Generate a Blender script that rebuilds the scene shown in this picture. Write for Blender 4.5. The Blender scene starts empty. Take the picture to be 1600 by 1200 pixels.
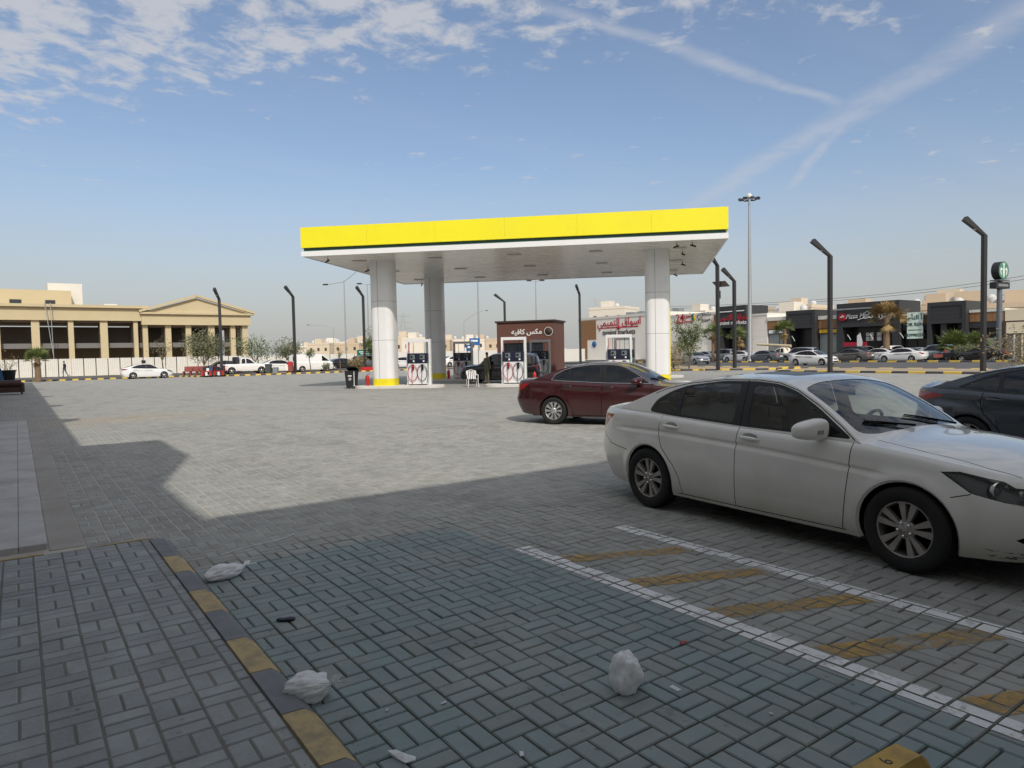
import bpy, bmesh, math, random
import numpy as np
from mathutils import Vector, Matrix, geometry

# The site lies on a right-angled grid: world X runs across the plaza, Y along the shop front on the left.
SC = bpy.context.scene
# ----------------------------------------------------------------- camera
CAM_H, YAW, PITCH, ROLL = 1.72, math.radians(35.3), math.radians(2.51), math.radians(1.163)
cd = bpy.data.cameras.new('camera'); cam = bpy.data.objects.new('camera', cd); SC.collection.objects.link(cam)
fw = Vector((math.sin(YAW) * math.cos(PITCH), math.cos(YAW) * math.cos(PITCH), -math.sin(PITCH)))
r0 = Vector((math.cos(YAW), -math.sin(YAW), 0)); u0 = r0.cross(fw)
ri = r0 * math.cos(ROLL) - u0 * math.sin(ROLL); up = r0 * math.sin(ROLL) + u0 * math.cos(ROLL)
cam.matrix_world = Matrix(((ri.x, up.x, -fw.x, 0), (ri.y, up.y, -fw.y, 0), (ri.z, up.z, -fw.z, CAM_H), (0, 0, 0, 1)))
cd.sensor_width = 36; cd.lens = 1090 / 1600 * 36; cd.clip_start = 0.05; cd.clip_end = 6000
SC.camera = cam
# ----------------------------------------------------------------- sun and sky
SUN_AZ, SUN_EL = math.radians(16.6), math.radians(41)      # the light travels towards +Y, leaning to +X
sl = bpy.data.lights.new('sun', 'SUN'); sl.energy = 2.7; sl.angle = math.radians(0.53); sl.color = (1.0, 0.94, 0.85)
sun = bpy.data.objects.new('sun', sl); SC.collection.objects.link(sun)
sun.rotation_euler = Vector((math.sin(SUN_AZ) * math.cos(SUN_EL), math.cos(SUN_AZ) * math.cos(SUN_EL), -math.sin(SUN_EL))).to_track_quat('-Z', 'Y').to_euler()
W = bpy.data.worlds.new('World'); SC.world = W; W.use_nodes = True
def make_world():
    nt = W.node_tree; L = nt.links; bg = nt.nodes['Background']
    def n(t, **k):
        q = nt.nodes.new(t)
        for a, b in k.items(): setattr(q, a, b)
        return q
    def math_(op, a, b=None, c=None):
        q = n('ShaderNodeMath', operation=op)
        for i, v in enumerate((a, b, c)):
            if v is None: continue
            if isinstance(v, (int, float)): q.inputs[i].default_value = v
            else: L.new(v, q.inputs[i])
        return q.outputs[0]
    sky = n('ShaderNodeTexSky'); sky.sky_type = 'NISHITA'; sky.sun_disc = False
    sky.sun_elevation = SUN_EL; sky.sun_rotation = math.pi + SUN_AZ
    sky.altitude = 600; sky.air_density = 1.0; sky.dust_density = 4.5; sky.ozone_density = 1.0
    tc = n('ShaderNodeTexCoord'); sp = n('ShaderNodeSeparateXYZ'); L.new(tc.outputs['Generated'], sp.inputs[0])
    zz = math_('MAXIMUM', sp.outputs[2], 0.0)
    den = math_('ADD', zz, 0.06)
    px = math_('DIVIDE', sp.outputs[0], den); py = math_('DIVIDE', sp.outputs[1], den)
    cb = n('ShaderNodeCombineXYZ'); L.new(px, cb.inputs[0]); L.new(py, cb.inputs[1])
    def noise(scale, detail, rough, off=(0, 0, 0), sc=(1, 1, 1), rot=0.0, dist=0.0):
        mp = n('ShaderNodeMapping'); mp.inputs['Location'].default_value = off; mp.inputs['Scale'].default_value = sc; mp.inputs['Rotation'].default_value = (0, 0, rot)
        L.new(cb.outputs[0], mp.inputs[0]); q = n('ShaderNodeTexNoise'); q.inputs['Scale'].default_value = scale
        q.inputs['Detail'].default_value = detail; q.inputs['Roughness'].default_value = rough; q.inputs['Distortion'].default_value = dist
        L.new(mp.outputs[0], q.inputs['Vector']); return q.outputs['Fac']
    def ramp(v, a, b, o0=0.0, o1=1.0):
        q = n('ShaderNodeMapRange', interpolation_type='SMOOTHSTEP'); L.new(v, q.inputs[0])
        q.inputs[1].default_value = a; q.inputs[2].default_value = b; q.inputs[3].default_value = o0; q.inputs[4].default_value = o1
        return q.outputs[0]
    # flocks of small clouds
    cell = noise(7.5, 5, 0.62, dist=0.25); big = noise(0.62, 2, 0.5, CLOUD_OFF)
    # flock at the far left, with unseen cloud added overhead to raise ambient light
    lin = math_('ADD', math_('MULTIPLY', px, CL_A), math_('ADD', math_('MULTIPLY', py, CL_B), CL_C))
    reg = math_('ADD', math_('MULTIPLY', ramp(lin, -0.30, 0.75), 0.37), math_('MULTIPLY', big, 0.42))
    puff = ramp(math_('ADD', math_('MULTIPLY', cell, 1.35), reg), 1.03, 1.34)
    thin = math_('MULTIPLY', ramp(noise(1.2, 7, 0.6, (3.1, 0.4, 0), (0.35, 1.6, 1), 0.55), 0.42, 0.85), 0.14)
    # old aeroplane trails, straight over the ground
    wob = math_('MULTIPLY', math_('SUBTRACT', noise(1.7, 5, 0.6, (9, 2, 0)), 0.5), 0.16)
    fine = noise(9.0, 4, 0.65, (4, 7, 0))
    trail = None
    for (a, b, c, w, s0, s1, fr, strength) in TRAILS:
        dist = math_('ADD', math_('ADD', math_('MULTIPLY', px, a), math_('MULTIPLY', py, b)), c)
        along = math_('SUBTRACT', math_('MULTIPLY', py, a), math_('MULTIPLY', px, b))
        dist = math_('ABSOLUTE', math_('ADD', dist, wob))
        f = ramp(dist, 0.0, w, 1.0, 0.0)
        f = math_('MULTIPLY', f, math_('MULTIPLY', ramp(along, s0 - fr, s0 + fr), ramp(along, s1 - fr, s1 + fr, 1.0, 0.0)))
        f = math_('MULTIPLY', f, math_('MULTIPLY', ramp(fine, 0.2, 0.7, 0.35, 1.0), strength))
        trail = f if trail is None else math_('MAXIMUM', trail, f)
    al = math_('MAXIMUM', math_('MULTIPLY', puff, 0.80), math_('MAXIMUM', thin, trail))
    al = math_('MULTIPLY', al, ramp(zz, 0.02, 0.16))
    col = n('ShaderNodeMix', data_type='RGBA'); L.new(al, col.inputs[0]); 
    hs = n('ShaderNodeHueSaturation'); hs.inputs['Saturation'].default_value = SKY_SAT; L.new(sky.outputs[0], hs.inputs['Color'])
    hz = n('ShaderNodeMix', data_type='RGBA'); L.new(ramp(zz, 0.0, 0.27, 0.78, 0.0), hz.inputs[0]); hz.inputs[7].default_value = HAZE_COL
    L.new(hs.outputs[0], hz.inputs[6]); L.new(hz.outputs[2], col.inputs[6]); col.inputs[7].default_value = CLOUD_COL
    L.new(col.outputs[2], bg.inputs[0]); bg.inputs[1].default_value = SKY_STR
HAZE_COL = (3.45, 3.44, 3.36, 1); SKY_STR = 0.15; SKY_SAT = 0.97; CLOUD_COL = (3.9, 3.95, 4.15, 1); CLOUD_OFF = (0.3, 1.2, 0)
CL_A, CL_B, CL_C = -1.0, -1.0, 3.08
TRAILS = [(0.068, 0.998, -1.484, 0.05, -2.25, -1.0, 0.10, 0.46), (0.914, -0.405, -1.69, 0.13, 1.1, 3.5, 0.4, 0.40), (0.707, -0.707, -0.77, 0.045, 2.55, 3.6, 0.15, 0.42)]
make_world()
vs_ = SC.view_settings; vs_.view_transform = 'Standard'; vs_.look = 'None'; vs_.exposure = 0.0; vs_.gamma = 1.0; vs_.use_curve_mapping = False
SC.cycles.use_denoising = True; SC.cycles.max_bounces = 7; SC.cycles.diffuse_bounces = 3; SC.cycles.glossy_bounces = 3; SC.cycles.transparent_max_bounces = 16
SC.cycles.caustics_reflective = False; SC.cycles.caustics_refractive = False; SC.cycles.sample_clamp_indirect = 6.0
# ----------------------------------------------------------------- helpers
COL = bpy.context.scene.collection
rnd = random.Random(7)

def link(o, parent=None):
    COL.objects.link(o)
    if parent is not None:
        o.parent = parent
    return o

def tag(o, label=None, cat=None, group=None, kind=None):
    if label: o['label'] = label
    if cat: o['category'] = cat
    if group: o['group'] = group
    if kind: o['kind'] = kind
    return o

def thing(name, label, cat, loc=(0, 0, 0), rz=0.0, group=None):
    o = bpy.data.objects.new(name, None)
    o.empty_display_size = 0.2
    link(o); o.location = loc; o.rotation_euler = (0, 0, rz)
    return tag(o, label, cat, group)

def kids(o):
    return [c for c in bpy.data.objects if c.parent == o]

def copy_tree(o, parent=None, remap=None):
    c = o.copy(); COL.objects.link(c); c.parent = parent
    if remap:
        for i, s in enumerate(c.material_slots):
            if s.material and s.material.name in remap:
                s.link = 'OBJECT'; s.material = remap[s.material.name]
    for ch in CH.get(o.name, []) if False else list(o.children):
        copy_tree(ch, c, remap)
    return c

class MB:
    """collects shapes, then links them as ONE mesh object"""
    def __init__(s):
        s.v = []; s.f = []; s.m = []; s.s = []
    def add(s, vs, fs, mi=0, sm=False):
        b = len(s.v)
        s.v.extend([tuple(p) for p in vs])
        for f in fs:
            s.f.append(tuple(b + i for i in f)); s.m.append(mi); s.s.append(sm)
        return s
    def box(s, x0, x1, y0, y1, z0, z1, mi=0):
        vs = [(x0,y0,z0),(x1,y0,z0),(x1,y1,z0),(x0,y1,z0),(x0,y0,z1),(x1,y0,z1),(x1,y1,z1),(x0,y1,z1)]
        return s.add(vs, [(0,3,2,1),(4,5,6,7),(0,1,5,4),(1,2,6,5),(2,3,7,6),(3,0,4,7)], mi)
    def cbox(s, x0, x1, y0, y1, z0, z1, c=0.02, mi=0):
        """box with chamfered vertical and top edges"""
        lv = []
        for (i, z) in ((0, z0), (0, z1 - c), (c, z1)):
            a0, a1, b0, b1 = x0 + i, x1 - i, y0 + i, y1 - i
            lv.append([(a0+c,b0,z),(a1-c,b0,z),(a1,b0+c,z),(a1,b1-c,z),(a1-c,b1,z),(a0+c,b1,z),(a0,b1-c,z),(a0,b0+c,z)])
        vs = [p for l in lv for p in l]; fs = []
        for k in range(2):
            for i in range(8):
                j = (i + 1) % 8
                fs.append((k*8+i, k*8+j, k*8+8+j, k*8+8+i))
        fs.append(tuple(range(16, 24))); fs.append(tuple(reversed(range(8))))
        return s.add(vs, fs, mi)
    def hexa(s, p, mi=0):
        """8 corners: bottom 4 ccw, top 4 ccw"""
        return s.add(p, [(0,3,2,1),(4,5,6,7),(0,1,5,4),(1,2,6,5),(2,3,7,6),(3,0,4,7)], mi)
    def bar(s, a, b, w, h, mi=0, up=(0, 0, 1)):
        a = Vector(a); b = Vector(b); d = (b - a).normalized(); up = Vector(up)
        if abs(d.dot(up)) > 0.99: up = Vector((0, 1, 0))
        sx = d.cross(up).normalized() * (w / 2); sy = sx.cross(d).normalized() * (h / 2)
        vs = [a-sx-sy, a+sx-sy, a+sx+sy, a-sx+sy, b-sx-sy, b+sx-sy, b+sx+sy, b-sx+sy]
        return s.add(vs, [(0,3,2,1),(4,5,6,7),(0,1,5,4),(1,2,6,5),(2,3,7,6),(3,0,4,7)], mi)
    def tube(s, path, r, n=8, mi=0, cap=True, sm=True):
        path = [Vector(p) for p in path]; k = len(path)
        rs = r if isinstance(r, (list, tuple)) else [r] * k
        vs = []; fs = []
        t0 = (path[1] - path[0]).normalized()
        ref = Vector((0, 0, 1)) if abs(t0.z) < 0.9 else Vector((1, 0, 0))
        nx = t0.cross(ref).normalized()
        for i in range(k):
            if i == 0: t = t0
            elif i == k - 1: t = (path[i] - path[i-1]).normalized()
            else: t = ((path[i+1] - path[i]).normalized() + (path[i] - path[i-1]).normalized()).normalized()
            nx = (nx - t * nx.dot(t)).normalized(); ny = t.cross(nx)
            for j in range(n):
                a = 2 * math.pi * j / n
                vs.append(path[i] + (nx * math.cos(a) + ny * math.sin(a)) * rs[i])
        for i in range(k - 1):
            for j in range(n):
                j2 = (j + 1) % n
                fs.append((i*n+j, i*n+j2, (i+1)*n+j2, (i+1)*n+j))
        s.add(vs, fs, mi, sm)
        if cap:
            s.add(vs[:n], [tuple(reversed(range(n)))], mi); s.add(vs[-n:], [tuple(range(n))], mi)
        return s
    def lathe(s, prof, n=24, mi=0, mat=None, sm=True, a0=0.0, a1=2*math.pi):
        """profile of (r, z) turned about Z, then transformed by mat"""
        full = abs(a1 - a0 - 2 * math.pi) < 1e-6; m = n if full else n + 1
        vs = []; fs = []
        for (r, z) in prof:
            for j in range(m):
                a = a0 + (a1 - a0) * j / n
                p = Vector((r * math.cos(a), r * math.sin(a), z))
                vs.append(mat @ p if mat else p)
        for i in range(len(prof) - 1):
            for j in range(n):
                j2 = (j + 1) % m if full else j + 1
                fs.append((i*m+j, i*m+j2, (i+1)*m+j2, (i+1)*m+j))
        return s.add(vs, fs, mi, sm)
    def prism(s, poly, z0, z1, mi=0, fn=None):
        """2-D polygon (ccw) extruded; fn maps (a, b, h) to a point"""
        fn = fn or (lambda a, b, h: (a, b, h)); n = len(poly)
        vs = [fn(a, b, z0) for a, b in poly] + [fn(a, b, z1) for a, b in poly]
        fs = [tuple(reversed(range(n))), tuple(range(n, 2 * n))]
        for i in range(n):
            j = (i + 1) % n; fs.append((i, j, n + j, n + i))
        return s.add(vs, fs, mi)
    def grid(s, f, nu, nv, mi=0, sm=True):
        vs = [f(i / nu, j / nv) for i in range(nu + 1) for j in range(nv + 1)]
        fs = [(i*(nv+1)+j, (i+1)*(nv+1)+j, (i+1)*(nv+1)+j+1, i*(nv+1)+j+1) for i in range(nu) for j in range(nv)]
        return s.add(vs, fs, mi, sm)
    def mesh(s, name, mats):
        me = bpy.data.meshes.new(name)
        me.from_pydata(s.v, [], s.f)
        if not isinstance(mats, (list, tuple)): mats = [mats]
        for m in mats: me.materials.append(M[m] if isinstance(m, str) else m)
        me.polygons.foreach_set('material_index', s.m); me.polygons.foreach_set('use_smooth', s.s)
        me.update()
        return me
    def build(s, name, mats, parent=None, loc=None):
        o = bpy.data.objects.new(name, s.mesh(name, mats))
        if loc is not None: o.location = loc
        return link(o, parent)

# ----------------------------------------------------------------- materials
M = {}
def _nodes(name):
    m = bpy.data.materials.new(name); m.use_nodes = True
    nt = m.node_tree; b = nt.nodes['Principled BSDF']
    M[name] = m
    return m, nt, b
def N(nt, typ, **kw):
    n = nt.nodes.new(typ)
    for k, v in kw.items():
        if k.startswith('i_'):
            n.inputs[k[2:].replace('_', ' ')].default_value = v
        else: setattr(n, k, v)
    return n
def mat(name, col, rough=0.6, metal=0.0, var=0.12, vs=2.0, bump=0.0, bs=40.0, coat=0.0, spec=0.5, dirt=None, dirt_amt=0.5, dirt_s=1.5, emit=None, estr=0.0, world=False, rv=0.08):
    m, nt, b = _nodes(name); L = nt.links
    c4 = (*col, 1)
    tc = N(nt, 'ShaderNodeTexCoord')
    co = tc.outputs['Object']
    if world:
        co = N(nt, 'ShaderNodeNewGeometry').outputs['Position']
    n1 = N(nt, 'ShaderNodeTexNoise'); n1.inputs['Scale'].default_value = vs; n1.inputs['Detail'].default_value = 6; n1.inputs['Roughness'].default_value = 0.62
    L.new(co, n1.inputs['Vector'])
    mx = N(nt, 'ShaderNodeMix', data_type='RGBA', blend_type='MIX')
    mx.inputs[6].default_value = tuple(max(0, x * (1 - var)) for x in col) + (1,)
    mx.inputs[7].default_value = tuple(min(1, x * (1 + var)) for x in col) + (1,)
    L.new(n1.outputs['Fac'], mx.inputs[0])
    out = mx.outputs[2]
    if dirt:
        n2 = N(nt, 'ShaderNodeTexNoise'); n2.inputs['Scale'].default_value = dirt_s; n2.inputs['Detail'].default_value = 8; n2.inputs['Roughness'].default_value = 0.7
        L.new(co, n2.inputs['Vector'])
        r = N(nt, 'ShaderNodeMapRange'); r.inputs[1].default_value = 0.45; r.inputs[2].default_value = 0.75; r.inputs[4].default_value = dirt_amt
        L.new(n2.outputs['Fac'], r.inputs[0])
        m2 = N(nt, 'ShaderNodeMix', data_type='RGBA'); m2.inputs[7].default_value = (*dirt, 1)
        L.new(r.outputs[0], m2.inputs[0]); L.new(out, m2.inputs[6]); out = m2.outputs[2]
    L.new(out, b.inputs['Base Color'])
    b.inputs['Metallic'].default_value = metal
    b.inputs['Specular IOR Level'].default_value = spec
    if rv:
        rr = N(nt, 'ShaderNodeMapRange'); rr.inputs[3].default_value = max(0.02, rough - rv); rr.inputs[4].default_value = min(1, rough + rv)
        L.new(n1.outputs['Fac'], rr.inputs[0]); L.new(rr.outputs[0], b.inputs['Roughness'])
    else: b.inputs['Roughness'].default_value = rough
    if coat: b.inputs['Coat Weight'].default_value = coat; b.inputs['Coat Roughness'].default_value = 0.04
    if bump:
        n3 = N(nt, 'ShaderNodeTexNoise'); n3.inputs['Scale'].default_value = bs; n3.inputs['Detail'].default_value = 4
        L.new(co, n3.inputs['Vector'])
        bp = N(nt, 'ShaderNodeBump'); bp.inputs['Strength'].default_value = bump; bp.inputs['Distance'].default_value = 0.02
        L.new(n3.outputs['Fac'], bp.inputs['Height']); L.new(bp.outputs[0], b.inputs['Normal'])
    if emit:
        b.inputs['Emission Color'].default_value = (*emit, 1); b.inputs['Emission Strength'].default_value = estr
    return m
def glass(name, tint=(0.5, 0.55, 0.53), rough=0.0, refl=1.0):
    m, nt, b = _nodes(name); L = nt.links
    nt.nodes.remove(b); out = nt.nodes['Material Output']
    t = N(nt, 'ShaderNodeBsdfTransparent'); t.inputs[0].default_value = (*tint, 1)
    g = N(nt, 'ShaderNodeBsdfGlossy'); g.inputs['Roughness'].default_value = rough; g.inputs[0].default_value = (refl, refl, refl, 1)
    fr = N(nt, 'ShaderNodeFresnel'); fr.inputs[0].default_value = 1.5
    nz = N(nt, 'ShaderNodeTexNoise'); nz.inputs['Scale'].default_value = 3.0
    ad = N(nt, 'ShaderNodeMath', operation='MULTIPLY_ADD'); ad.inputs[1].default_value = 0.03
    L.new(nz.outputs['Fac'], ad.inputs[0]); L.new(fr.outputs[0], ad.inputs[2])
    mx = N(nt, 'ShaderNodeMixShader')
    L.new(ad.outputs[0], mx.inputs[0]); L.new(t.outputs[0], mx.inputs[1]); L.new(g.outputs[0], mx.inputs[2]); L.new(mx.outputs[0], out.inputs[0])
    return m
def text_part(name, body, size, m, parent, loc, rot, ext=0.01, align='CENTER', sx=1.0, bold=0.0):
    cu = bpy.data.curves.new(name, 'FONT'); cu.body = body; cu.size = size; cu.extrude = ext; cu.offset = bold
    cu.align_x = align; cu.align_y = 'CENTER'; cu.resolution_u = 2
    t = bpy.data.objects.new('tmp', cu); COL.objects.link(t)
    bpy.context.view_layer.update()
    me = bpy.data.meshes.new_from_object(t)
    bpy.data.objects.remove(t); me.materials.clear(); me.materials.append(M[m] if isinstance(m, str) else m)
    o = bpy.data.objects.new(name, me); link(o, parent)
    o.location = loc; o.rotation_euler = rot; o.scale = (sx, 1, 1)
    return o
# ----------------------------------------------------------------- cars
def pchip(pts):
    pts = sorted(pts); x = np.array([p[0] for p in pts], float); y = np.array([p[1] for p in pts], float)
    if len(x) == 1: return lambda q: np.full_like(np.asarray(q, float), y[0])
    h = np.diff(x); d = np.diff(y) / h; m = np.zeros(len(x))
    for i in range(1, len(x) - 1):
        if d[i-1] * d[i] > 0:
            w1 = 2 * h[i] + h[i-1]; w2 = h[i] + 2 * h[i-1]
            m[i] = (w1 + w2) / (w1 / d[i-1] + w2 / d[i])
    m[0] = d[0]; m[-1] = d[-1]
    def f(q):
        q = np.clip(np.asarray(q, float), x[0], x[-1])
        i = np.clip(np.searchsorted(x, q, side='right') - 1, 0, len(x) - 2)
        t = (q - x[i]) / h[i]
        return ((2*t**3 - 3*t**2 + 1) * y[i] + (t**3 - 2*t**2 + t) * h[i] * m[i]
                + (-2*t**3 + 3*t**2) * y[i+1] + (t**3 - t**2) * h[i] * m[i+1])
    return f

def catmull(pts, n=40):
    P = [np.array(p, float) for p in pts]
    P = [2 * P[0] - P[1]] + P + [2 * P[-1] - P[-2]]; out = []
    for i in range(1, len(P) - 2):
        for k in range(n):
            t = k / n; a, b, c, d = P[i-1], P[i], P[i+1], P[i+2]
            out.append(0.5 * ((2*b) + (c-a)*t + (2*a-5*b+4*c-d)*t*t + (3*b-a-3*c+d)*t**3))
    out.append(P[-2]); return np.array(out)

def in_poly(pts, poly):
    x, y = pts[:, 0], pts[:, 1]; ins = np.zeros(len(pts), bool); n = len(poly); j = n - 1
    for i in range(n):
        xi, yi = poly[i]; xj, yj = poly[j]
        c = ((yi > y) != (yj > y)) & (x < (xj - xi) * (y - yi) / ((yj - yi) if yj != yi else 1e-12) + xi)
        ins ^= c; j = i
    return ins

def smooth_poly(pts, n=6, closed=True):
    P = [np.array(p, float) for p in pts]; k = len(P); out = []
    for i in range(k if closed else k - 1):
        a, b, c, d = P[(i-1) % k if closed else max(i-1, 0)], P[i], P[(i+1) % k], P[(i+2) % k if closed else min(i+2, k-1)]
        for q in range(n):
            t = q / n
            out.append(0.5 * ((2*b) + (c-a)*t + (2*a-5*b+4*c-d)*t*t + (3*b-a-3*c+d)*t**3))
    if not closed: out.append(P[-1])
    return [tuple(p) for p in out]

def round_poly(pts, r=0.04, n=4):
    """polygon with its corners rounded"""
    out = []; k = len(pts)
    for i in range(k):
        a, b, c = (np.array(pts[(i-1) % k], float), np.array(pts[i], float), np.array(pts[(i+1) % k], float))
        u = a - b; w = c - b; lu = np.linalg.norm(u); lw = np.linalg.norm(w)
        d = min(r, lu * 0.45, lw * 0.45)
        p0 = b + u / lu * d; p1 = b + w / lw * d
        for q in range(n + 1):
            t = q / n; out.append(tuple((1-t)**2 * p0 + 2*t*(1-t) * b + t*t * p1))
    return out

def densify(poly, step, closed=True):
    out = []; k = len(poly)
    for i in range(k if closed else k - 1):
        a = np.array(poly[i], float); b = np.array(poly[(i+1) % k], float)
        m = max(1, int(np.linalg.norm(b - a) / step))
        for q in range(m): out.append(tuple(a + (b - a) * q / m))
    if not closed: out.append(tuple(poly[-1]))
    return out

def strip(line, w):
    """thin polygon along a polyline"""
    P = [np.array(p, float) for p in line]; L = []; R = []
    for i in range(len(P)):
        t = P[min(i+1, len(P)-1)] - P[max(i-1, 0)]; t = t / (np.linalg.norm(t) + 1e-9)
        n = np.array([-t[1], t[0]]) * w / 2
        L.append(tuple(P[i] + n)); R.append(tuple(P[i] - n))
    return L + R[::-1]

def ssm(a, b, x):
    t = np.clip((x - a) / (b - a), 0, 1); return t * t * (3 - 2 * t)

def cdt(domain, polys, lines, step, asp=1.0):
    """constrained triangulation of a domain polygon; returns points and triangles"""
    V = []; E = []
    def ring(p, closed):
        b = len(V); V.extend([Vector((float(a), float(c))) for a, c in p]); k = len(p)
        E.extend([(b+i, b+(i+1) % k) for i in range(k if closed else k-1)])
    ring(domain, True)
    for p in polys: ring(p, True)
    for l in lines: ring(l, False)
    d = np.array(domain); x0, y0 = d.min(0); x1, y1 = d.max(0)
    gx = np.arange(x0 + step / 2, x1, step); gy = np.arange(y0 + step / 2, y1, step)
    G = np.array([(a + (0.25 * step if j % 2 else -0.25 * step), c) for j, c in enumerate(gy) for a in gx])
    if len(G):
        G = G[in_poly(G, domain)]
        A = np.array([(q.x, q.y) for q in V])
        keep = np.ones(len(G), bool)
        for i in range(0, len(A), 400):
            dd = ((G[:, None, :] - A[None, i:i+400, :]) ** 2).sum(2).min(1); keep &= dd > (0.35 * step) ** 2
        V.extend([Vector((float(a), float(c))) for a, c in G[keep]])
    vo, eo, fo, *_ = geometry.delaunay_2d_cdt(V, E, [], 0, 1e-6)
    P = np.array([(q.x, q.y) for q in vo]); T = np.array([f for f in fo if len(f) == 3])
    c = P[T].mean(1); ok = in_poly(c, domain)
    a = P[T]; ar = np.abs((a[:,1,0]-a[:,0,0])*(a[:,2,1]-a[:,0,1]) - (a[:,2,0]-a[:,0,0])*(a[:,1,1]-a[:,0,1]))
    return P, T[ok & (ar > 1e-9)]

class Sheets:
    """collects triangles per part with given vertex normals"""
    def __init__(s): s.d = {}
    def put(s, key, P, Nn, T, mi=0, flip=False):
        if len(T) == 0: return
        e = s.d.setdefault(key, [[], [], [], [], 0])
        us, inv = np.unique(T, return_inverse=True); T2 = inv.reshape(T.shape)
        if flip: T2 = T2[:, ::-1]
        e[0].append(P[us]); e[1].append(Nn[us]); e[2].append(T2 + e[4]); e[3].extend([mi] * len(T2)); e[4] += len(us)
    def build(s, key, name, mats, parent):
        if key not in s.d: return None
        V, Nn, T, mi, k = s.d[key]; V = np.concatenate(V); Nn = np.concatenate(Nn); T = np.concatenate(T)
        me = bpy.data.meshes.new(name)
        me.from_pydata(V.tolist(), [], T.tolist())
        for m in (mats if isinstance(mats, (list, tuple)) else [mats]): me.materials.append(M[m] if isinstance(m, str) else m)
        me.polygons.foreach_set('material_index', mi); me.polygons.foreach_set('use_smooth', [True] * len(T))
        me.update()
        me.normals_split_custom_set_from_vertices([tuple(q) for q in Nn])
        return link(bpy.data.objects.new(name, me), parent)

class CarShape:
    def __init__(s, c):
        s.c = c
        pl = catmull(c['plan'], 30); pl[:, 1] = np.maximum(pl[:, 1], 0)
        L = np.concatenate([[0], np.cumsum(np.hypot(*np.diff(pl, axis=0).T))])
        s.len = L[-1]; s.L = L; s.pl = pl; s.W = pl[:, 1].max()
        s.XF = pchip(c['xf']); s.XR = pchip(c['xr']); s.WY = pchip(c['wy'])
        s.zb = pchip(c['zb']); s.ze = pchip(c['ze']); s.zr = pchip(c['zr']); s.zc = pchip(c['zc'])
        s.xA = max(p[0] for p in c['zr']); s.xC = min(p[0] for p in c['zr'])
        s.xn = pl[0, 0]; s.xt = pl[-1, 0]
        s.zk = pchip(c['crease']) if 'crease' in c else None
        ss = np.linspace(0, s.len, 1200); B = s.belt(ss, np.ones_like(ss))
        s.top = B; o = np.argsort(B[:, 0], kind='stable'); s.tx = B[o, 0]; s.ty = B[o, 1]
    def belt(s, S, t):
        S = np.asarray(S, float); t = np.asarray(t, float)
        px = np.interp(S, s.L, s.pl[:, 0]); py = np.interp(S, s.L, s.pl[:, 1])
        x = px + ssm(0.5 * s.xn, s.xn, px) * s.XF(t) + ssm(0.5 * s.xt, s.xt, px) * s.XR(t)
        y = py * (1 + s.WY(t) / s.W)
        zb = s.zb(x); z = zb + t * (s.ze(x) - zb)
        if s.zk is not None:
            d = z - s.zk(x); e = ssm(-0.055, 0.0, d) * (1 - ssm(0.0, 0.02, d)); f = ssm(s.c['crx'][0], s.c['crx'][0] + 0.3, x) * (1 - ssm(s.c['crx'][1] - 0.3, s.c['crx'][1], x))
            y = y - 0.013 * ssm(-0.068, -0.016, d) * (1 - ssm(-0.016, 0.008, d)) * f
        # arch flare
        for ax in s.c['axles']:
            r = np.hypot(x - ax, z - s.c['tr']); y = y + 0.016 * (1 - ssm(s.c['ar'], s.c['ar'] + 0.11, r)) * (y > 0.5)
        return np.stack([x, y, z], -1)
    def side_st(s, x, z):
        """(x, z) on the side to (S, t)"""
        S0 = np.linspace(0, s.len, 700); t = np.clip((z - s.zb(x)) / (s.ze(x) - s.zb(x)), 0, 1)
        X = s.belt(S0, np.full_like(S0, float(t)))[:, 0]
        return float(np.interp(-x, -X, S0)), float(t)
    def end_st(s, y, z, front=True):
        """(y, z) on the nose or tail to (S, t)"""
        S0 = np.linspace(0, s.len * 0.35, 400) if front else np.linspace(s.len, s.len * 0.65, 400)
        t = 0.5
        for _ in range(6):
            B = s.belt(S0, np.full_like(S0, t)); Y = np.maximum.accumulate(B[:, 1]); S = np.interp(y, Y, S0)
            x = s.belt([S], [t])[0, 0]; t = float(np.clip((z - s.zb(x)) / (s.ze(x) - s.zb(x)), 0, 1))
        return float(S), t
    def ytop(s, x): return np.interp(x, s.tx, s.ty)
    def gy(s, x, z):
        h = np.maximum(z - s.ze(x), 0)
        return s.ytop(x) - 0.006 - s.c['tum'] * h - s.c['tum2'] * h * h
    def zE(s, x): return np.where((x < s.xA) & (x > s.xC), s.zr(x), s.ze(x))
    def yE(s, x): return np.where((x < s.xA) & (x > s.xC), s.gy(x, s.zr(x)), s.ytop(x))
    def topz(s, x, y):
        ye = np.maximum(s.yE(x), 1e-3); q = np.clip(np.abs(y) / ye, 0, 1); ze = s.zE(x)
        k = ssm(0.0, 0.16, s.top[0, 0] - x) * ssm(0.0, 0.10, x - s.top[-1, 0])
        return ze + np.maximum(s.zc(x) - ze, 0) * (1 - q ** s.c.get('crown', 2.4)) * k

def fd_normals(f, a, b, e=0.004):
    du = f(a + e, b) - f(a - e, b); dv = f(a, b + e) - f(a, b - e)
    n = np.cross(du, dv); l = np.linalg.norm(n, axis=1, keepdims=True); l[l < 1e-12] = 1
    return n / l

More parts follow.
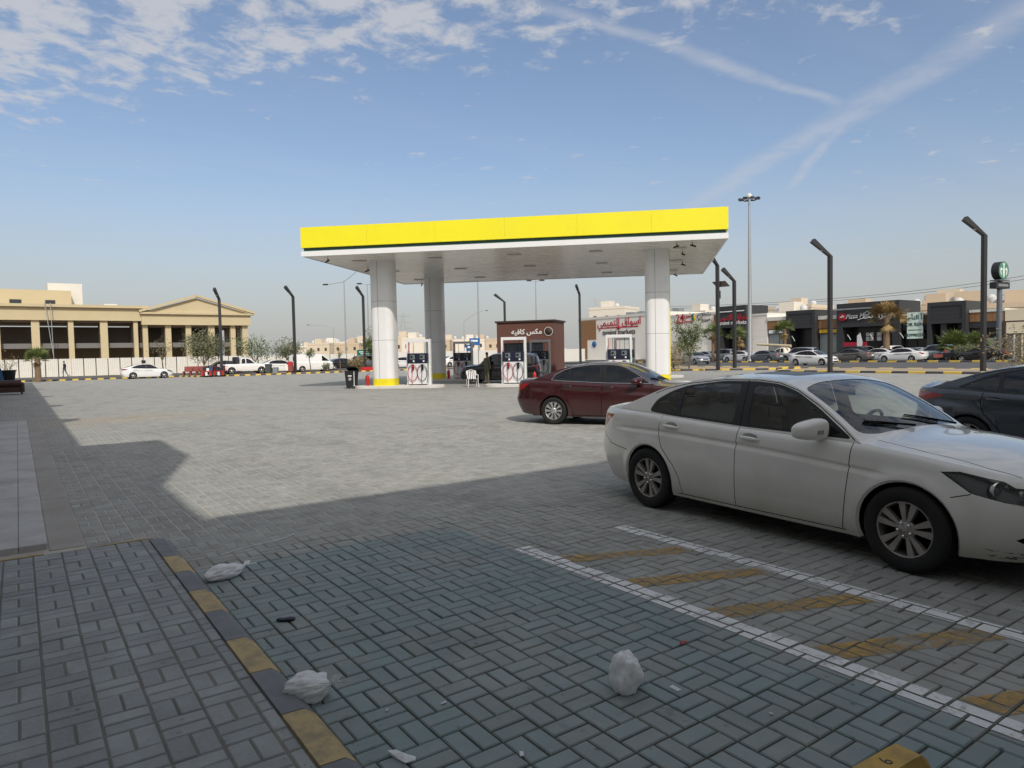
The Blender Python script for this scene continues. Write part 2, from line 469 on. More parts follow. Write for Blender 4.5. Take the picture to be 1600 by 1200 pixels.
def mk_wheel(parent, pos, side, r, w, style, mats, detail=1):
    """wheel > tyre, rim; axle along local y, outer face to side"""
    rr = r * (0.66 if style != 'small' else 0.62); n = 40 if detail else 20
    e = MB(); T = Matrix.Translation(pos) @ Matrix.Rotation(-side * math.pi / 2, 4, 'X')
    hw = w / 2
    prof = [(rr*0.98, -hw*0.8), (rr + 0.01, -hw), (r*0.93, -hw), (r*0.985, -hw*0.82), (r, -hw*0.5), (r, hw*0.5), (r*0.985, hw*0.82), (r*0.93, hw*0.98), (r*0.86, hw*1.02), (r*0.80, hw*1.0), (rr + 0.012, hw*0.98), (rr, hw*0.86), (rr*0.97, hw*0.7)]
    e.lathe(prof, n, 0, T)
    if detail:
        for q in (-0.5, 0.0, 0.5): e.lathe([(r+0.001, hw*q-0.004), (r+0.001, hw*q+0.004)], n, 1, T)
    tyre = e.build('tyre', [mats['tyre'], mats['black']], parent)
    m = MB()
    m.lathe([(rr*0.985, -hw*0.6), (rr*0.985, hw*0.78), (rr*1.0, hw*0.86), (rr*0.955, hw*0.90), (rr*0.93, hw*0.80), (rr*0.92, 0.0), (rr*0.92, -hw*0.5)], n, 0, T)
    m.lathe([(0.0, -hw*0.2), (rr*0.95, -hw*0.2)], n, 1, T)
    if style == 'pairs' :
        offs = [(72*k + d + 10, 7.5) for k in range(5) for d in (-13, 13)]; r0, wi, wo = 0.26, 0.030, 0.062
    elif style == 'ten':
        offs = [(36*k, 12) for k in range(10)]; r0, wi, wo = 0.30, 0.030, 0.078
    else:
        offs = [(72*k + 18, 12) for k in range(5)]; r0, wi, wo = 0.2, 0.05, 0.075
    for a, _ in offs:
        a = math.radians(a); ca, sa = math.cos(a), math.sin(a)
        def pt(rad, off, h): return T @ Vector((ca*rad - sa*off, sa*rad + ca*off, h))
        ri, ro = rr*r0, rr*0.955; h0, h1 = hw*0.74, hw*0.86
        vs = [pt(ri,-wi/2,h0-0.03), pt(ro,-wo/2,h1-0.04), pt(ro,wo/2,h1-0.04), pt(ri,wi/2,h0-0.03), pt(ri,-wi/2*.8,h0), pt(ro,-wo/2*.85,h1), pt(ro,wo/2*.85,h1), pt(ri,wi/2*.8,h0)]
        m.hexa(vs, 0)
    m.lathe([(0.0, hw*0.80), (rr*0.13, hw*0.80), (rr*0.15, hw*0.76), (rr*0.32, hw*0.72), (rr*0.36, hw*0.60), (rr*0.3, hw*0.3)], 24, 0, T)
    if detail:
        for k in range(5):
            a = math.radians(72*k + 46); c = Vector((math.cos(a)*rr*0.235, math.sin(a)*rr*0.235, hw*0.74))
            m.lathe([(0.012, 0.0), (0.012, 0.02), (0.0, 0.022)], 8, 2, T @ Matrix.Translation(c))
    rim = m.build('rim', [mats['rim'], mats['black'], mats['chrome']], parent)
    if style == 'pairs':
        b = MB(); hh = rr*0.075; z = hw*0.805
        for sx in (-1, 1):
            b.add([T @ Vector(p) for p in [(sx*hh*.75, -hh, z), (sx*hh*.42, -hh, z), (sx*hh*.30, hh, z), (sx*hh*.85, hh, z), (sx*hh*.75, -hh, z+.003), (sx*hh*.42, -hh, z+.003), (sx*hh*.30, hh, z+.003), (sx*hh*.85, hh, z+.003)]], [(0,1,2,3),(4,5,6,7),(0,1,5,4),(1,2,6,5),(2,3,7,6),(3,0,4,7)], 0)
        b.add([T @ Vector(p) for p in [(-hh*.5,-hh*.16,z+.001),(hh*.5,-hh*.16,z+.001),(hh*.5,hh*.2,z+.001),(-hh*.5,hh*.2,z+.001)]], [(0,1,2,3)], 0)
        b.build('emblem', mats['chrome'], parent)

def make_car(name, label, spec, mats, group=None, step=0.055, full=True, wheel='pairs', category='car', interior=True):
    """car > body panels, doors (> window, handle), glass, lights, wheels (> tyre, rim)"""
    c = dict(spec); s = CarShape(c); root = thing(name, label, category, group=group)
    Sh = Sheets(); st = step
    KZ = 0.72                                  # metres of height per unit of t in the working plane
    side = lambda pts: [((lambda q: (q[0], q[1] * KZ))(s.side_st(x, z))) for x, z in pts]
    nose = lambda pts: [((lambda q: (q[0], q[1] * KZ))(s.end_st(y, z, True))) for y, z in pts]
    tail = lambda pts: [((lambda q: (q[0], q[1] * KZ))(s.end_st(y, z, False))) for y, z in pts]
    conv = {'s': side, 'n': nose, 't': tail}
    def mixed(pts):
        return [conv[k]([(a, b)])[0] for k, a, b in pts]
    # ---- lower body
    dom = densify([(0, 0), (s.len, 0), (s.len, KZ), (0, KZ)], st)
    polys = {}; lines = []
    tr, ar = c['tr'], c['ar']
    for k, ax in enumerate(c['axles']):
        pts = [(ax + ar * math.cos(math.radians(a)), tr + ar * math.sin(math.radians(a))) for a in range(-24, 205, 6)]
        zmin = float(s.zb(ax)); up = [p for p in pts if p[1] > zmin + 0.012]
        q = side(up); q = [(q[0][0], -0.01)] + q + [(q[-1][0], -0.01)]
        polys['arch%d' % k] = q
    for key in ('headlight', 'taillight', 'grille', 'intake', 'foglight', 'plate', 'lowtrim', 'taillight2'):
        if key in c: polys[key] = mixed(densify_m(c[key]))
    gaps = []
    if full:
        for g in c.get('gaps', []):
            gaps.append(strip(side(densify(g, 0.06, False)), 0.0075 if st < 0.07 else 0.012))
        for g in c.get('gaps_m', []):
            gaps.append(strip(mixed(densify_m(g, closed=False)), 0.007))
    for i, g in enumerate(gaps): polys['gap%d' % i] = g
    if s.zk is not None and st < 0.07:
        xs = np.linspace(c['crx'][0], c['crx'][1], 90)
        for dz in (0.020, 0.008, -0.004, -0.016, -0.032, -0.05, -0.068): lines.append(side([(x, float(s.zk(x)) + dz) for x in xs]))
    P, T = cdt(dom, list(polys.values()), lines, st)
    cen = P[T].mean(1)
    f = lambda a, b: s.belt(np.clip(a, 0, s.len), np.clip(b / KZ, 0, 1))
    V = f(P[:, 0], P[:, 1]); Nn = fd_normals(f, np.clip(P[:, 0], 0.007, s.len - 0.007), np.clip(P[:, 1], 0.007, KZ - 0.007))
    if np.mean(Nn[:, 1]) < 0: Nn = -Nn
    inm = {k: in_poly(cen, p) for k, p in polys.items()}
    hole = np.zeros(len(T), bool)
    for k in inm:
        if k.startswith('arch'): hole |= inm[k]
    used = hole.copy(); groups = []
    def take(key, mask):
        nonlocal used
        mk = mask & ~used; used |= mk; groups.append((key, mk))
    for k in ('headlight', 'taillight', 'taillight2', 'grille', 'intake', 'foglight', 'plate'):
        if k in inm: take(k, inm[k])
    g = np.zeros(len(T), bool)
    for k in inm:
        if k.startswith('gap'): g |= inm[k]
    take('bgap', g)
    if 'lowtrim' in inm: take('lowtrim', inm['lowtrim'])
    xm = V[T].mean(1)
    if full:
        for key in ('front_door', 'rear_door'):
            if key in c:
                take(key, in_poly(xm[:, [0, 2]], c[key]))
        if 'fb_x' in c:
            take('front_bumper', in_poly(xm[:, [0, 2]], c['fb_x']))
            take('rear_bumper', in_poly(xm[:, [0, 2]], c['rb_x']))
    take('body', np.ones(len(T), bool))
    # orientation of triangles
    def put(key, mask, mi=0, off=None):
        TT = T[mask]
        if len(TT) == 0: return
        for sg in (1, -1):
            VV = V * [1, sg, 1]; NN = Nn * [1, sg, 1]
            if off is not None: VV = VV - NN * off
            a = VV[TT]; nn = np.cross(a[:,1]-a[:,0], a[:,2]-a[:,0]); fl = (nn * NN[TT[:,0]]).sum(1) < 0
            T3 = TT.copy(); T3[fl] = T3[fl][:, ::-1]
            if key == 'bgap': Sh.put('body', VV, NN, T3, 1); continue
            k2 = key if key in ('body', 'front_bumper', 'rear_bumper', 'grille', 'intake', 'plate', 'lowtrim') else key + ('_l' if sg > 0 else '_r')
            Sh.put(k2, VV, NN, T3, mi)
    for key, mk in groups:
        put(key, mk)
        if key == 'headlight' : put('lampback', mk, off=0.07)
        if key in ('foglight', 'grille', 'intake'): pass
    # ---- greenhouse sides
    xs = np.linspace(s.xC, s.xA, int((s.xA - s.xC) / (st * 0.6)) + 2)
    dom2 = [(x, float(s.ze(x))) for x in xs] + [(x, float(s.zr(x))) for x in xs[::-1][1:-1]]
    wins = {k: round_poly(c[k], 0.05, 5) for k in ('wf', 'wr', 'wq') if k in c}
    wins = {k: densify(p, st) for k, p in wins.items()}
    frame = densify(round_poly(c['frame'], 0.06, 5), st) if 'frame' in c else None
    pl = list(wins.values()) + ([frame] if frame else [])
    gg = []
    if full:
        for gl in c.get('ggaps', []): gg.append(strip(densify(gl, 0.05, False), 0.008))
    P2, T2 = cdt(dom2, pl + gg, [], st)
    f2 = lambda x, z: np.stack([x, s.gy(x, z), z], -1)
    V2 = f2(P2[:, 0], P2[:, 1]); N2 = fd_normals(f2, P2[:, 0], P2[:, 1])
    if np.mean(N2[:, 1]) < 0: N2 = -N2
    c2 = P2[T2].mean(1); us2 = np.zeros(len(T2), bool); gs = []
    for k, p in wins.items():
        mk = in_poly(c2, p) & ~us2; us2 |= mk; gs.append((k, mk))
    for p in gg:
        mk = in_poly(c2, p) & ~us2; us2 |= mk; gs.append(('bgap', mk))
    if frame:
        mk = in_poly(c2, frame) & ~us2; us2 |= mk; gs.append(('frame', mk))
    gs.append(('body', ~us2))
    for key, mk in gs:
        TT = T2[mk]
        if len(TT) == 0: continue
        for sg in (1, -1):
            VV = V2 * [1, sg, 1]; NN = N2 * [1, sg, 1]
            if key in wins: VV = VV - NN * 0.004
            a = VV[TT]; nn = np.cross(a[:,1]-a[:,0], a[:,2]-a[:,0]); fl = (nn * NN[TT[:,0]]).sum(1) < 0
            T3 = TT.copy(); T3[fl] = T3[fl][:, ::-1]
            if key == 'bgap': Sh.put('body', VV, NN, T3, 1)
            else: Sh.put(key if key == 'body' else key + ('_l' if sg > 0 else '_r'), VV, NN, T3)
    # ---- top: hood, windscreen, roof, rear window, boot lid
    B = s.top; B = B[::max(1, int(len(B) * st * 0.6 / s.len))]
    up = [(x, y) for x, y, z in B if x > s.xA] + [(x, float(s.yE(x))) for x in xs[::-1][1:-1]] + [(x, y) for x, y, z in B if x < s.xC]
    up = [(float(a), float(b)) for a, b in up if b > 0.004]; up = [(float(s.top[0, 0]), 0.0)] + up + [(float(s.top[-1, 0]), 0.0)]
    dom3 = up + [(a, -b) for a, b in up[::-1][1:-1]]
    sym = lambda p: p[1:-1] + [(a, -b) for a, b in p[1:-1][::-1]]
    tops = {}
    for k in ('windshield', 'rear_window', 'sunroof'):
        if k in c: tops[k] = densify(round_poly(sym(c[k]), 0.07, 4), st)
    tg = []
    if full:
        for gl in c.get('tgaps', []):
            for sg in (1, -1): tg.append(strip(densify([(a, b * sg) for a, b in gl], 0.05, False), 0.0085))
    P3, T3_ = cdt(dom3, list(tops.values()) + tg, [], st)
    f3 = lambda x, y: np.stack([x, y, s.topz(x, y)], -1)
    V3 = f3(P3[:, 0], P3[:, 1]); N3 = fd_normals(f3, P3[:, 0], P3[:, 1], 0.01)
    N3[N3[:, 2] < 0] *= -1
    c3 = P3[T3_].mean(1); us3 = np.zeros(len(T3_), bool)
    order = list(tops.items()) + [('bgap', p) for p in tg]
    res = []
    for k, p in order:
        mk = in_poly(c3, p) & ~us3; us3 |= mk; res.append((k, mk))
    if full and 'hood_x' in c:
        mk = (c3[:, 0] > c['hood_x']) & ~us3; us3 |= mk; res.append(('hood', mk))
        mk = (c3[:, 0] < c['boot_x']) & ~us3; us3 |= mk; res.append(('boot_lid', mk))
    res.append(('body', ~us3))
    for k, mk in res:
        TT = T3_[mk]
        if len(TT) == 0: continue
        a = V3[TT]; nn = np.cross(a[:,1]-a[:,0], a[:,2]-a[:,0]); fl = nn[:, 2] < 0
        TT = TT.copy(); TT[fl] = TT[fl][:, ::-1]
        VV = V3 - N3 * (0.004 if k in ('windshield', 'rear_window') else 0)
        Sh.put('body' if k == 'bgap' else k, VV, N3, TT, 1 if k == 'bgap' else 0)
    # ---- link the panels
    mt = mats
    body = Sh.build('body', 'body', [mt['paint'], mt['black']], root)
    for k, nm in (('hood', 'hood'), ('boot_lid', 'boot_lid'), ('front_bumper', 'front_bumper'), ('rear_bumper', 'rear_bumper')):
        Sh.build(k, nm, mt['paint'], root)
    Sh.build('windshield', 'windshield', mt['glass'], root); Sh.build('rear_window', 'rear_window', mt['glass'], root)
    Sh.build('sunroof', 'sunroof', mt['darkglass'], root)
    gl = Sh.build('grille', 'grille', mt['black'], root); Sh.build('intake', 'air_intake', mt['black'], root); Sh.build('plate', 'licence_plate', mt['plate'], root); Sh.build('lowtrim', 'lower_trim', mt['trim'], root)
    for sg, sd in ((1, '_l'), (-1, '_r')):
        fd = Sh.build('front_door' + sd, 'front_door', mt['paint'], root); rd = Sh.build('rear_door' + sd, 'rear_door', mt['paint'], root)
        Sh.build('wf' + sd, 'window', mt['sideglass'], fd or root); Sh.build('wr' + sd, 'window', mt['sideglass'], rd or root); Sh.build('wq' + sd, 'quarter_window', mt['sideglass'], rd or root)
        Sh.build('frame' + sd, 'window_frame', mt['trim'], root)
        hl = Sh.build('headlight' + sd, 'headlight', mt['lens'], root)
        if hl: Sh.build('lampback' + sd, 'reflector', mt['lampback'], hl)
        Sh.build('foglight' + sd, 'fog_light', mt['black'], root)
        Sh.build('taillight' + sd, 'taillight', mt['red'], root); Sh.build('taillight2' + sd, 'taillight', mt['white_lens'], root)
        if hl and full and 'bowls' in c:
            for (x, y, z, r) in c['bowls']:
                b = MB(); T = Matrix.Translation((x, sg * y, z)) @ Matrix.Rotation(math.radians(sg * 14), 4, 'Z') @ Matrix.Rotation(math.pi / 2, 4, 'Y')
                b.lathe([(r*0.35, -0.05), (r*0.75, -0.03), (r, 0.02), (r*1.06, 0.02), (r*1.06, -0.03)], 20, 0, T)
                b.lathe([(0.0, 0.012), (r*0.3, 0.008), (r*0.5, -0.005), (r*0.55, -0.03)], 16, 1, T)
                b.build('lamp_bowl', [mt['chrome'], mt['lens2']], hl)
        for dr, key in ((fd, 'hf'), (rd, 'hr')):
            if dr and key in c:
                x, z = c[key]; S, t = s.side_st(x, z); p = s.belt([S], [t])[0]
                h = MB(); y = p[1] * sg
                def hf(a, b, y=y, x=x, z=z):
                    ang = (b - 0.5) * math.pi; e = math.sin(math.pi * min(1, max(0, a)))
                    hgt = 0.020 * (0.55 + 0.45 * e); o = 0.034 * (e ** 0.45) if 0 < a < 1 else 0.0
                    return (x - 0.115 + 0.23 * a, y + sg * (o * math.cos(ang) * 0.55 + o * 0.45), z + 0.012 * (a - .5) * -1 + hgt * math.sin(ang))
                h.grid(hf, 14, 8)
                h.lathe([(0.0, 0.0012), (0.058, 0.0012), (0.066, -0.004)], 20, 1, Matrix.Translation((x + 0.0, y, z + 0.008)) @ Matrix.Rotation(-sg * math.pi / 2, 4, 'X') @ Matrix.Diagonal((1.35, 0.62, 1, 1)))
                h.build('handle', [mt['paint'], mt['shade']], dr)
        if fd and 'mirror' in c:
            x, y, z = c['mirror']; m = MB(); y = y * sg
            def mf(a, b):
                th = a * 2 * math.pi; ph = (b - 0.5) * math.pi
                rx, ry, rz = 0.085, 0.125, 0.085
                cx = math.copysign(abs(math.cos(th)) ** 0.7, math.cos(th)); sx = math.copysign(abs(math.sin(th)) ** 0.7, math.sin(th))
                k = abs(math.cos(ph)) ** 0.55
                X = cx * k * rz; Z = 0
                yy = math.copysign(abs(math.sin(ph)) ** 0.7, math.sin(ph)) * ry
                zz = sx * k * rz * (1.0 - 0.22 * (yy / ry)); xx = cx * k * rx
                if xx < -0.045: xx = -0.045
                return (x + xx - 0.05 * yy / ry, y + sg * yy, z + zz - 0.012 * (yy / ry))
            m.grid(mf, 28, 16)
            m.hexa([(x-0.03, y - sg*0.17, z-0.085), (x+0.05, y - sg*0.17, z-0.085), (x+0.05, y - sg*0.05, z-0.065), (x-0.03, y - sg*0.05, z-0.065), (x-0.03, y - sg*0.17, z-0.035), (x+0.04, y - sg*0.17, z-0.035), (x+0.04, y - sg*0.05, z-0.02), (x-0.03, y - sg*0.05, z-0.02)])
            mo = m.build('mirror', mt['paint'], fd)
            m = MB(); m.grid(lambda a, b: (x + 0.088 - 0.06 * (1.35*a-.15)**2 - 0.05 * (a * 1.15 - 0.35), y + sg * (-0.04 + 0.15 * a), z - 0.012 + (b - 0.5) * 0.034 - 0.01 * a), 8, 2)
            m.build('turn_signal', mt['lens3'], mo)
            m = MB(); m.add([(x-0.047, y - sg*0.10, z-0.06), (x-0.047, y + sg*0.10, z-0.055), (x-0.047, y + sg*0.095, z+0.05), (x-0.047, y - sg*0.095, z+0.06)], [(0,1,2,3)])
            m.build('mirror_glass', mt['chrome'], mo)
    # ---- wheel arches lining and lips, floor
    Wt = s.W
    for ax in c['axles']:
        ring = [(ax + ar * math.cos(math.radians(a)), tr + ar * math.sin(math.radians(a))) for a in range(-20, 201, 10)]
        for sg in (1, -1):
            m = MB(); vs = []; fs = []
            for i, (x, z) in enumerate(ring):
                S, t = s.side_st(x, max(z, float(s.zb(x)))); y = s.belt([S], [t])[0, 1]
                vs += [(x, sg * y, z), (ax + (x-ax)*0.955, sg * (y - 0.018), tr + (z-tr)*0.955), (ax + (x-ax)*1.05, sg * (y - 0.05), tr + (z-tr)*1.05), (ax + (x-ax)*1.05, sg * (Wt - 0.36), tr + (z-tr)*1.05)]
            for i in range(len(ring) - 1):
                fs.append((i*4, i*4+1, i*4+5, i*4+4))
            m.add(vs, fs, 0, True)
            fs = []
            for i in range(len(ring) - 1):
                fs += [(i*4+1, i*4+2, i*4+6, i*4+5), (i*4+2, i*4+3, i*4+7, i*4+6)]
            m.add(vs, fs, 1, True)
            m.add([(ax, sg*(Wt-0.36), tr)] + [(ax + 1.05*(x-ax), sg*(Wt-0.36), tr+1.05*(z-tr)) for x, z in ring], [(0, i+1, i+2) for i in range(len(ring)-1)], 1)
            m.build('wheel_arch', [mt['paint'], mt['under']], root)
    m = MB(); a0, a1 = c['axles'][1], c['axles'][0]
    m.box(a0 - 0.62, a1 + 0.5, -Wt + 0.22, Wt - 0.22, 0.19, 0.24); m.box(a0 + 0.42, a1 - 0.42, -Wt + 0.06, Wt - 0.06, 0.20, 0.26)
    m.build('underbody', mt['under'], root)
    # ---- wheels
    for ax in c['axles']:
        for sg in (1, -1):
            w = bpy.data.objects.new('wheel', None); link(w, root); w.empty_display_size = 0.1
            mk_wheel(w, Vector((ax, sg * (c.get('track', Wt - 0.115)), tr)), sg, tr, 0.21, wheel, mt, 1 if full else 0)
    # ---- cabin
    if interior:
        m = MB(); zf = float(s.ze(0)); 
        m.box(s.xC + 0.35, s.xA - 0.1, -Wt + 0.14, Wt - 0.14, 0.28, 0.42)
        m.box(s.xA - 0.42, s.xA + 0.0, -Wt + 0.2, Wt - 0.2, 0.5, zf - 0.09)
        m.grid(lambda a, b: (s.xA - 0.62 + 0.75 * a, (-Wt + 0.2) + (2 * Wt - 0.4) * b, zf - 0.06 - 0.035 * a + 0.03 * math.sin(a * 2.4) + (0.05 * math.exp(-((b - 0.75) / 0.13) ** 2) * math.exp(-((a - 0.22) / 0.2) ** 2))), 10, 20)
        m.box(s.xC + 0.05, s.xC + 0.6, -Wt + 0.2, Wt - 0.2, 0.5, zf - 0.0)
        for sg in (1, -1):     # inner door skins
            m.box(-0.95 if c['axles'][1] < -1 else -0.9, s.xA - 0.15, sg * (Wt - 0.13) - 0.02, sg * (Wt - 0.13) + 0.02, 0.3, zf - 0.03)
        m.build('cabin_lining', mt['cabin'], root)
        def seat(x, y, wd, rec=0.22, hz=0.0, heads=((0.0, 0.13),)):
            q = MB()
            def cush(a, b):
                return (x + 0.25 - 0.5 * a, y + (b - .5) * wd, 0.62 + 0.05 * math.sin(math.pi * a) + 0.03 * abs(b - .5) * 2)
            q.grid(cush, 6, 6)
            for sgn in (1, -1):
                def back(a, b, sgn=sgn):
                    th = 0.055 * (math.sin(math.pi * min(1, a * 0.9 + 0.1))) ** 0.4 * (1 - 0.8 * abs(2*b-1) ** 6)
                    wv = wd * (1 - 0.25 * a ** 3)
                    return (x - 0.25 - rec * a + sgn * th + 0.02 * (2*b-1)**2, y + (b - .5) * wv, 0.55 + 0.58 * a + hz * a)
                q.grid(back, 8, 8)
            for (hy, hw) in heads:
                def hd(a, b, hy=hy, hw=hw):
                    th = a * 2 * math.pi; ph = (b - .5) * math.pi
                    return (x - 0.27 - rec + 0.05 * math.cos(th) * abs(math.cos(ph)) ** 0.4, y + hy + hw * math.copysign(abs(math.sin(ph)) ** 0.6, math.sin(ph)), 1.21 + hz + 0.085 * math.sin(th) * abs(math.cos(ph)) ** 0.4)
                q.grid(hd, 14, 8)
                for o in (-0.04, 0.04): q.tube([(x - 0.26 - rec, y + hy + o, 1.08 + hz), (x - 0.265 - rec, y + hy + o, 1.2 + hz)], 0.007, 6)
            return q.build('seat', mt['seat'], root)
        sx = c.get('seat_x', 0.0)
        seat(sx + 0.05, 0.37, 0.5); seat(sx + 0.05, -0.37, 0.5)
        seat(sx - 0.88, 0.0, 1.28, 0.24, -0.05, ((0.4, 0.12), (-0.4, 0.12), (0.0, 0.1)))
        q = MB(); T = Matrix.Translation((s.xA - 0.66, 0.37, zf - 0.02)) @ Matrix.Rotation(math.radians(-64), 4, 'Y')
        q.lathe([(0.17 + 0.016 * math.cos(a), 0.016 * math.sin(a)) for a in np.linspace(0, 2 * math.pi, 9)], 28, 0, T)
        q.lathe([(0.0, 0.01), (0.06, 0.0), (0.07, -0.04)], 16, 0, T)
        for a in (0, 120, 240): q.bar(T @ Vector((0, 0, -0.01)), T @ Vector((0.165 * math.cos(math.radians(a + 90)), 0.165 * math.sin(math.radians(a + 90)), 0)), 0.035, 0.015)
        q.build('steering_wheel', mt['cabin'], root)
        q = MB(); q.cbox(c.get('rvm', 0.28), c.get('rvm', 0.28) + 0.05, -0.12, 0.12, float(s.zc(c.get('rvm', 0.28))) - 0.15, float(s.zc(c.get('rvm', 0.28))) - 0.08, 0.012)
        q.tube([(c.get('rvm', 0.28) + 0.05, 0, float(s.zc(c.get('rvm', 0.28))) - 0.11), (c.get('rvm', 0.28) + 0.1, 0, float(s.zc(c.get('rvm', 0.28) + 0.1)) - 0.015)], 0.008, 6)
        q.build('rear_view_mirror', mt['cabin'], root)
        # headliner
        q = MB(); xs2 = (c['windshield'][1][0] if 'windshield' in c else 0.2)
        x0h, x1h = c.get('liner', (-1.0, 0.1))
        q.grid(lambda a, b: (lambda x, y: (x, y, float(s.topz(np.array(x), np.array(y))) - 0.035))(x0h + (x1h - x0h) * a, (2*b-1) * 0.93 * float(s.yE(np.array(x0h + (x1h - x0h) * a)))), 10, 8)
        q.build('headliner', mt['liner'], root)
    if full and 'wipers' in c:
        for (a, b_) in c['wipers']:
            q = MB(); pts = []
            for k in range(7):
                t = k / 6; x = a[0] + (b_[0] - a[0]) * t; y = a[1] + (b_[1] - a[1]) * t
                pts.append((x, y, float(s.topz(np.array(x), np.array(y))) + 0.022))
            q.tube(pts, [0.011, 0.01, 0.009, 0.009, 0.008, 0.007, 0.006], 6)
            q.tube([(p[0] - 0.01, p[1], p[2] - 0.012) for p in pts[2:]], 0.005, 5)
            q.build('wiper', mt['black'], root)
    root['_shape'] = 0; del root['_shape']
    return root, s

def densify_m(pts, closed=True, step=0.05):
    """points tagged by face ('s' side x,z / 'n' nose y,z / 't' tail y,z); subdivide runs of one tag"""
    out = []; k = len(pts)
    for i in range(k if closed else k - 1):
        a = pts[i]; b = pts[(i + 1) % k]; out.append(a)
        if a[0] == b[0]:
            m = max(1, int(math.hypot(a[1] - b[1], a[2] - b[2]) / step))
            for q in range(1, m): out.append((a[0], a[1] + (b[1]-a[1]) * q / m, a[2] + (b[2]-a[2]) * q / m))
    if not closed: out.append(pts[-1])
    return out

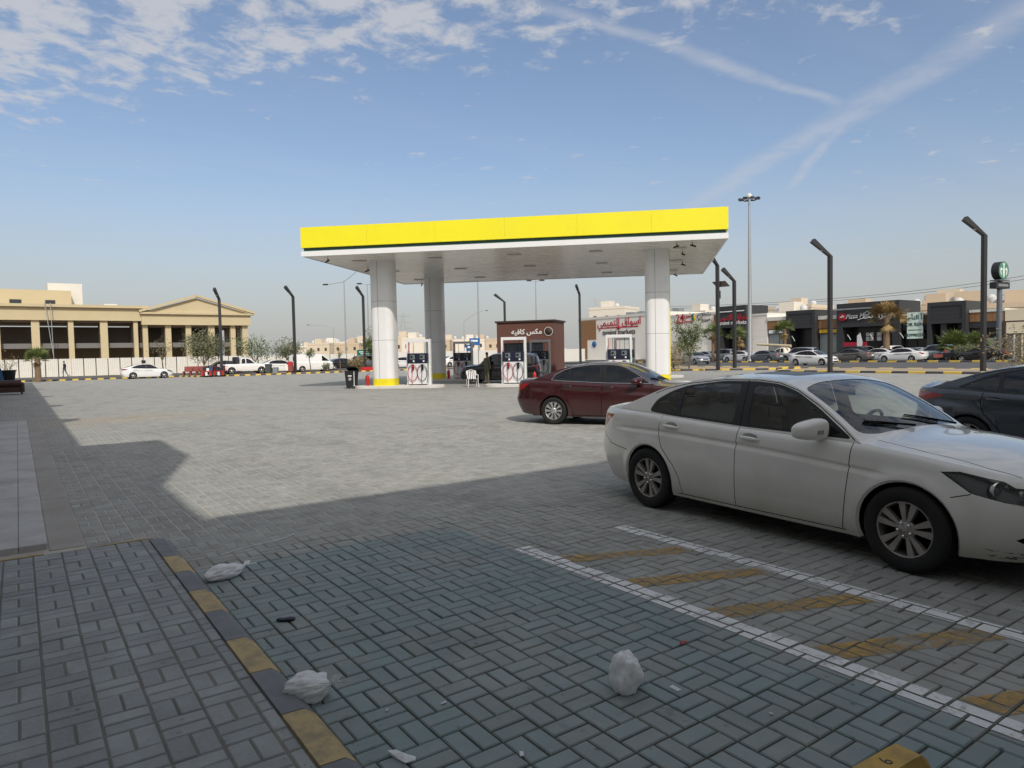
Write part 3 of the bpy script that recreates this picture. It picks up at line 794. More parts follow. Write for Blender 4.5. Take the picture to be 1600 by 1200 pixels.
# proportions of the cars (metres; x forward from the middle of the wheelbase, z up)
SALOON = dict(
    plan=[(2.37,0),(2.365,.25),(2.33,.48),(2.24,.66),(2.07,.79),(1.78,.872),(1.4,.905),(.8,.918),(0,.923),(-.8,.922),(-1.4,.910),(-1.85,.872),(-2.2,.80),(-2.42,.69),(-2.52,.50),(-2.555,.25),(-2.56,0)],
    xf=[(0,-.10),(.22,-.02),(.40,0),(.60,-.015),(.80,-.06),(.92,-.115),(1,-.18)], xr=[(0,.13),(.2,.05),(.42,0),(.55,.03),(.7,.045),(.92,.06),(1,.085)],
    wy=[(0,-.055),(.10,-.028),(.25,-.012),(.5,0),(.68,-.002),(.80,-.012),(.92,-.026),(.97,-.04),(1,-.066)],
    zb=[(-2.6,.30),(-2.2,.24),(-1.9,.215),(-.9,.195),(.9,.19),(1.8,.20),(2.4,.215)], ze=[(-2.6,1.035),(-2.2,1.055),(-1.7,1.045),(-1.2,1.025),(-.4,.985),(.4,.955),(1.0,.94),(1.4,.905),(1.8,.845),(2.1,.775),(2.25,.73),(2.4,.70)],
    zr=[(-2.02,1.052),(-1.86,1.11),(-1.6,1.20),(-1.25,1.32),(-.95,1.385),(-.5,1.43),(-.1,1.435),(.15,1.413),(.35,1.355),(.6,1.232),(.85,1.07),(1.02,.94)],
    zc=[(-2.6,1.05),(-2.45,1.085),(-2.2,1.10),(-1.95,1.12),(-1.75,1.155),(-1.4,1.285),(-1.1,1.39),(-.8,1.445),(-.4,1.475),(0,1.468),(.2,1.445),(.36,1.40),(.6,1.295),(.85,1.15),(1.04,1.03),(1.12,1.003),(1.5,.965),(1.9,.89),(2.12,.80),(2.25,.735),(2.4,.70)],
    axles=(1.40,-1.40), tr=.328, ar=.378, tum=.33, tum2=.16, crown=2.3, crease=[(-2.3,.865),(-1.4,.875),(0,.83),(1.4,.735)], crx=(-2.1,1.35),
    wf=[(.86,.99),(-.10,1.01),(-.13,1.372),(.12,1.365),(.33,1.30),(.60,1.16)], wr=[(-.27,1.016),(-.98,1.05),(-.98,1.325),(-.62,1.38),(-.28,1.383)], wq=[(-1.04,1.058),(-1.38,1.078),(-1.30,1.18),(-1.04,1.31)],
    frame=[(.95,.965),(-.1,.985),(-1.1,1.03),(-1.44,1.055),(-1.36,1.185),(-1.15,1.29),(-.95,1.35),(-.5,1.405),(-.1,1.41),(.15,1.388),(.35,1.328),(.6,1.195)],
    windshield=[(1.06,.0),(1.05,.3),(1.015,.60),(.95,.76),(.38,.655),(.33,.4),(.31,.0)], rear_window=[(-1.05,.0),(-1.06,.35),(-1.1,.52),(-1.72,.56),(-1.78,.3),(-1.79,.0)], sunroof=[(.12,.0),(.11,.28),(.08,.37),(-.42,.37),(-.44,.28),(-.44,.0)],
    headlight=[('s',1.64,.80),('s',1.76,.812),('s',2.0,.765),('n',.72,.725),('n',.50,.70),('n',.40,.66),('n',.40,.605),('n',.62,.60),('s',2.03,.625),('s',1.84,.668)],
    bowls=[(1.965,.735,.690,.070),(2.075,.60,.672,.055)],
    foglight=[('n',.73,.345),('n',.63,.35),('n',.58,.39),('n',.64,.42),('n',.74,.41),('n',.77,.375)],
    grille=[('n',.0,.66),('n',.36,.655),('n',.33,.545),('n',.0,.53)], intake=[('n',0,.42),('n',.42,.41),('n',.46,.30),('n',0,.285)],
    taillight=[('s',-2.05,.985),('s',-2.3,.975),('t',.66,.945),('t',.52,.93),('t',.50,.80),('t',.66,.78),('s',-2.36,.79),('s',-2.24,.85)], plate=[('t',0,.80),('t',.26,.80),('t',.26,.68),('t',0,.68)],
    gaps=[[(.965,.945),(.955,.7),(.89,.235)],[(-.175,.985),(-.19,.6),(-.205,.235)],[(-1.20,1.02),(-1.23,.85),(-1.17,.70),(-1.0,.52),(-.93,.40),(-.90,.235)],[(.92,.228),(-.95,.228)]],
    gaps_m=[[('s',1.72,.625),('s',1.84,.662)],[('s',-1.74,.60),('s',-2.1,.64),('s',-2.3,.75),('t',.60,.77)]],
    ggaps=[[(-.18,.985),(-.205,1.418)],[(.97,.958),(.84,1.058),(.59,1.218),(.345,1.340),(.145,1.398),(-.1,1.420),(-.5,1.415),(-.95,1.369),(-1.25,1.304),(-1.40,1.25)]],
    front_door=[(.96,.95),(.95,.7),(.885,.232),(-.203,.232),(-.187,.6),(-.172,1.1),(.96,1.1)], rear_door=[(-.178,1.1),(-.193,.6),(-.209,.232),(-.90,.232),(-.93,.40),(-1.0,.52),(-1.17,.70),(-1.23,.85),(-1.20,1.1)],
    fb_x=[(1.735,.61),(1.90,.652),(2.05,.615),(2.6,.60),(2.6,.0),(1.5,.0),(1.7,.4)], rb_x=[(-1.74,.60),(-2.1,.64),(-2.3,.75),(-2.8,.77),(-2.8,0),(-1.6,0)],
    tgaps=[[(1.08,.70),(1.5,.745),(1.9,.70),(2.1,.60),(2.16,.44)],[(-1.98,.62),(-2.3,.60),(-2.45,.55)],[(-.9,.60),(0,.625)]], hood_x=1.06, boot_x=-1.83, hf=(-.03,.89), hr=(-1.04,.918), mirror=(.66,.985,1.03),
    wipers=[((1.06,.55),(.93,-.05)),((1.06,-.12),(.90,-.60))], seat_x=-.05, rvm=.33, liner=(-1.02,.12))

def scaled(b, kx, ky, kz, **kw):
    """another car with the proportions of b scaled, some entries replaced"""
    d = {}
    fx = lambda p: (p[0]*kx, p[1]*kz)
    for k, v in b.items():
        if k == 'plan': v = [(x*kx, y*ky) for x, y in v]
        elif k in ('zb','ze','zr','zc','crease','wf','wr','wq','frame','front_door','rear_door','fb_x','rb_x'): v = [fx(p) for p in v]
        elif k in ('gaps','ggaps'): v = [[fx(p) for p in g] for g in v]
        elif k in ('windshield','rear_window','sunroof'): v = [(x*kx, y*ky) for x, y in v]
        elif k == 'tgaps': v = [[(x*kx, y*ky) for x, y in g] for g in v]
        elif k in ('headlight','taillight','grille','intake','foglight','plate','lowtrim'): v = [(t, a*(kx if t == 's' else ky), z*kz) for t, a, z in v]
        elif k == 'gaps_m': v = [[(t, a*(kx if t == 's' else ky), z*kz) for t, a, z in g] for g in v]
        elif k == 'bowls': v = [(x*kx, y*ky, z*kz, r) for x, y, z, r in v]
        elif k == 'axles': v = tuple(a*kx for a in v)
        elif k in ('hf','hr'): v = fx(v)
        elif k == 'mirror': v = (v[0]*kx, v[1]*ky, v[2]*kz)
        elif k == 'wipers': v = [((a[0]*kx, a[1]*ky), (c[0]*kx, c[1]*ky)) for a, c in v]
        elif k in ('crx','liner'): v = tuple(a*kx for a in v)
        elif k in ('hood_x','boot_x','seat_x','rvm'): v = v*kx
        d[k] = v
    d.update(kw); return {k: v for k, v in d.items() if v is not None}
FASTBACK = scaled(SALOON, 2.70/2.80, .975, .98, tr=.318, ar=.362, sunroof=None,
    plan=[((x if x > -1.45 else -1.45 + (x + 1.45) * .86), y) for x, y in [(a * 2.70/2.80, b * .975) for a, b in SALOON['plan']]],
    ze=[(-2.4,1.035),(-2.1,1.045),(-1.6,1.03),(-1.15,1.005),(-.4,.965),(.4,.936),(.96,.921),(1.35,.887),(1.74,.828),(2.02,.76),(2.17,.715),(2.31,.686)],
    zr=[(-1.98,1.043),(-1.85,1.085),(-1.6,1.17),(-1.3,1.265),(-.95,1.35),(-.5,1.40),(-.1,1.405),(.15,1.385),(.35,1.325),(.6,1.20),(.85,1.04),(1.0,.92)],
    zc=[(-2.45,1.10),(-2.30,1.135),(-2.2,1.125),(-2.0,1.115),(-1.85,1.14),(-1.5,1.25),(-1.1,1.365),(-.8,1.415),(-.4,1.445),(0,1.438),(.2,1.415),(.36,1.37),(.6,1.265),(.85,1.12),(1.02,1.005),(1.1,.98),(1.45,.945),(1.85,.87),(2.05,.785),(2.17,.72),(2.3,.69)],
    wq=[(-.98,1.035),(-1.45,1.075),(-1.26,1.165),(-.98,1.275)], wr=[(-.25,.995),(-.92,1.028),(-.92,1.292),(-.6,1.348),(-.26,1.353)],
    frame=[(.93,.945),(-.1,.965),(-1.1,1.01),(-1.56,1.06),(-1.34,1.16),(-1.15,1.245),(-.93,1.318),(-.5,1.375),(-.1,1.382),(.15,1.36),(.34,1.302),(.58,1.17)],
    rear_window=[(-1.15,.0),(-1.16,.35),(-1.2,.5),(-1.78,.54),(-1.85,.3),(-1.86,.0)], boot_x=-1.9, tgaps=[[(1.04,.68),(1.45,.726),(1.83,.68),(2.02,.585)],[(-1.9,.60),(-2.15,.58),(-2.25,.53)]],
    taillight=[('s',-1.70,.935),('s',-1.95,.985),('t',.62,.995),('t',.30,.97),('t',.30,.89),('t',.62,.86),('s',-2.0,.86)], gaps_m=[[('s',1.66,.61),('s',1.77,.65)],[('s',-1.68,.59),('s',-1.95,.63),('s',-2.1,.72),('t',.60,.75)]],
    rb_x=[(-1.68,.59),(-1.95,.63),(-2.1,.72),(-2.6,.75),(-2.6,0),(-1.55,0)], plate=[('t',0,.78),('t',.26,.78),('t',.26,.67),('t',0,.67)])
SUVSPEC = scaled(SALOON, .97, 1.01, 1.0, tr=.36, ar=.41, sunroof=None, tum=.20, tum2=.08, crown=2.6, gaps_m=[], ggaps=[], gaps=[], tgaps=[], bowls=[],
    zb=[(-2.6,.36),(-1.9,.27),(-.9,.25),(.9,.25),(1.8,.26),(2.4,.28)],
    ze=[(-2.6,1.10),(-1.2,1.08),(.4,1.06),(1.0,1.05),(1.4,1.03),(1.8,.99),(2.1,.94),(2.4,.88)],
    zr=[(-2.38,1.11),(-2.30,1.35),(-2.12,1.58),(-1.8,1.655),(-1.2,1.70),(-.3,1.71),(.2,1.68),(.5,1.55),(.8,1.33),(1.08,1.05)],
    zc=[(-2.6,1.10),(-2.44,1.14),(-2.36,1.40),(-2.2,1.64),(-1.9,1.725),(-1.2,1.76),(-.2,1.765),(.2,1.735),(.5,1.61),(.85,1.36),(1.1,1.14),(1.5,1.10),(1.9,1.05),(2.15,.98),(2.4,.88)],
    wf=[(.86,1.10),(-.08,1.11),(-.10,1.64),(.2,1.62),(.45,1.48)], wr=[(-.22,1.11),(-1.1,1.12),(-1.1,1.63),(-.24,1.65)], wq=[(-1.2,1.13),(-2.0,1.15),(-1.95,1.52),(-1.2,1.62)],
    frame=[(.96,1.08),(-.1,1.09),(-1.2,1.10),(-2.12,1.12),(-2.05,1.54),(-1.2,1.66),(-.1,1.675),(.22,1.65),(.48,1.50)],
    windshield=[(1.06,.0),(1.05,.3),(.98,.62),(.92,.70),(.34,.64),(.30,.3),(.29,.0)], rear_window=[(-2.19,.0),(-2.2,.3),(-2.2,.55),(-2.37,.58),(-2.39,.3),(-2.39,.0)],
    headlight=[('s',1.75,.90),('s',2.0,.90),('n',.70,.88),('n',.45,.86),('n',.45,.74),('n',.70,.74),('s',2.0,.76)], taillight=[('s',-2.1,1.05),('s',-2.25,1.06),('t',.72,1.05),('t',.6,1.05),('t',.6,.80),('t',.72,.78),('s',-2.25,.80)],
    grille=[('n',0,.86),('n',.4,.85),('n',.38,.65),('n',0,.64)], mirror=(.72,1.02,1.16), crease=[(-2.3,.92),(1.4,.88)], foglight=None)
VANSPEC = scaled(SUVSPEC, 1.0, 1.0, 1.0, axles=(1.45,-1.30), tr=.335, ar=.39, tum=.10, tum2=.03,
    plan=[(2.45,0),(2.44,.3),(2.41,.52),(2.33,.70),(2.15,.80),(1.8,.84),(1.2,.85),(0,.85),(-1.6,.85),(-2.1,.84),(-2.35,.80),(-2.44,.68),(-2.46,.4),(-2.46,0)],
    xf=[(0,-.06),(.3,0),(.7,-.01),(1,-.08)], xr=[(0,.05),(.3,0),(1,.03)],
    ze=[(-2.6,1.2),(0,1.2),(1.2,1.17),(1.9,1.12),(2.2,1.08),(2.5,1.02)],
    zr=[(-2.40,1.2),(-2.37,1.65),(-2.28,1.88),(-2.0,1.96),(0,2.0),(.8,1.98),(1.15,1.88),(1.6,1.52),(2.05,1.11)],
    zc=[(-2.6,1.2),(-2.43,1.25),(-2.38,1.7),(-2.28,1.93),(-2.0,2.03),(0,2.08),(.8,2.06),(1.15,1.97),(1.6,1.62),(2.02,1.26),(2.15,1.16),(2.3,1.10),(2.5,1.02)],
    wf=[(1.86,1.21),(1.0,1.22),(.98,1.80),(1.12,1.80),(1.5,1.50)], wr=[(-2.32,1.26),(-2.32,1.72),(-1.95,1.74),(-1.95,1.26)], wq=None, frame=None,
    windshield=[(2.06,.0),(2.05,.3),(1.98,.62),(1.93,.70),(1.2,.68),(1.16,.3),(1.15,.0)], rear_window=None,
    headlight=[('s',2.2,.92),('n',.74,.95),('n',.52,.95),('n',.52,.78),('n',.74,.76),('s',2.2,.80)], taillight=[('s',-2.35,1.15),('t',.80,1.15),('t',.70,1.15),('t',.70,.80),('t',.80,.80),('s',-2.35,.80)],
    grille=[('n',0,.93),('n',.45,.92),('n',.43,.80),('n',0,.79)], mirror=(1.72,1.0,1.30), crease=[(-2.3,.98),(1.4,.95)], front_door=None, rear_door=None)
PICKSPEC = scaled(SUVSPEC, 1.0, 1.0, 1.0, axles=(1.55,-1.50), tr=.37, ar=.43,
    plan=[(2.5,0),(2.49,.3),(2.45,.52),(2.35,.70),(2.12,.80),(1.7,.86),(1.2,.87),(0,.87),(-1.6,.87),(-2.4,.87),(-2.62,.85),(-2.66,.7),(-2.66,.4),(-2.66,0)],
    zb=[(-2.7,.5),(-1.9,.42),(-.9,.36),(.9,.34),(1.8,.38),(2.6,.40)], xf=[(0,-.08),(.3,0),(.7,-.01),(1,-.1)], xr=[(0,.03),(.3,0),(1,.0)],
    ze=[(-2.7,1.10),(0,1.08),(1.2,1.08),(1.9,1.02),(2.2,.97),(2.5,.92)],
    zr=[(-.62,1.085),(-.58,1.45),(-.48,1.68),(-.2,1.73),(.2,1.72),(.5,1.58),(.85,1.30),(1.1,1.08)],
    zc=[(-2.7,1.10),(-.68,1.09),(-.62,1.5),(-.5,1.75),(-.2,1.80),(.2,1.79),(.5,1.66),(.85,1.40),(1.12,1.17),(1.5,1.13),(2.0,1.06),(2.3,1.0),(2.5,.92)],
    wf=[(.9,1.12),(.02,1.12),(0,1.66),(.22,1.64),(.5,1.48)], wr=[(-.06,1.12),(-.5,1.12),(-.42,1.62),(-.08,1.66)], wq=None, frame=None,
    rear_window=None, headlight=[('s',2.05,.92),('n',.72,.94),('n',.5,.94),('n',.5,.78),('n',.72,.78),('s',2.05,.80)], taillight=[('s',-2.58,1.05),('t',.84,1.05),('t',.72,1.05),('t',.72,.80),('t',.84,.80),('s',-2.58,.80)],
    grille=[('n',0,.93),('n',.45,.92),('n',.43,.74),('n',0,.73)], mirror=(.78,1.02,1.20), front_door=None, rear_door=None)
# ----------------------------------------------------------------- car materials
mat('car_white', (0.87, 0.855, 0.79), 0.22, 0, 0.03, 1.2, coat=1.0, dirt=(0.60, 0.57, 0.51), dirt_amt=0.30, dirt_s=1.3)
def dusty(name, lo, hi, amt, col):
    """road dust that gathers low on the flanks of a car (position in the car's own space)"""
    m = M[name]; nt = m.node_tree; b = nt.nodes['Principled BSDF']; L = nt.links
    src = b.inputs['Base Color'].links[0].from_socket
    tc = N(nt, 'ShaderNodeTexCoord'); sp = N(nt, 'ShaderNodeSeparateXYZ'); L.new(tc.outputs['Object'], sp.inputs[0])
    nz = N(nt, 'ShaderNodeTexNoise'); nz.inputs['Scale'].default_value = 2.2; nz.inputs['Detail'].default_value = 7
    mp = N(nt, 'ShaderNodeMapping'); mp.inputs['Scale'].default_value = (1, 1, 0.35); L.new(tc.outputs['Object'], mp.inputs[0]); L.new(mp.outputs[0], nz.inputs['Vector'])
    ma = N(nt, 'ShaderNodeMath', operation='MULTIPLY_ADD'); L.new(nz.outputs['Fac'], ma.inputs[0]); ma.inputs[1].default_value = -0.35; L.new(sp.outputs[2], ma.inputs[2])
    mr = N(nt, 'ShaderNodeMapRange'); mr.inputs[1].default_value = lo - .17; mr.inputs[2].default_value = hi - .17; mr.inputs[3].default_value = amt; mr.inputs[4].default_value = 0.0
    L.new(ma.outputs[0], mr.inputs[0])
    mx = N(nt, 'ShaderNodeMix', data_type='RGBA'); L.new(mr.outputs[0], mx.inputs[0]); L.new(src, mx.inputs[6]); mx.inputs[7].default_value = (*col, 1)
    L.new(mx.outputs[2], b.inputs['Base Color'])
dusty('car_white', 0.22, 0.62, 0.6, (0.40, 0.37, 0.31))
mat('car_maroon', (0.040, 0.0045, 0.006), 0.28, 0.0, 0.06, 1.2, coat=0.8, dirt=(0.07, 0.025, 0.02), dirt_amt=0.25)
dusty('car_maroon', 0.2, 0.6, 0.3, (0.10, 0.06, 0.05))
mat('car_grey', (0.050, 0.060, 0.074), 0.30, 0.45, 0.06, 1.2, coat=0.9, dirt=(0.07, 0.07, 0.07), dirt_amt=0.25)
mat('car_clean_white', (0.80, 0.80, 0.79), 0.28, 0, 0.03, 1.0, coat=0.6)
mat('car_silver', (0.42, 0.43, 0.44), 0.30, 0.45, 0.04, 1.0, coat=0.6)
mat('car_taupe', (0.15, 0.14, 0.13), 0.30, 0.35, 0.04, 1.0, coat=0.6)
mat('car_black', (0.012, 0.012, 0.014), 0.22, 0.0, 0.05, 1.0, coat=0.8)
mat('car_steel', (0.13, 0.15, 0.17), 0.30, 0.35, 0.04, 1.0, coat=0.6)
mat('car_blue_grey', (0.30, 0.36, 0.40), 0.30, 0.3, 0.04, 1.0, coat=0.6)
glass('car_glass', (0.80, 0.86, 0.83)); glass('car_side_glass', (0.72, 0.78, 0.75)); glass('car_tint', (0.035, 0.04, 0.045)); glass('lens_clear', (0.88, 0.9, 0.92))
mat('car_trim', (0.012, 0.012, 0.013), 0.35, 0, 0.1, 5); mat('car_gap', (0.008, 0.008, 0.008), 0.9, 0, 0.1, 5, spec=0.1); mat('car_under', (0.012, 0.012, 0.012), 0.9, 0, 0.2, 5, spec=0.2)
mat('tyre', (0.012, 0.012, 0.012), 0.80, 0, 0.25, 8, dirt=(0.035, 0.03, 0.026), dirt_amt=0.5, dirt_s=6)
mat('rim_worn', (0.42, 0.39, 0.36), 0.42, 0.6, 0.15, 6, dirt=(0.11, 0.08, 0.06), dirt_amt=0.6, dirt_s=5)
mat('rim_bright', (0.62, 0.62, 0.62), 0.32, 0.75, 0.08, 6)
mat('chrome', (0.75, 0.75, 0.76), 0.12, 1.0, 0.05, 5); mat('lampback', (0.20, 0.20, 0.205), 0.30, 0.5, 0.2, 9)
mat('tail_red', (0.30, 0.012, 0.012), 0.12, 0, 0.1, 6, coat=0.8); mat('lens_white', (0.6, 0.6, 0.6), 0.15, 0, 0.1, 6, coat=0.5); mat('lens_mirror', (0.45, 0.43, 0.40), 0.12, 0.4, 0.15, 20, coat=0.5)
mat('cabin_grey', (0.085, 0.085, 0.085), 0.8, 0, 0.15, 6); mat('seat_cloth', (0.24, 0.235, 0.22), 0.9, 0, 0.15, 10); mat('headliner', (0.5, 0.49, 0.46), 0.9, 0, 0.08, 8)
mat('plate_white', (0.75, 0.75, 0.72), 0.4, 0, 0.06, 9); mat('handle_shade', (0.30, 0.30, 0.285), 0.45, 0, 0.06, 9)
def carmats(paint, glassy='car_tint', rim='rim_bright', tyre='tyre', shade='car_trim'):
    d = dict(paint=paint, glass='car_glass' if glassy != 'car_tint' else 'car_tint', sideglass=glassy, darkglass='car_trim', trim='car_trim', black='car_gap', under='car_under', tyre=tyre, rim=rim, chrome='chrome', lens='lens_clear', lens2='lens_clear', lens3='lens_mirror', lampback='lampback', red='tail_red', white_lens='lens_white', cabin='cabin_grey', seat='seat_cloth', liner='headliner', plate='plate_white', shade=shade)
    return d
# ----------------------------------------------------------------- site survey helpers
CW = np.array(cam.matrix_world)
FPX = 1090.0
def sight(px, py):
    d = np.array([(px - 800) / FPX, -(py - 600) / FPX, -1.0]); return CW[:3, :3] @ d
def gp(px, py, z=0.0):
    d = sight(px, py); t = (z - CAM_H) / d[2]; return Vector((d[0] * t, d[1] * t, z))
def on_x(px, py, X):
    d = sight(px, py) * (X / sight(px, py)[0]); return Vector((X, d[1], d[2] + CAM_H))
def on_y(px, py, Y):
    d = sight(px, py) * (Y / sight(px, py)[1]); return Vector((d[0], Y, d[2] + CAM_H))
def proj(p):
    q = CW[:3, :3].T @ (np.array(p) - np.array([0, 0, CAM_H])); return 800 + FPX * q[0] / -q[2], 600 - FPX * q[1] / -q[2], -q[2]
# ----------------------------------------------------------------- ground materials
MOD, BX0, BY0 = 0.206, 0.04, 0.036          # basket-weave module and its origin
def sock(nt, v):
    return v
def mth(nt, op, a, b=None, c=None):
    q = nt.nodes.new('ShaderNodeMath'); q.operation = op
    for i, v in enumerate((a, b, c)):
        if v is None: continue
        if isinstance(v, (int, float)): q.inputs[i].default_value = v
        else: nt.links.new(v, q.inputs[i])
    return q.outputs[0]
def rng(nt, v, a, b, o0=0.0, o1=1.0):
    q = nt.nodes.new('ShaderNodeMapRange'); nt.links.new(v, q.inputs[0])
    q.inputs[1].default_value = a; q.inputs[2].default_value = b; q.inputs[3].default_value = o0; q.inputs[4].default_value = o1
    return q.outputs[0]
def mixc(nt, f, a, b, blend='MIX'):
    q = nt.nodes.new('ShaderNodeMix'); q.data_type = 'RGBA'; q.blend_type = blend
    for i, v in ((0, f), (6, a), (7, b)):
        if isinstance(v, (int, float)): q.inputs[i].default_value = v
        elif isinstance(v, tuple): q.inputs[i].default_value = (*v, 1) if len(v) == 3 else v
        else: nt.links.new(v, q.inputs[i])
    return q.outputs[2]
def nzw(nt, pos, scale, detail=5, rough=0.6, sc=None):
    q = nt.nodes.new('ShaderNodeTexNoise'); q.inputs['Scale'].default_value = scale; q.inputs['Detail'].default_value = detail; q.inputs['Roughness'].default_value = rough
    if sc:
        mp = nt.nodes.new('ShaderNodeMapping'); mp.inputs['Scale'].default_value = sc; nt.links.new(pos, mp.inputs[0]); pos = mp.outputs[0]
    nt.links.new(pos, q.inputs['Vector']); return q.outputs['Fac']
def brick_colour(nt, pos, tone, walk=False):
    """concrete paver colour: tone per paver, blotches, dust, oil, the teal paint of the bay"""
    sp = nt.nodes.new('ShaderNodeSeparateXYZ'); nt.links.new(pos, sp.inputs[0]); X, Y = sp.outputs[0], sp.outputs[1]
    big = nzw(nt, pos, 0.35, 5, 0.6); mid = nzw(nt, pos, 3.5, 6, 0.65); fine = nzw(nt, pos, 60, 4, 0.7)
    if walk:
        c = mixc(nt, tone, (0.245, 0.265, 0.275), (0.325, 0.345, 0.352))
    else:
        c = mixc(nt, tone, (0.298, 0.306, 0.288), (0.366, 0.372, 0.346))
    c = mixc(nt, rng(nt, big, 0.3, 0.7), c, mixc(nt, 1.0, c, (1.14, 1.12, 1.08), 'MULTIPLY'))
    c = mixc(nt, mth(nt, 'MULTIPLY', rng(nt, mid, 0.38, 0.72), 0.42), c, (0.17, 0.16, 0.15))
    grit = nzw(nt, pos, 190, 3, 0.6); c = mixc(nt, mth(nt, 'MULTIPLY', rng(nt, grit, 0.60, 0.72), 0.5), c, (0.12, 0.115, 0.11))
    smear = nzw(nt, pos, 1.1, 6, 0.7, (1.0, 0.35, 1.0)); c = mixc(nt, mth(nt, 'MULTIPLY', rng(nt, smear, 0.50, 0.68), 0.45), c, (0.15, 0.148, 0.14))
    c = mixc(nt, mth(nt, 'MULTIPLY', rng(nt, fine, 0.45, 0.75), 0.22), c, (0.42, 0.41, 0.39))
    vo = nt.nodes.new('ShaderNodeTexVoronoi'); vo.inputs['Scale'].default_value = 9.0; nt.links.new(pos, vo.inputs['Vector'])
    spot = mth(nt, 'MULTIPLY', rng(nt, vo.outputs['Distance'], 0.05, 0.14, 1, 0), rng(nt, mid, 0.45, 0.6)); c = mixc(nt, mth(nt, 'MULTIPLY', spot, 0.6), c, (0.09, 0.085, 0.08))
    chip = mth(nt, 'MULTIPLY', rng(nt, nzw(nt, pos, 26, 5, 0.75), 0.63, 0.70), 0.55); c = mixc(nt, chip, c, (0.47, 0.46, 0.44))
    if not walk:
        # worn teal paint of the accessible bay
        e = mth(nt, 'MULTIPLY', mth(nt, 'SUBTRACT', mid, 0.5), 0.25)
        inb = mth(nt, 'MULTIPLY', mth(nt, 'MULTIPLY', rng(nt, X, 1.05, 1.09), rng(nt, X, 3.46, 3.48, 1, 0)), rng(nt, mth(nt, 'ADD', Y, e), 6.02, 6.10, 1, 0))
        wear = mth(nt, 'MULTIPLY', rng(nt, mth(nt, 'ADD', mth(nt, 'MULTIPLY', nzw(nt, pos, 1.1, 7, 0.7), 0.75), mth(nt, 'MULTIPLY', tone, 0.16)), 0.30, 0.58, 0.30, 0.88), inb)
        c = mixc(nt, wear, c, mixc(nt, tone, (0.165, 0.238, 0.245), (0.205, 0.280, 0.285)))
        bare = rng(nt, nzw(nt, pos, 1.7, 7, 0.72), 0.58, 0.70)
        c = mixc(nt, mth(nt, 'MULTIPLY', mth(nt, 'MULTIPLY', bare, inb), 0.5), c, (0.33, 0.30, 0.27))
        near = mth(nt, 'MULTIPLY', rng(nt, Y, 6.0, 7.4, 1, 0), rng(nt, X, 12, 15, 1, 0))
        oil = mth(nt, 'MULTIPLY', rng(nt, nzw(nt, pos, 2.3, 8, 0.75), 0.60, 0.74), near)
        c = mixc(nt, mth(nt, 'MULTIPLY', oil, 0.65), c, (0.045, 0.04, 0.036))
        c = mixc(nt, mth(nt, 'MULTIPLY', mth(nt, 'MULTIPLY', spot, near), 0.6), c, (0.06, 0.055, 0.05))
        sand = mth(nt, 'MULTIPLY', rng(nt, mth(nt, 'ADD', nzw(nt, pos, 1.3, 6, 0.65), 0), 0.42, 0.62), mth(nt, 'MULTIPLY', rng(nt, mth(nt, 'ABSOLUTE', mth(nt, 'SUBTRACT', Y, 23.6)), 0.4, 2.2, 1, 0), mth(nt, 'MULTIPLY', rng(nt, X, 0.0, 1.0), rng(nt, X, 3.0, 6.5, 1, 0))))
        c = mixc(nt, mth(nt, 'MULTIPLY', sand, 0.7), c, (0.42, 0.31, 0.18))
    return c, mid, fine
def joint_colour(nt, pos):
    """pale sand in the joints of the plaza, a dark tone over the near bays and in random patches"""
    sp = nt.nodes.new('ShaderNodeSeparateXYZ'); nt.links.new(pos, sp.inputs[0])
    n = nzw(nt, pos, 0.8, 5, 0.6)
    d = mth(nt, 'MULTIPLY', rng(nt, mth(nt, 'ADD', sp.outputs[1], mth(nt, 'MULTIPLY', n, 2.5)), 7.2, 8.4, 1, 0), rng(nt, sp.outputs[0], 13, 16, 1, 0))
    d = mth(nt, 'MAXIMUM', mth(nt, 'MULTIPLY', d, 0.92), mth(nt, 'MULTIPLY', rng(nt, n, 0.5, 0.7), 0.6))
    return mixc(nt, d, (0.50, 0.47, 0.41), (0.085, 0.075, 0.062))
def make_brick(name, walk):
    m, nt, b = _nodes(name); L = nt.links
    pos = nt.nodes.new('ShaderNodeNewGeometry').outputs['Position']
    at = nt.nodes.new('ShaderNodeAttribute'); at.attribute_name = 'tone'
    oi = nt.nodes.new('ShaderNodeObjectInfo')
    tone = mth(nt, 'FRACT', mth(nt, 'ADD', at.outputs['Fac'], mth(nt, 'MULTIPLY', oi.outputs['Random'], 7.31)))
    c, mid, fine = brick_colour(nt, pos, tone, walk)
    L.new(c, b.inputs['Base Color']); L.new(rng(nt, mid, 0.2, 0.8, 0.62, 0.86), b.inputs['Roughness'])
    b.inputs['Specular IOR Level'].default_value = 0.35
    bp = nt.nodes.new('ShaderNodeBump'); bp.inputs['Strength'].default_value = 0.35; bp.inputs['Distance'].default_value = 0.004
    L.new(mth(nt, 'ADD', mth(nt, 'MULTIPLY', fine, 0.5), mid), bp.inputs['Height']); L.new(bp.outputs[0], b.inputs['Normal'])
make_brick('paver', False); make_brick('paver_walk', True)
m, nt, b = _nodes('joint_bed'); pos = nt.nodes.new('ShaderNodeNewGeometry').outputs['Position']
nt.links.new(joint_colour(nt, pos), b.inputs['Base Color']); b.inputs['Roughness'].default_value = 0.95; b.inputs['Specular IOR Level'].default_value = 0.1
mat('walk_bed', (0.20, 0.19, 0.17), 0.95, 0, 0.35, 3.0, world=True, spec=0.1)
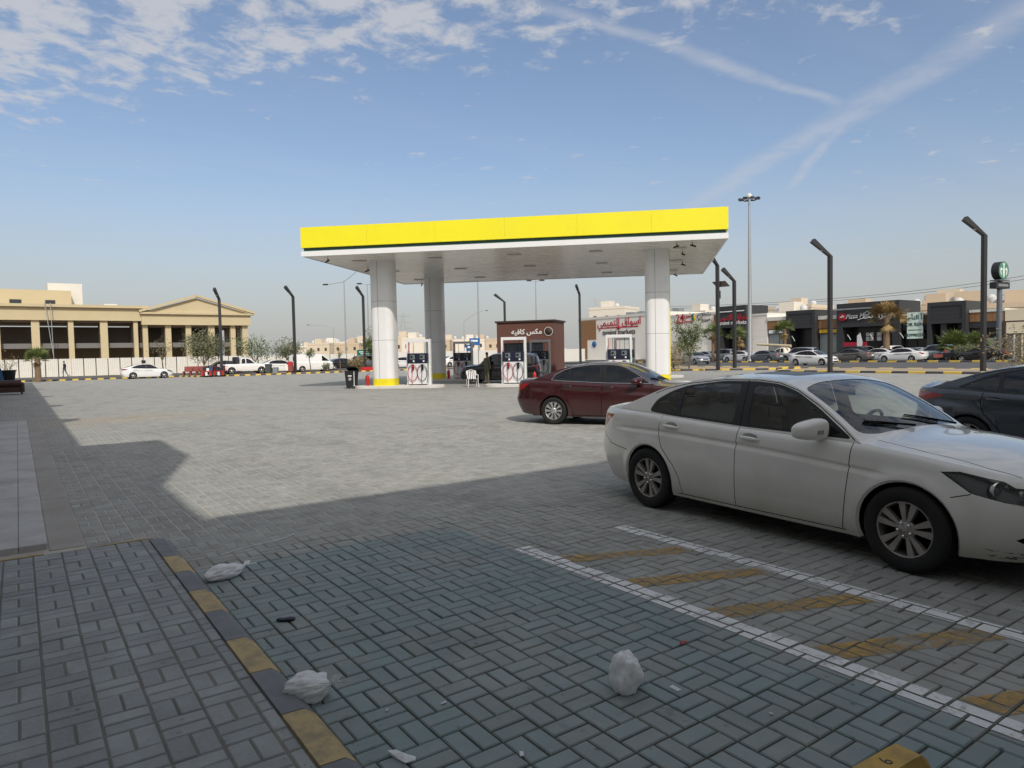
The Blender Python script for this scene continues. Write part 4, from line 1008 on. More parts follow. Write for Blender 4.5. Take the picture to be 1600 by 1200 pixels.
# the same paving where the pavers are too far to tell apart
m, nt, b = _nodes('paving_far'); pos = nt.nodes.new('ShaderNodeNewGeometry').outputs['Position']
sp = nt.nodes.new('ShaderNodeSeparateXYZ'); nt.links.new(pos, sp.inputs[0])
ux = mth(nt, 'DIVIDE', mth(nt, 'SUBTRACT', sp.outputs[0], BX0), MOD); uy = mth(nt, 'DIVIDE', mth(nt, 'SUBTRACT', sp.outputs[1], BY0), MOD)
ix, iy = mth(nt, 'FLOOR', ux), mth(nt, 'FLOOR', uy); fx, fy = mth(nt, 'FRACT', ux), mth(nt, 'FRACT', uy)
par = mth(nt, 'FLOORED_MODULO', mth(nt, 'ADD', ix, iy), 2.0)
edge = mth(nt, 'MAXIMUM', rng(nt, mth(nt, 'ABSOLUTE', mth(nt, 'SUBTRACT', fx, 0.5)), 0.462, 0.475), rng(nt, mth(nt, 'ABSOLUTE', mth(nt, 'SUBTRACT', fy, 0.5)), 0.462, 0.475))
half = mixc(nt, par, fy, fx); 
hs_ = nt.nodes.new('ShaderNodeSeparateColor'); nt.links.new(half, hs_.inputs[0]); half = hs_.outputs[0]
mid_l = rng(nt, mth(nt, 'ABSOLUTE', mth(nt, 'SUBTRACT', half, 0.5)), 0.025, 0.038, 1, 0)
edge = mth(nt, 'MAXIMUM', edge, mid_l)
cb = nt.nodes.new('ShaderNodeCombineXYZ'); nt.links.new(ix, cb.inputs[0]); nt.links.new(iy, cb.inputs[1]); nt.links.new(mth(nt, 'GREATER_THAN', half, 0.5), cb.inputs[2])
wn = nt.nodes.new('ShaderNodeTexWhiteNoise'); nt.links.new(cb.outputs[0], wn.inputs['Vector'])
c, mid, fine = brick_colour(nt, pos, wn.outputs['Value'])
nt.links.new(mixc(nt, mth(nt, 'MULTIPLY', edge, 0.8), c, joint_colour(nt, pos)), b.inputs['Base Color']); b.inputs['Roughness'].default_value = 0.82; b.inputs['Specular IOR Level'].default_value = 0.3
mat('sand', (0.40, 0.33, 0.24), 0.95, 0, 0.18, 0.3, bump=0.4, bs=6, world=True, spec=0.1)
mat('asphalt', (0.105, 0.105, 0.107), 0.88, 0, 0.18, 0.6, bump=0.3, bs=60, world=True, dirt=(0.20, 0.18, 0.15), dirt_amt=0.35, dirt_s=0.25, spec=0.3)
mat('concrete', (0.50, 0.495, 0.485), 0.85, 0, 0.18, 1.6, bump=0.25, bs=30, world=True, dirt=(0.25, 0.235, 0.21), dirt_amt=0.7, dirt_s=1.3)
mat('concrete_strip', (0.36, 0.345, 0.32), 0.88, 0, 0.16, 1.1, bump=0.25, bs=30, world=True, dirt=(0.24, 0.20, 0.15), dirt_amt=0.55, dirt_s=0.8)
mat('kerb_yellow', (0.46, 0.345, 0.165), 0.75, 0, 0.14, 3, bump=0.2, bs=40, world=True, dirt=(0.17, 0.15, 0.12), dirt_amt=0.95, dirt_s=9)
mat('kerb_dark', (0.060, 0.062, 0.068), 0.78, 0, 0.2, 3, bump=0.2, bs=40, world=True, dirt=(0.16, 0.14, 0.12), dirt_amt=0.5, dirt_s=4)
mat('kerb_grey', (0.19, 0.198, 0.21), 0.8, 0, 0.15, 3, bump=0.2, bs=40, world=True, dirt=(0.10, 0.10, 0.10), dirt_amt=0.6, dirt_s=4)
mat('kerb_bright', (0.72, 0.50, 0.07), 0.75, 0, 0.14, 3, world=True, dirt=(0.40, 0.32, 0.2), dirt_amt=0.4, dirt_s=3)
mat('island_white', (0.70, 0.69, 0.66), 0.7, 0, 0.08, 2, world=True, dirt=(0.42, 0.38, 0.32), dirt_amt=0.4, dirt_s=2)
def worn_paint(name, col, lo, hi, scale):
    m, nt, b = _nodes(name); L = nt.links
    pos = nt.nodes.new('ShaderNodeNewGeometry').outputs['Position']
    a = nzw(nt, pos, scale, 8, 0.75); c = nzw(nt, pos, scale * 7, 5, 0.7)
    k = rng(nt, mth(nt, 'ADD', mth(nt, 'MULTIPLY', a, 0.75), mth(nt, 'MULTIPLY', c, 0.25)), lo, hi)
    L.new(mixc(nt, c, tuple(x * 0.8 for x in col), col), b.inputs['Base Color']); b.inputs['Roughness'].default_value = 0.75
    L.new(k, b.inputs['Alpha'])
worn_paint('paint_white', (0.80, 0.80, 0.78), 0.30, 0.50, 5.0); worn_paint('paint_yellow', (0.52, 0.33, 0.10), 0.36, 0.60, 3.0); worn_paint('paint_faint', (0.6, 0.6, 0.58), 0.42, 0.62, 2.0)

# ----------------------------------------------------------------- ground sheets
def sheet(name, x0, x1, y0, y1, z, m, kind='structure', parent=None):
    b = MB(); b.add([(x0, y0, z), (x1, y0, z), (x1, y1, z), (x0, y1, z)], [(0, 1, 2, 3)])
    o = b.build(name, m, parent)
    if parent is None: tag(o, kind=kind)
    return o
sheet('ground', -2500, 2500, -2500, 2500, -0.10, 'sand')
TS = MOD * 10
PX0, PX1, PY0, PY1 = BX0 - 1 * TS, BX0 + 22 * TS, BY0 - 2 * TS, BY0 + 36 * TS        # plaza extent
fr = MB(); bed = MB(); tiles = []
walk_top = 0.055
for i in range(-1, 26):
    for j in range(-3, 38):
        x0, y0 = BX0 + i * TS, BY0 + j * TS; x1, y1 = x0 + TS, y0 + TS
        q = [proj((x, y, 0)) for x in (x0, (x0+x1)/2, x1) for y in (y0, (y0+y1)/2, y1)]
        vis = any(d > 0.3 and -160 < a < 1760 and b_ < 1420 for a, b_, d in q); dist = min(d for _, _, d in q)
        if vis and dist < 15.0:
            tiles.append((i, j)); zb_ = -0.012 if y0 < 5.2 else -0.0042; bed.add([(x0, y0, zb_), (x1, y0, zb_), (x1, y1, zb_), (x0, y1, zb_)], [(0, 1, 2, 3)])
        else:
            fr.add([(x0, y0, 0), (x1, y0, 0), (x1, y1, 0), (x0, y1, 0)], [(0, 1, 2, 3)])
paving = fr.build('paving', 'paving_far'); tag(paving, kind='structure')
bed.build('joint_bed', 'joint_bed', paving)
walk = thing('sidewalk', None, None); tag(walk, kind='structure')
WX, WY = 0.955, 7.28                                                   # sidewalk ends
b = MB(); b.box(-2.4, WX + 0.02, -4.0, WY, -0.05, walk_top - 0.0065); b.build('joint_bed', 'walk_bed', walk)

def clip_poly(poly, half):
    """Sutherland-Hodgman against half planes (nx, ny, c): nx x + ny y <= c"""
    for (a, b_, c) in half:
        out = []
        for i in range(len(poly)):
            p, q = poly[i], poly[(i + 1) % len(poly)]; dp = a*p[0] + b_*p[1] - c; dq = a*q[0] + b_*q[1] - c
            if dp <= 0: out.append(p)
            if (dp < 0 < dq) or (dq < 0 < dp):
                t = dp / (dp - dq); out.append((p[0] + (q[0]-p[0])*t, p[1] + (q[1]-p[1])*t))
        poly = out
        if len(poly) < 3: return []
    return poly
def halves(poly):
    h = []
    for i in range(len(poly)):
        (x0, y0), (x1, y1) = poly[i], poly[(i + 1) % len(poly)]; nx, ny = y1 - y0, x0 - x1; h.append((nx, ny, nx*x0 + ny*y0))
    return h
MARKS = [('parking_line', [(3.46, -1.2), (3.63, -1.2), (3.655, 4.95), (3.485, 4.95)], 'paint_white', MB()),
         ('parking_line', [(4.635, -1.2), (4.805, -1.2), (4.83, 4.95), (4.66, 4.95)], 'paint_white', MB())]
for k in range(5):
    y = 1.44 + 0.765 * k; MARKS.append(('hatch_stripe', [(3.655, y - 0.17), (4.635, y - 0.60), (4.635, y - 0.40), (3.66, y + 0.03)], 'paint_yellow', MB()))
MARKS = [(n_, p, m_, o, halves(p), (min(a for a, _ in p), max(a for a, _ in p), min(c for _, c in p), max(c for _, c in p))) for n_, p, m_, o in MARKS]

rb = random.Random(3); bricks = []
def add_module(i, j, z, wk, keep):
    x0, y0 = BX0 + i * MOD, BY0 + j * MOD; h = MOD / 2
    rects = [(x0, x0 + h, y0, y0 + MOD), (x0 + h, x0 + MOD, y0, y0 + MOD)] if (i + j) % 2 else [(x0, x0 + MOD, y0, y0 + h), (x0, x0 + MOD, y0 + h, y0 + MOD)]
    for (a, b_, c, d) in rects:
        if wk: b_ = min(b_, 0.934); d = min(d, WY - 0.034)
        else:
            if c < WY: a = max(a, 1.108)
        if b_ - a < 0.025 or d - c < 0.025: continue
        if keep((a + b_) / 2, (c + d) / 2):
            g1, g2, g3, g4 = (0.0038 + rb.uniform(0, .0022) for _ in range(4))
            bricks.append((a + g1, b_ - g2, c + g3, d - g4, z + rb.uniform(-0.0026, 0.0022), rb.uniform(-0.012, 0.012), rb.uniform(-0.012, 0.012), rb.random(), wk))
plz = lambda x, y: not (x < WX + 0.12 and y < WY + 0.02) and not (x < 0.44 and y > WY) and not (7.35 > y > 7.0 and x < 0.5)
for (ti, tj) in tiles:
    for i in range(10):
        for j in range(10): add_module(ti * 10 + i, tj * 10 + j, 0.0, 0, plz)
for i in range(-9, 5):
    for j in range(-6, 36):
        if BX0 + i * MOD < .93 and BY0 + j * MOD < WY - .04: add_module(i, j, walk_top, 1, lambda x, y: True)
def size_in_view(r):
    x, y, z = (r[0] + r[1]) / 2, (r[2] + r[3]) / 2, r[4]; a, b_, d = proj((x, y, z))
    return d if (d > 0.5 and 0 < a < 1600 and 0 < b_ < 1200) else 1e9
order = sorted(range(len(bricks)), key=lambda k: size_in_view(bricks[k])); single = set(order[:300])
def brick_verts(a, b_, c, d, z, tx, ty):
    ch = 0.0060; hx, hy = (b_ - a) / 2, (d - c) / 2; vs = []
    for (k, dz) in ((0.0, -0.022), (0.0, -0.0055), (ch, 0.0)):
        for (sx, sy) in ((-1, -1), (1, -1), (1, 1), (-1, 1)): vs.append(((hx - k) * sx, (hy - k) * sy, dz + (hx * sx * tx + hy * sy * ty)))
    return vs
BF = [(0,1,5,4),(1,2,6,5),(2,3,7,6),(3,0,4,7),(4,5,9,8),(5,6,10,9),(6,7,11,10),(7,4,8,11),(8,9,10,11)]
proto = {}
for wk in (0, 1):
    V = []; F = []; tn = []
    for k, r in enumerate(bricks):
        if r[8] != wk: continue
        a, b_, c, d, z, tx, ty, t, _ = r; cx, cy = (a + b_) / 2, (c + d) / 2
        if k in single:
            key = (wk, round(b_ - a, 2), round(d - c, 2), int(t * 4))
            if key not in proto:
                me = bpy.data.meshes.new('brick'); me.from_pydata(brick_verts(a, b_, c, d, 0, (t - .5) * .01, (t - .4) * .008), [], BF); me.materials.append(M['paver_walk' if wk else 'paver']); proto[key] = me
                at = me.attributes.new('tone', 'FLOAT', 'FACE'); at.data.foreach_set('value', [t] * 9)
            o = bpy.data.objects.new('brick', proto[key]); o.location = (cx, cy, z); link(o, walk if wk else paving)
        else:
            n0 = len(V); V += [(cx + x, cy + y, z + w) for x, y, w in brick_verts(a, b_, c, d, z, tx, ty)]; F += [tuple(n0 + q for q in f) for f in BF]; tn += [t] * 9
        if not wk:
            for (_, pl, _, mb, hv, bb) in MARKS:
                if b_ > bb[0] and a < bb[1] and d > bb[2] and c < bb[3]:
                    pp = clip_poly([(a + .003, c + .003), (b_ - .003, c + .003), (b_ - .003, d - .003), (a + .003, d - .003)], hv)
                    if len(pp) >= 3: mb.add([(x, y, z + 0.0042) for x, y in pp], [tuple(range(len(pp)))])
    me = bpy.data.meshes.new('brick_field'); me.from_pydata(V, [], F); me.materials.append(M['paver_walk' if wk else 'paver'])
    at = me.attributes.new('tone', 'FLOAT', 'FACE'); at.data.foreach_set('value', tn)
    o = bpy.data.objects.new('brick_field', me); link(o, walk if wk else paving); o['kind'] = 'stuff'
for (n_, p, m_, mb, hv, bb) in MARKS:
    if mb.v: mb.build(n_, m_, paving)
# faint worn marks further out on the plaza
for px, py, w, d in ((320, 620, 0.7, 1.4), (262, 653, 0.9, 0.5), (700, 640, 2.6, 0.14), (560, 612, 4.5, 0.12)):
    g = gp(px, py); sheet('faded_marking', g.x - w / 2, g.x + w / 2, g.y - d / 2, g.y + d / 2, 0.005, 'paint_faint', parent=paving)
# concrete strip and slab along the shop front
b = MB()
for k in range(9):
    y = 7.62 + k * 2.9; b.cbox(0.17, 0.45, y, y + 2.885, -0.02, 0.004, 0.004)
tag(b.build('drain_strip', 'concrete_strip'), kind='structure')
slab = thing('porch_slab', None, None); tag(slab, kind='structure')
for k in range(6):
    y = 7.72 + k * 2.85
    for x0, x1 in ((-1.7, -0.063), (-0.06, 0.155)):
        b = MB(); b.cbox(x0, x1, y, y + 2.838, -0.05, 0.055, 0.006); b.build('slab', 'concrete', slab)
b = MB(); b.box(-1.7, 0.16, 25.0, 72, -0.05, -0.002); tag(b.build('far_walkway', 'concrete_strip'), kind='structure')
# kerb of painted blocks beside the bay
kerb = thing('kerb', None, None); tag(kerb, kind='structure')
ys = [7.18, 6.47, 5.93, 5.38, 4.86, 4.29, 3.76, 3.23, 2.72, 2.20, 1.68, 1.16, 0.64, 0.12, -0.4, -0.92]
for k in range(len(ys) - 1):
    y0, y1 = ys[k + 1] + 0.004, ys[k] - 0.004; b = MB(); x0, x1 = 0.935, 1.105
    prof = [(x0, -0.05), (x1, -0.05), (x1, 0.004), (x1 - 0.012, 0.022), (x1 - 0.062, 0.060), (x0, 0.064)]
    b.prism(prof, y0, y1, 0, lambda a, c, h: (a, h, c)); b.build('kerb_block', 'kerb_yellow' if k % 2 else 'kerb_grey', kerb)
b = MB(); b.box(0.55, 0.94, WY - 0.03, WY + 0.03, -0.02, 0.058); b.build('edge_strip', 'kerb_yellow', kerb)
b = MB(); b.box(-0.6, 0.12, WY + 0.02, WY + 0.07, -0.02, 0.050); b.build('edge_strip', 'kerb_yellow', kerb)
def kerb_run(name, pts, step, zt=0.14, w=0.22, mats=('kerb_bright', 'kerb_dark'), fill=None, closed=False):
    """kerb of alternating painted blocks along a polyline"""
    root = thing(name, None, None, (*pts[0], 0)); tag(root, kind='structure'); n = 0
    pm = {}
    for i in range(len(pts) - (0 if closed else 1)):
        a = Vector((*pts[i], 0)); c = Vector((*pts[(i + 1) % len(pts)], 0)); L_ = (c - a).length; k = max(1, round(L_ / step)); d = (c - a) / k; ang = math.atan2(d.y, d.x); sl_ = d.length
        for q in range(k):
            key = (n % 2, round(sl_, 3))
            if key not in pm:
                b = MB(); b.cbox(0.006, sl_ - 0.006, -w / 2, w / 2, -0.05, zt, 0.03); pm[key] = b.mesh('kerb_block', mats[n % 2])
            o = bpy.data.objects.new('kerb_block', pm[key]); link(o, root); o.location = a + d * q - Vector((*pts[0], 0)); o.rotation_euler = (0, 0, ang); n += 1
    if fill:
        b = MB(); b.add([(x - pts[0][0], y - pts[0][1], zt - 0.03) for x, y in pts], [tuple(range(len(pts)))]); b.build('island_fill', fill, root)
    return root
kerb_run('kerb', [(-1.0, 78.4), (13.6, 78.4)], 0.52)
kerb_run('kerb', [(13.6, 78.2), (15.2, 73.7), (43.0, 73.7)], 0.52)
b = MB(); b.add([(-1.7, 78.5, 0.09), (13.6, 78.5, 0.09), (15.4, 73.9, 0.09), (60, 73.9, 0.09), (60, 94, 0.09), (-1.7, 94, 0.09)], [(0,1,2,3,4,5)]); tag(b.build('verge', 'sand'), kind='structure')
sheet('side_road', -40, 140, 80.5, 93.5, 0.10, 'asphalt')
# islands, road and the parking beyond on the right
kerb_run('kerb', [(44.6, -6), (44.6, 29.8), (46.2, 31.0), (51.2, 31.0), (51.2, -6)], 1.0, fill='sand', closed=True)
kerb_run('kerb', [(42.8, 41.2), (48.6, 33.4), (53.5, 33.8), (53.5, 47.5), (44.0, 47.5)], 1.0, fill='sand', closed=True)
sheet('road', 53.6, 74.4, -60, 130, -0.004, 'asphalt')
kerb_run('kerb', [(74.5, 8), (74.5, 74)], 1.0, zt=0.16)
sheet('car_park', 74.6, 94, -20, 150, 0.0, 'asphalt')
sheet('shop_walkway', 91.5, 97, -20, 150, 0.1, 'concrete')
# ----------------------------------------------------------------- shop buildings behind and beside the camera (they cast the shade)
mat('render_cream', (0.70, 0.66, 0.58), 0.85, 0, 0.06, 0.5, bump=0.15, bs=25, dirt=(0.38, 0.33, 0.26), dirt_amt=0.3, dirt_s=0.4)  # unseen walls, paled to bounce light into the shaded foreground
mat('shop_glass', (0.02, 0.025, 0.03), 0.08, 0, 0.1, 1.0, spec=0.8); mat('dark_metal', (0.030, 0.031, 0.033), 0.5, 0.3, 0.12, 2); mat('steel_grey', (0.36, 0.37, 0.38), 0.4, 0.7, 0.08, 2)
def shop_block(name, label, x0, x1, y0, y1, h, wins):
    t = thing(name, label, 'building', ((x0 + x1) / 2, (y0 + y1) / 2, 0)); ox, oy = t.location.x, t.location.y
    b = MB(); b.box(x0 - ox, x1 - ox, y0 - oy, y1 - oy, -0.05, h - 0.25); b.build('wall', 'render_cream', t)
    b = MB(); b.box(x0 - ox - .002, x1 - ox + .002, y0 - oy - .002, y1 - oy + .002, h - 0.25, h); b.build('parapet', 'render_cream', t)
    for (a0, a1, z0, z1, face) in wins:
        w = MB()
        if face == 'x': w.box(x1 - ox - 0.02, x1 - ox + 0.03, a0 - oy, a1 - oy, z0, z1)
        else: w.box(a0 - ox, a1 - ox, y1 - oy - 0.02, y1 - oy + 0.03, z0, z1)
        w.build('shop_window', 'shop_glass', t)
    return t
KS = 1 / math.tan(SUN_EL); SX, SY = KS * math.sin(SUN_AZ), KS * math.cos(SUN_AZ)      # shadow offset per metre of height
FX = -1.75
h_far = (1.0 - FX) / SX; h_tow = (2.46 - FX) / SX; h_mid = (1.58 - FX) / SX
y_wing = 8.06 - h_mid * SY; y_t0 = 13.56 - h_tow * SY
lb = shop_block('shop_building', 'cream shop row whose shadow falls along the left of the plaza', FX - 9, FX, y_t0 + 3.25, 66 , h_far, [(y_t0 + 5 + 4.4 * k, y_t0 + 8.4 + 4.4 * k, 0.3, 3.6, 'x') for k in range(13)])
for yy in (24.8, 33.5, 43.1, 55.2):
    b = MB(); y = yy - h_far * SY - lb.location.y; b.hexa([(4.5, y - .8, h_far - .5), (5.0, y - .1, h_far - .5), (4.95, y + .25, h_far - .5), (4.5, y + .3, h_far - .5), (4.5, y - .8, h_far + .05), (5.0, y - .1, h_far + .05), (4.95, y + .25, h_far + .05), (4.5, y + .3, h_far + .05)]); b.build('parapet_fin', 'render_cream', lb)
shop_block('entrance_tower', 'tall cream entrance tower of the shop row, casting the stepped shadow', FX - 6, FX, y_t0, y_t0 + 3.2, h_tow, [])
shop_block('shop_corner', 'cream corner block between the entrance tower and the shop wing', FX - 9, FX, y_wing + 0.004, y_t0 - 0.004, h_mid - 0.003, [])
shop_block('shop_wing', 'cream shop wing behind the parking bays, shading the foreground', FX - 9, 60, y_wing - 9, y_wing, h_mid, [(1.0 + 5.2 * k, 5.2 + 5.2 * k, 0.3, 3.8, 'y') for k in range(10)])

# ----------------------------------------------------------------- fuel station
mat('fascia_yellow', (0.90, 0.80, 0.0), 0.42, 0, 0.03, 0.8, coat=0.3, dirt=(0.80, 0.70, 0.02), dirt_amt=0.5, dirt_s=0.5); mat('fascia_white', (0.80, 0.80, 0.79), 0.4, 0, 0.03, 0.8); mat('fascia_green', (0.012, 0.06, 0.045), 0.5, 0, 0.05, 1)
mat('column_clad', (0.82, 0.825, 0.82), 0.38, 0, 0.04, 0.7, coat=0.2, dirt=(0.66, 0.64, 0.60), dirt_amt=0.35, dirt_s=0.9); mat('column_yellow', (0.86, 0.72, 0.02), 0.45, 0, 0.05, 1)
mat('pump_white', (0.76, 0.76, 0.77), 0.38, 0, 0.04, 2); mat('pump_navy', (0.012, 0.014, 0.035), 0.35, 0, 0.1, 2); mat('pump_screen', (0.16, 0.19, 0.20), 0.15, 0, 0.1, 5); mat('hose_black', (0.012, 0.012, 0.013), 0.6, 0, 0.1, 4); mat('hose_red', (0.42, 0.02, 0.03), 0.5, 0, 0.1, 4)
mat('hose_green', (0.02, 0.22, 0.08), 0.5, 0, 0.1, 4); mat('fire_red', (0.55, 0.015, 0.015), 0.35, 0, 0.08, 3, coat=0.4); mat('bin_black', (0.018, 0.018, 0.019), 0.55, 0, 0.12, 4); mat('plastic_white', (0.72, 0.72, 0.70), 0.45, 0, 0.05, 3)
mat('kiosk_brown', (0.145, 0.062, 0.045), 0.6, 0, 0.08, 1.2); mat('kiosk_dark', (0.05, 0.028, 0.022), 0.6, 0, 0.1, 1.2); mat('letter_white', (0.85, 0.85, 0.83), 0.5, 0, 0.03, 2); mat('wood_slat', (0.30, 0.155, 0.065), 0.65, 0, 0.25, 1.5, dirt=(0.20, 0.10, 0.04), dirt_amt=0.4, dirt_s=5)
m, nt, b = _nodes('soffit'); L = nt.links        # ceiling strips, slightly glossy
b.inputs['Base Color'].default_value = (0.74, 0.74, 0.72, 1)
tc = nt.nodes.new('ShaderNodeTexCoord'); n_ = nzw(nt, tc.outputs['Object'], 0.5, 5, 0.6, (1, 14, 1)); L.new(rng(nt, n_, 0.3, 0.7, 0.14, 0.34), b.inputs['Roughness'])
L.new(mixc(nt, n_, (0.72, 0.70, 0.64), (0.86, 0.84, 0.79)), b.inputs['Base Color'])
CA = math.radians(-43.8); FLc = Vector((11.7, 34.36, 0)); CEX = Vector((math.cos(CA), math.sin(CA), 0)); CEY = Vector((math.cos(math.radians(43.6)), math.sin(math.radians(43.6)), 0))
def cl(x, y, z=0.0): return FLc + CEX * x + CEY * y + Vector((0, 0, z))
ZS, ZT, CLN, CDP = 6.72, 8.14, 20.45, 14.9
can = thing('station_canopy', 'flat fuel station canopy with bright yellow fascia on four white columns', 'canopy', FLc)
def cpart(name, m, fn):
    b = MB(); fn(b); b.v = [tuple(Vector(p) - FLc) for p in b.v]; return b.build(name, m, can)
def slabc(b, x0, x1, y0, y1, z0, z1): b.hexa([cl(x0, y0, z0), cl(x1, y0, z0), cl(x1, y1, z0), cl(x0, y1, z0), cl(x0, y0, z1), cl(x1, y0, z1), cl(x1, y1, z1), cl(x0, y1, z1)])
cpart('roof_deck', 'steel_grey', lambda b: slabc(b, 0.2, CLN - 0.2, 0.2, CDP - 0.2, ZS + 0.05, ZT - 0.15))
# fascia panels, one per face section
def fascia(x0, x1, y0, y1, z0, z1, m, name): cpart(name, m, lambda b: slabc(b, x0, x1, y0, y1, z0, z1))
nf = 6; g_ = 0.0025
for k in range(nf):
    a, c = CLN * k / nf + g_, CLN * (k + 1) / nf - g_
    fascia(a, c, -0.02, 0.10, 7.14, ZT, 'fascia_yellow', 'fascia_panel'); fascia(a, c, CDP - 0.10, CDP + 0.02, 7.14, ZT, 'fascia_yellow', 'fascia_panel')
for k in range(4):
    a, c = 0.12 + (CDP - 0.24) * k / 4 + g_, 0.12 + (CDP - 0.24) * (k + 1) / 4 - g_
    fascia(0.0, 0.12, a, c, 7.14, ZT, 'fascia_yellow', 'fascia_panel'); fascia(CLN - 0.12, CLN, a, c, 7.14, ZT, 'fascia_yellow', 'fascia_panel')
fascia(0.10, CLN - 0.10, 0.10, CDP - 0.10, 6.97, 7.139, 'fascia_green', 'shadow_gap')
for a, c, d, e in ((0, CLN, -0.02, 0.10), (0, CLN, CDP - 0.10, CDP + 0.02), (0, 0.10, 0.10, CDP - 0.10), (CLN - 0.10, CLN, 0.10, CDP - 0.10)):
    fascia(a, c, d, e, ZS, 6.968, 'fascia_white', 'white_band')
# soffit planks
b = MB(); n_pl = 60
for k in range(n_pl):
    y0, y1 = 0.10 + (CDP - 0.2) * k / n_pl + 0.006, 0.10 + (CDP - 0.2) * (k + 1) / n_pl - 0.006
    b.hexa([cl(0.10, y0, ZS + .02) - FLc, cl(CLN - .10, y0, ZS + .02) - FLc, cl(CLN - .10, y1, ZS + .02) - FLc, cl(0.10, y1, ZS + .02) - FLc, cl(0.10, y0, ZS + .045) - FLc, cl(CLN - .10, y0, ZS + .045) - FLc, cl(CLN - .10, y1, ZS + .045) - FLc, cl(0.10, y1, ZS + .045) - FLc])
b.build('soffit', 'soffit', can)
mat('lamp_off', (0.42, 0.40, 0.36), 0.4, 0, 0.1, 4)
for i in range(5):
    for j in range(3):
        x, y = 2.0 + i * 4.1, 2.4 + j * 4.9; cpart('ceiling_light', 'lamp_off', lambda b: slabc(b, x - .32, x + .32, y - .2, y + .2, ZS - 0.012, ZS + 0.03))
def camera_part(x, y, dx, dy):
    def f(b):
        p = cl(x, y, ZS); b.tube([p, p - Vector((0, 0, .13))], 0.022, 6); d = (CEX * dx + CEY * dy).normalized(); q = p - Vector((0, 0, .16)); b.tube([q - d * .09 + Vector((0, 0, .04)), q + d * .16 - Vector((0, 0, .05))], 0.042, 8)
    cpart('security_camera', 'dark_metal', f)
for a in ((1.0, .8, -1, .4), (1.3, 5.2, -1, 0), (2.2, 13.8, .7, 1), (1.6, 13.9, -.7, 1), (18.9, .7, 1, -.3), (18.2, .8, -1, -.4), (18.6, 3.6, .6, -1), (18.8, 8.0, 1, 0), (18.6, 13.6, 1, .6)): camera_part(*a)
def column_part(x, y):
    """rounded cladding: flat faces with quarter-round corners, four vertical joints"""
    def ring(hx, hy, r):
        out = []
        for (sx, sy, a0) in ((1, -1, -90), (1, 1, 0), (-1, 1, 90), (-1, -1, 180)):
            for k in range(9):
                a = math.radians(a0 + 90 * k / 8); out.append((sx * (hx - r) + r * math.cos(a), sy * (hy - r) + r * math.sin(a)))
        return out
    ca = can
    b = MB(); R_ = ring(0.60, 0.60, 0.36); n = len(R_); c0 = cl(x, y) - FLc
    for (z0, z1, s_, mi) in ((0.15, 0.52, 1.02, 1), (0.52, 2.55, 1.0, 0), (2.562, 4.6, 1.0, 0), (4.612, 6.74, 1.0, 0)):
        vs = []
        for z in (z0, z1): vs += [c0 + CEX * (p[0] * s_) + CEY * (p[1] * s_) + Vector((0, 0, z)) for p in R_]
        b.add(vs, [(i, (i + 1) % n, n + (i + 1) % n, n + i) for i in range(n)], mi, True)
    for s_ in (0.985,):
        vs = []
        for z in (0.15, 6.74): vs += [c0 + CEX * (p[0] * s_) + CEY * (p[1] * s_) + Vector((0, 0, z)) for p in R_]
        b.add(vs, [(i, (i + 1) % n, n + (i + 1) % n, n + i) for i in range(n)], 2, True)
    o = b.build('column', ['column_clad', 'column_yellow', 'dark_metal'], can)
    j = MB()
    for (px_, py_) in ((-0.11, -0.602), (0.11, 0.602)): j.hexa([c0 + CEX * (px_ + q) + CEY * (py_ + w) + Vector((0, 0, z)) for z in (0.53, 6.7) for (q, w) in ((-.006, -.003), (.006, -.003), (.006, .003), (-.006, .003))])
    j.build('joint', 'dark_metal', o)
    if x < 10: return
    y_ = MB(); y_.hexa([c0 + CEX * (0.602 + q) + CEY * w + Vector((0, 0, z)) for z in (0.53, 6.7) for (q, w) in ((-.004, -.12), (.03, -.12), (.03, .12), (-.004, .12))]); y_.build('yellow_strip', 'column_yellow', o)
CX1, CX2, CY1, CY2 = 3.0, 17.3, 3.08, 12.1
for x in (CX1, CX2):
    for y in (CY1, CY2): column_part(x, y)
mat('island_paint', (0.66, 0.65, 0.61), 0.75, 0, 0.08, 2, dirt=(0.42, 0.38, 0.3), dirt_amt=0.5, dirt_s=2)
apron = MB()
pts = [(-1.5, 1.2), (CLN + 1.5, 1.2), (CLN + 1.5, CDP + 1), (-1.5, CDP + 1)]
apron.add([cl(x, y, 0.006) for x, y in pts], [(0, 1, 2, 3)]); mat('apron_concrete', (0.33, 0.325, 0.31), 0.82, 0, 0.12, 0.6, world=True, dirt=(0.2, 0.19, 0.17), dirt_amt=0.4, dirt_s=0.6)
tag(apron.build('forecourt', 'apron_concrete'), kind='structure')
def island(x0, x1, y, label):
    b = MB(); n = 10; hy = 0.75; P_ = []
    for k in range(n + 1): a = math.pi / 2 + math.pi * k / n; P_.append((x0 + hy + hy * math.cos(a), y + hy * math.sin(a)))
    for k in range(n + 1): a = -math.pi / 2 + math.pi * k / n; P_.append((x1 - hy + hy * math.cos(a), y + hy * math.sin(a)))
    P_ = P_; o = cl((x0 + x1) / 2, y)
    vs = [cl(a, c, -0.02) - o for a, c in P_] + [cl(a, c, 0.13) - o for a, c in P_] + [cl((a - (x0+x1)/2) * .985 + (x0+x1)/2, (c - y) * .96 + y, 0.15) - o for a, c in P_]; m_ = len(P_)
    fs = [(i, (i+1) % m_, m_ + (i+1) % m_, m_ + i) for i in range(m_)] + [(m_+i, m_+(i+1) % m_, 2*m_+(i+1) % m_, 2*m_+i) for i in range(m_)] + [tuple(range(2*m_, 3*m_))]
    b.add(vs, fs); q = b.build('pump_island', 'island_paint', loc=o); return tag(q, label, 'island', 'raised pump islands under the canopy')
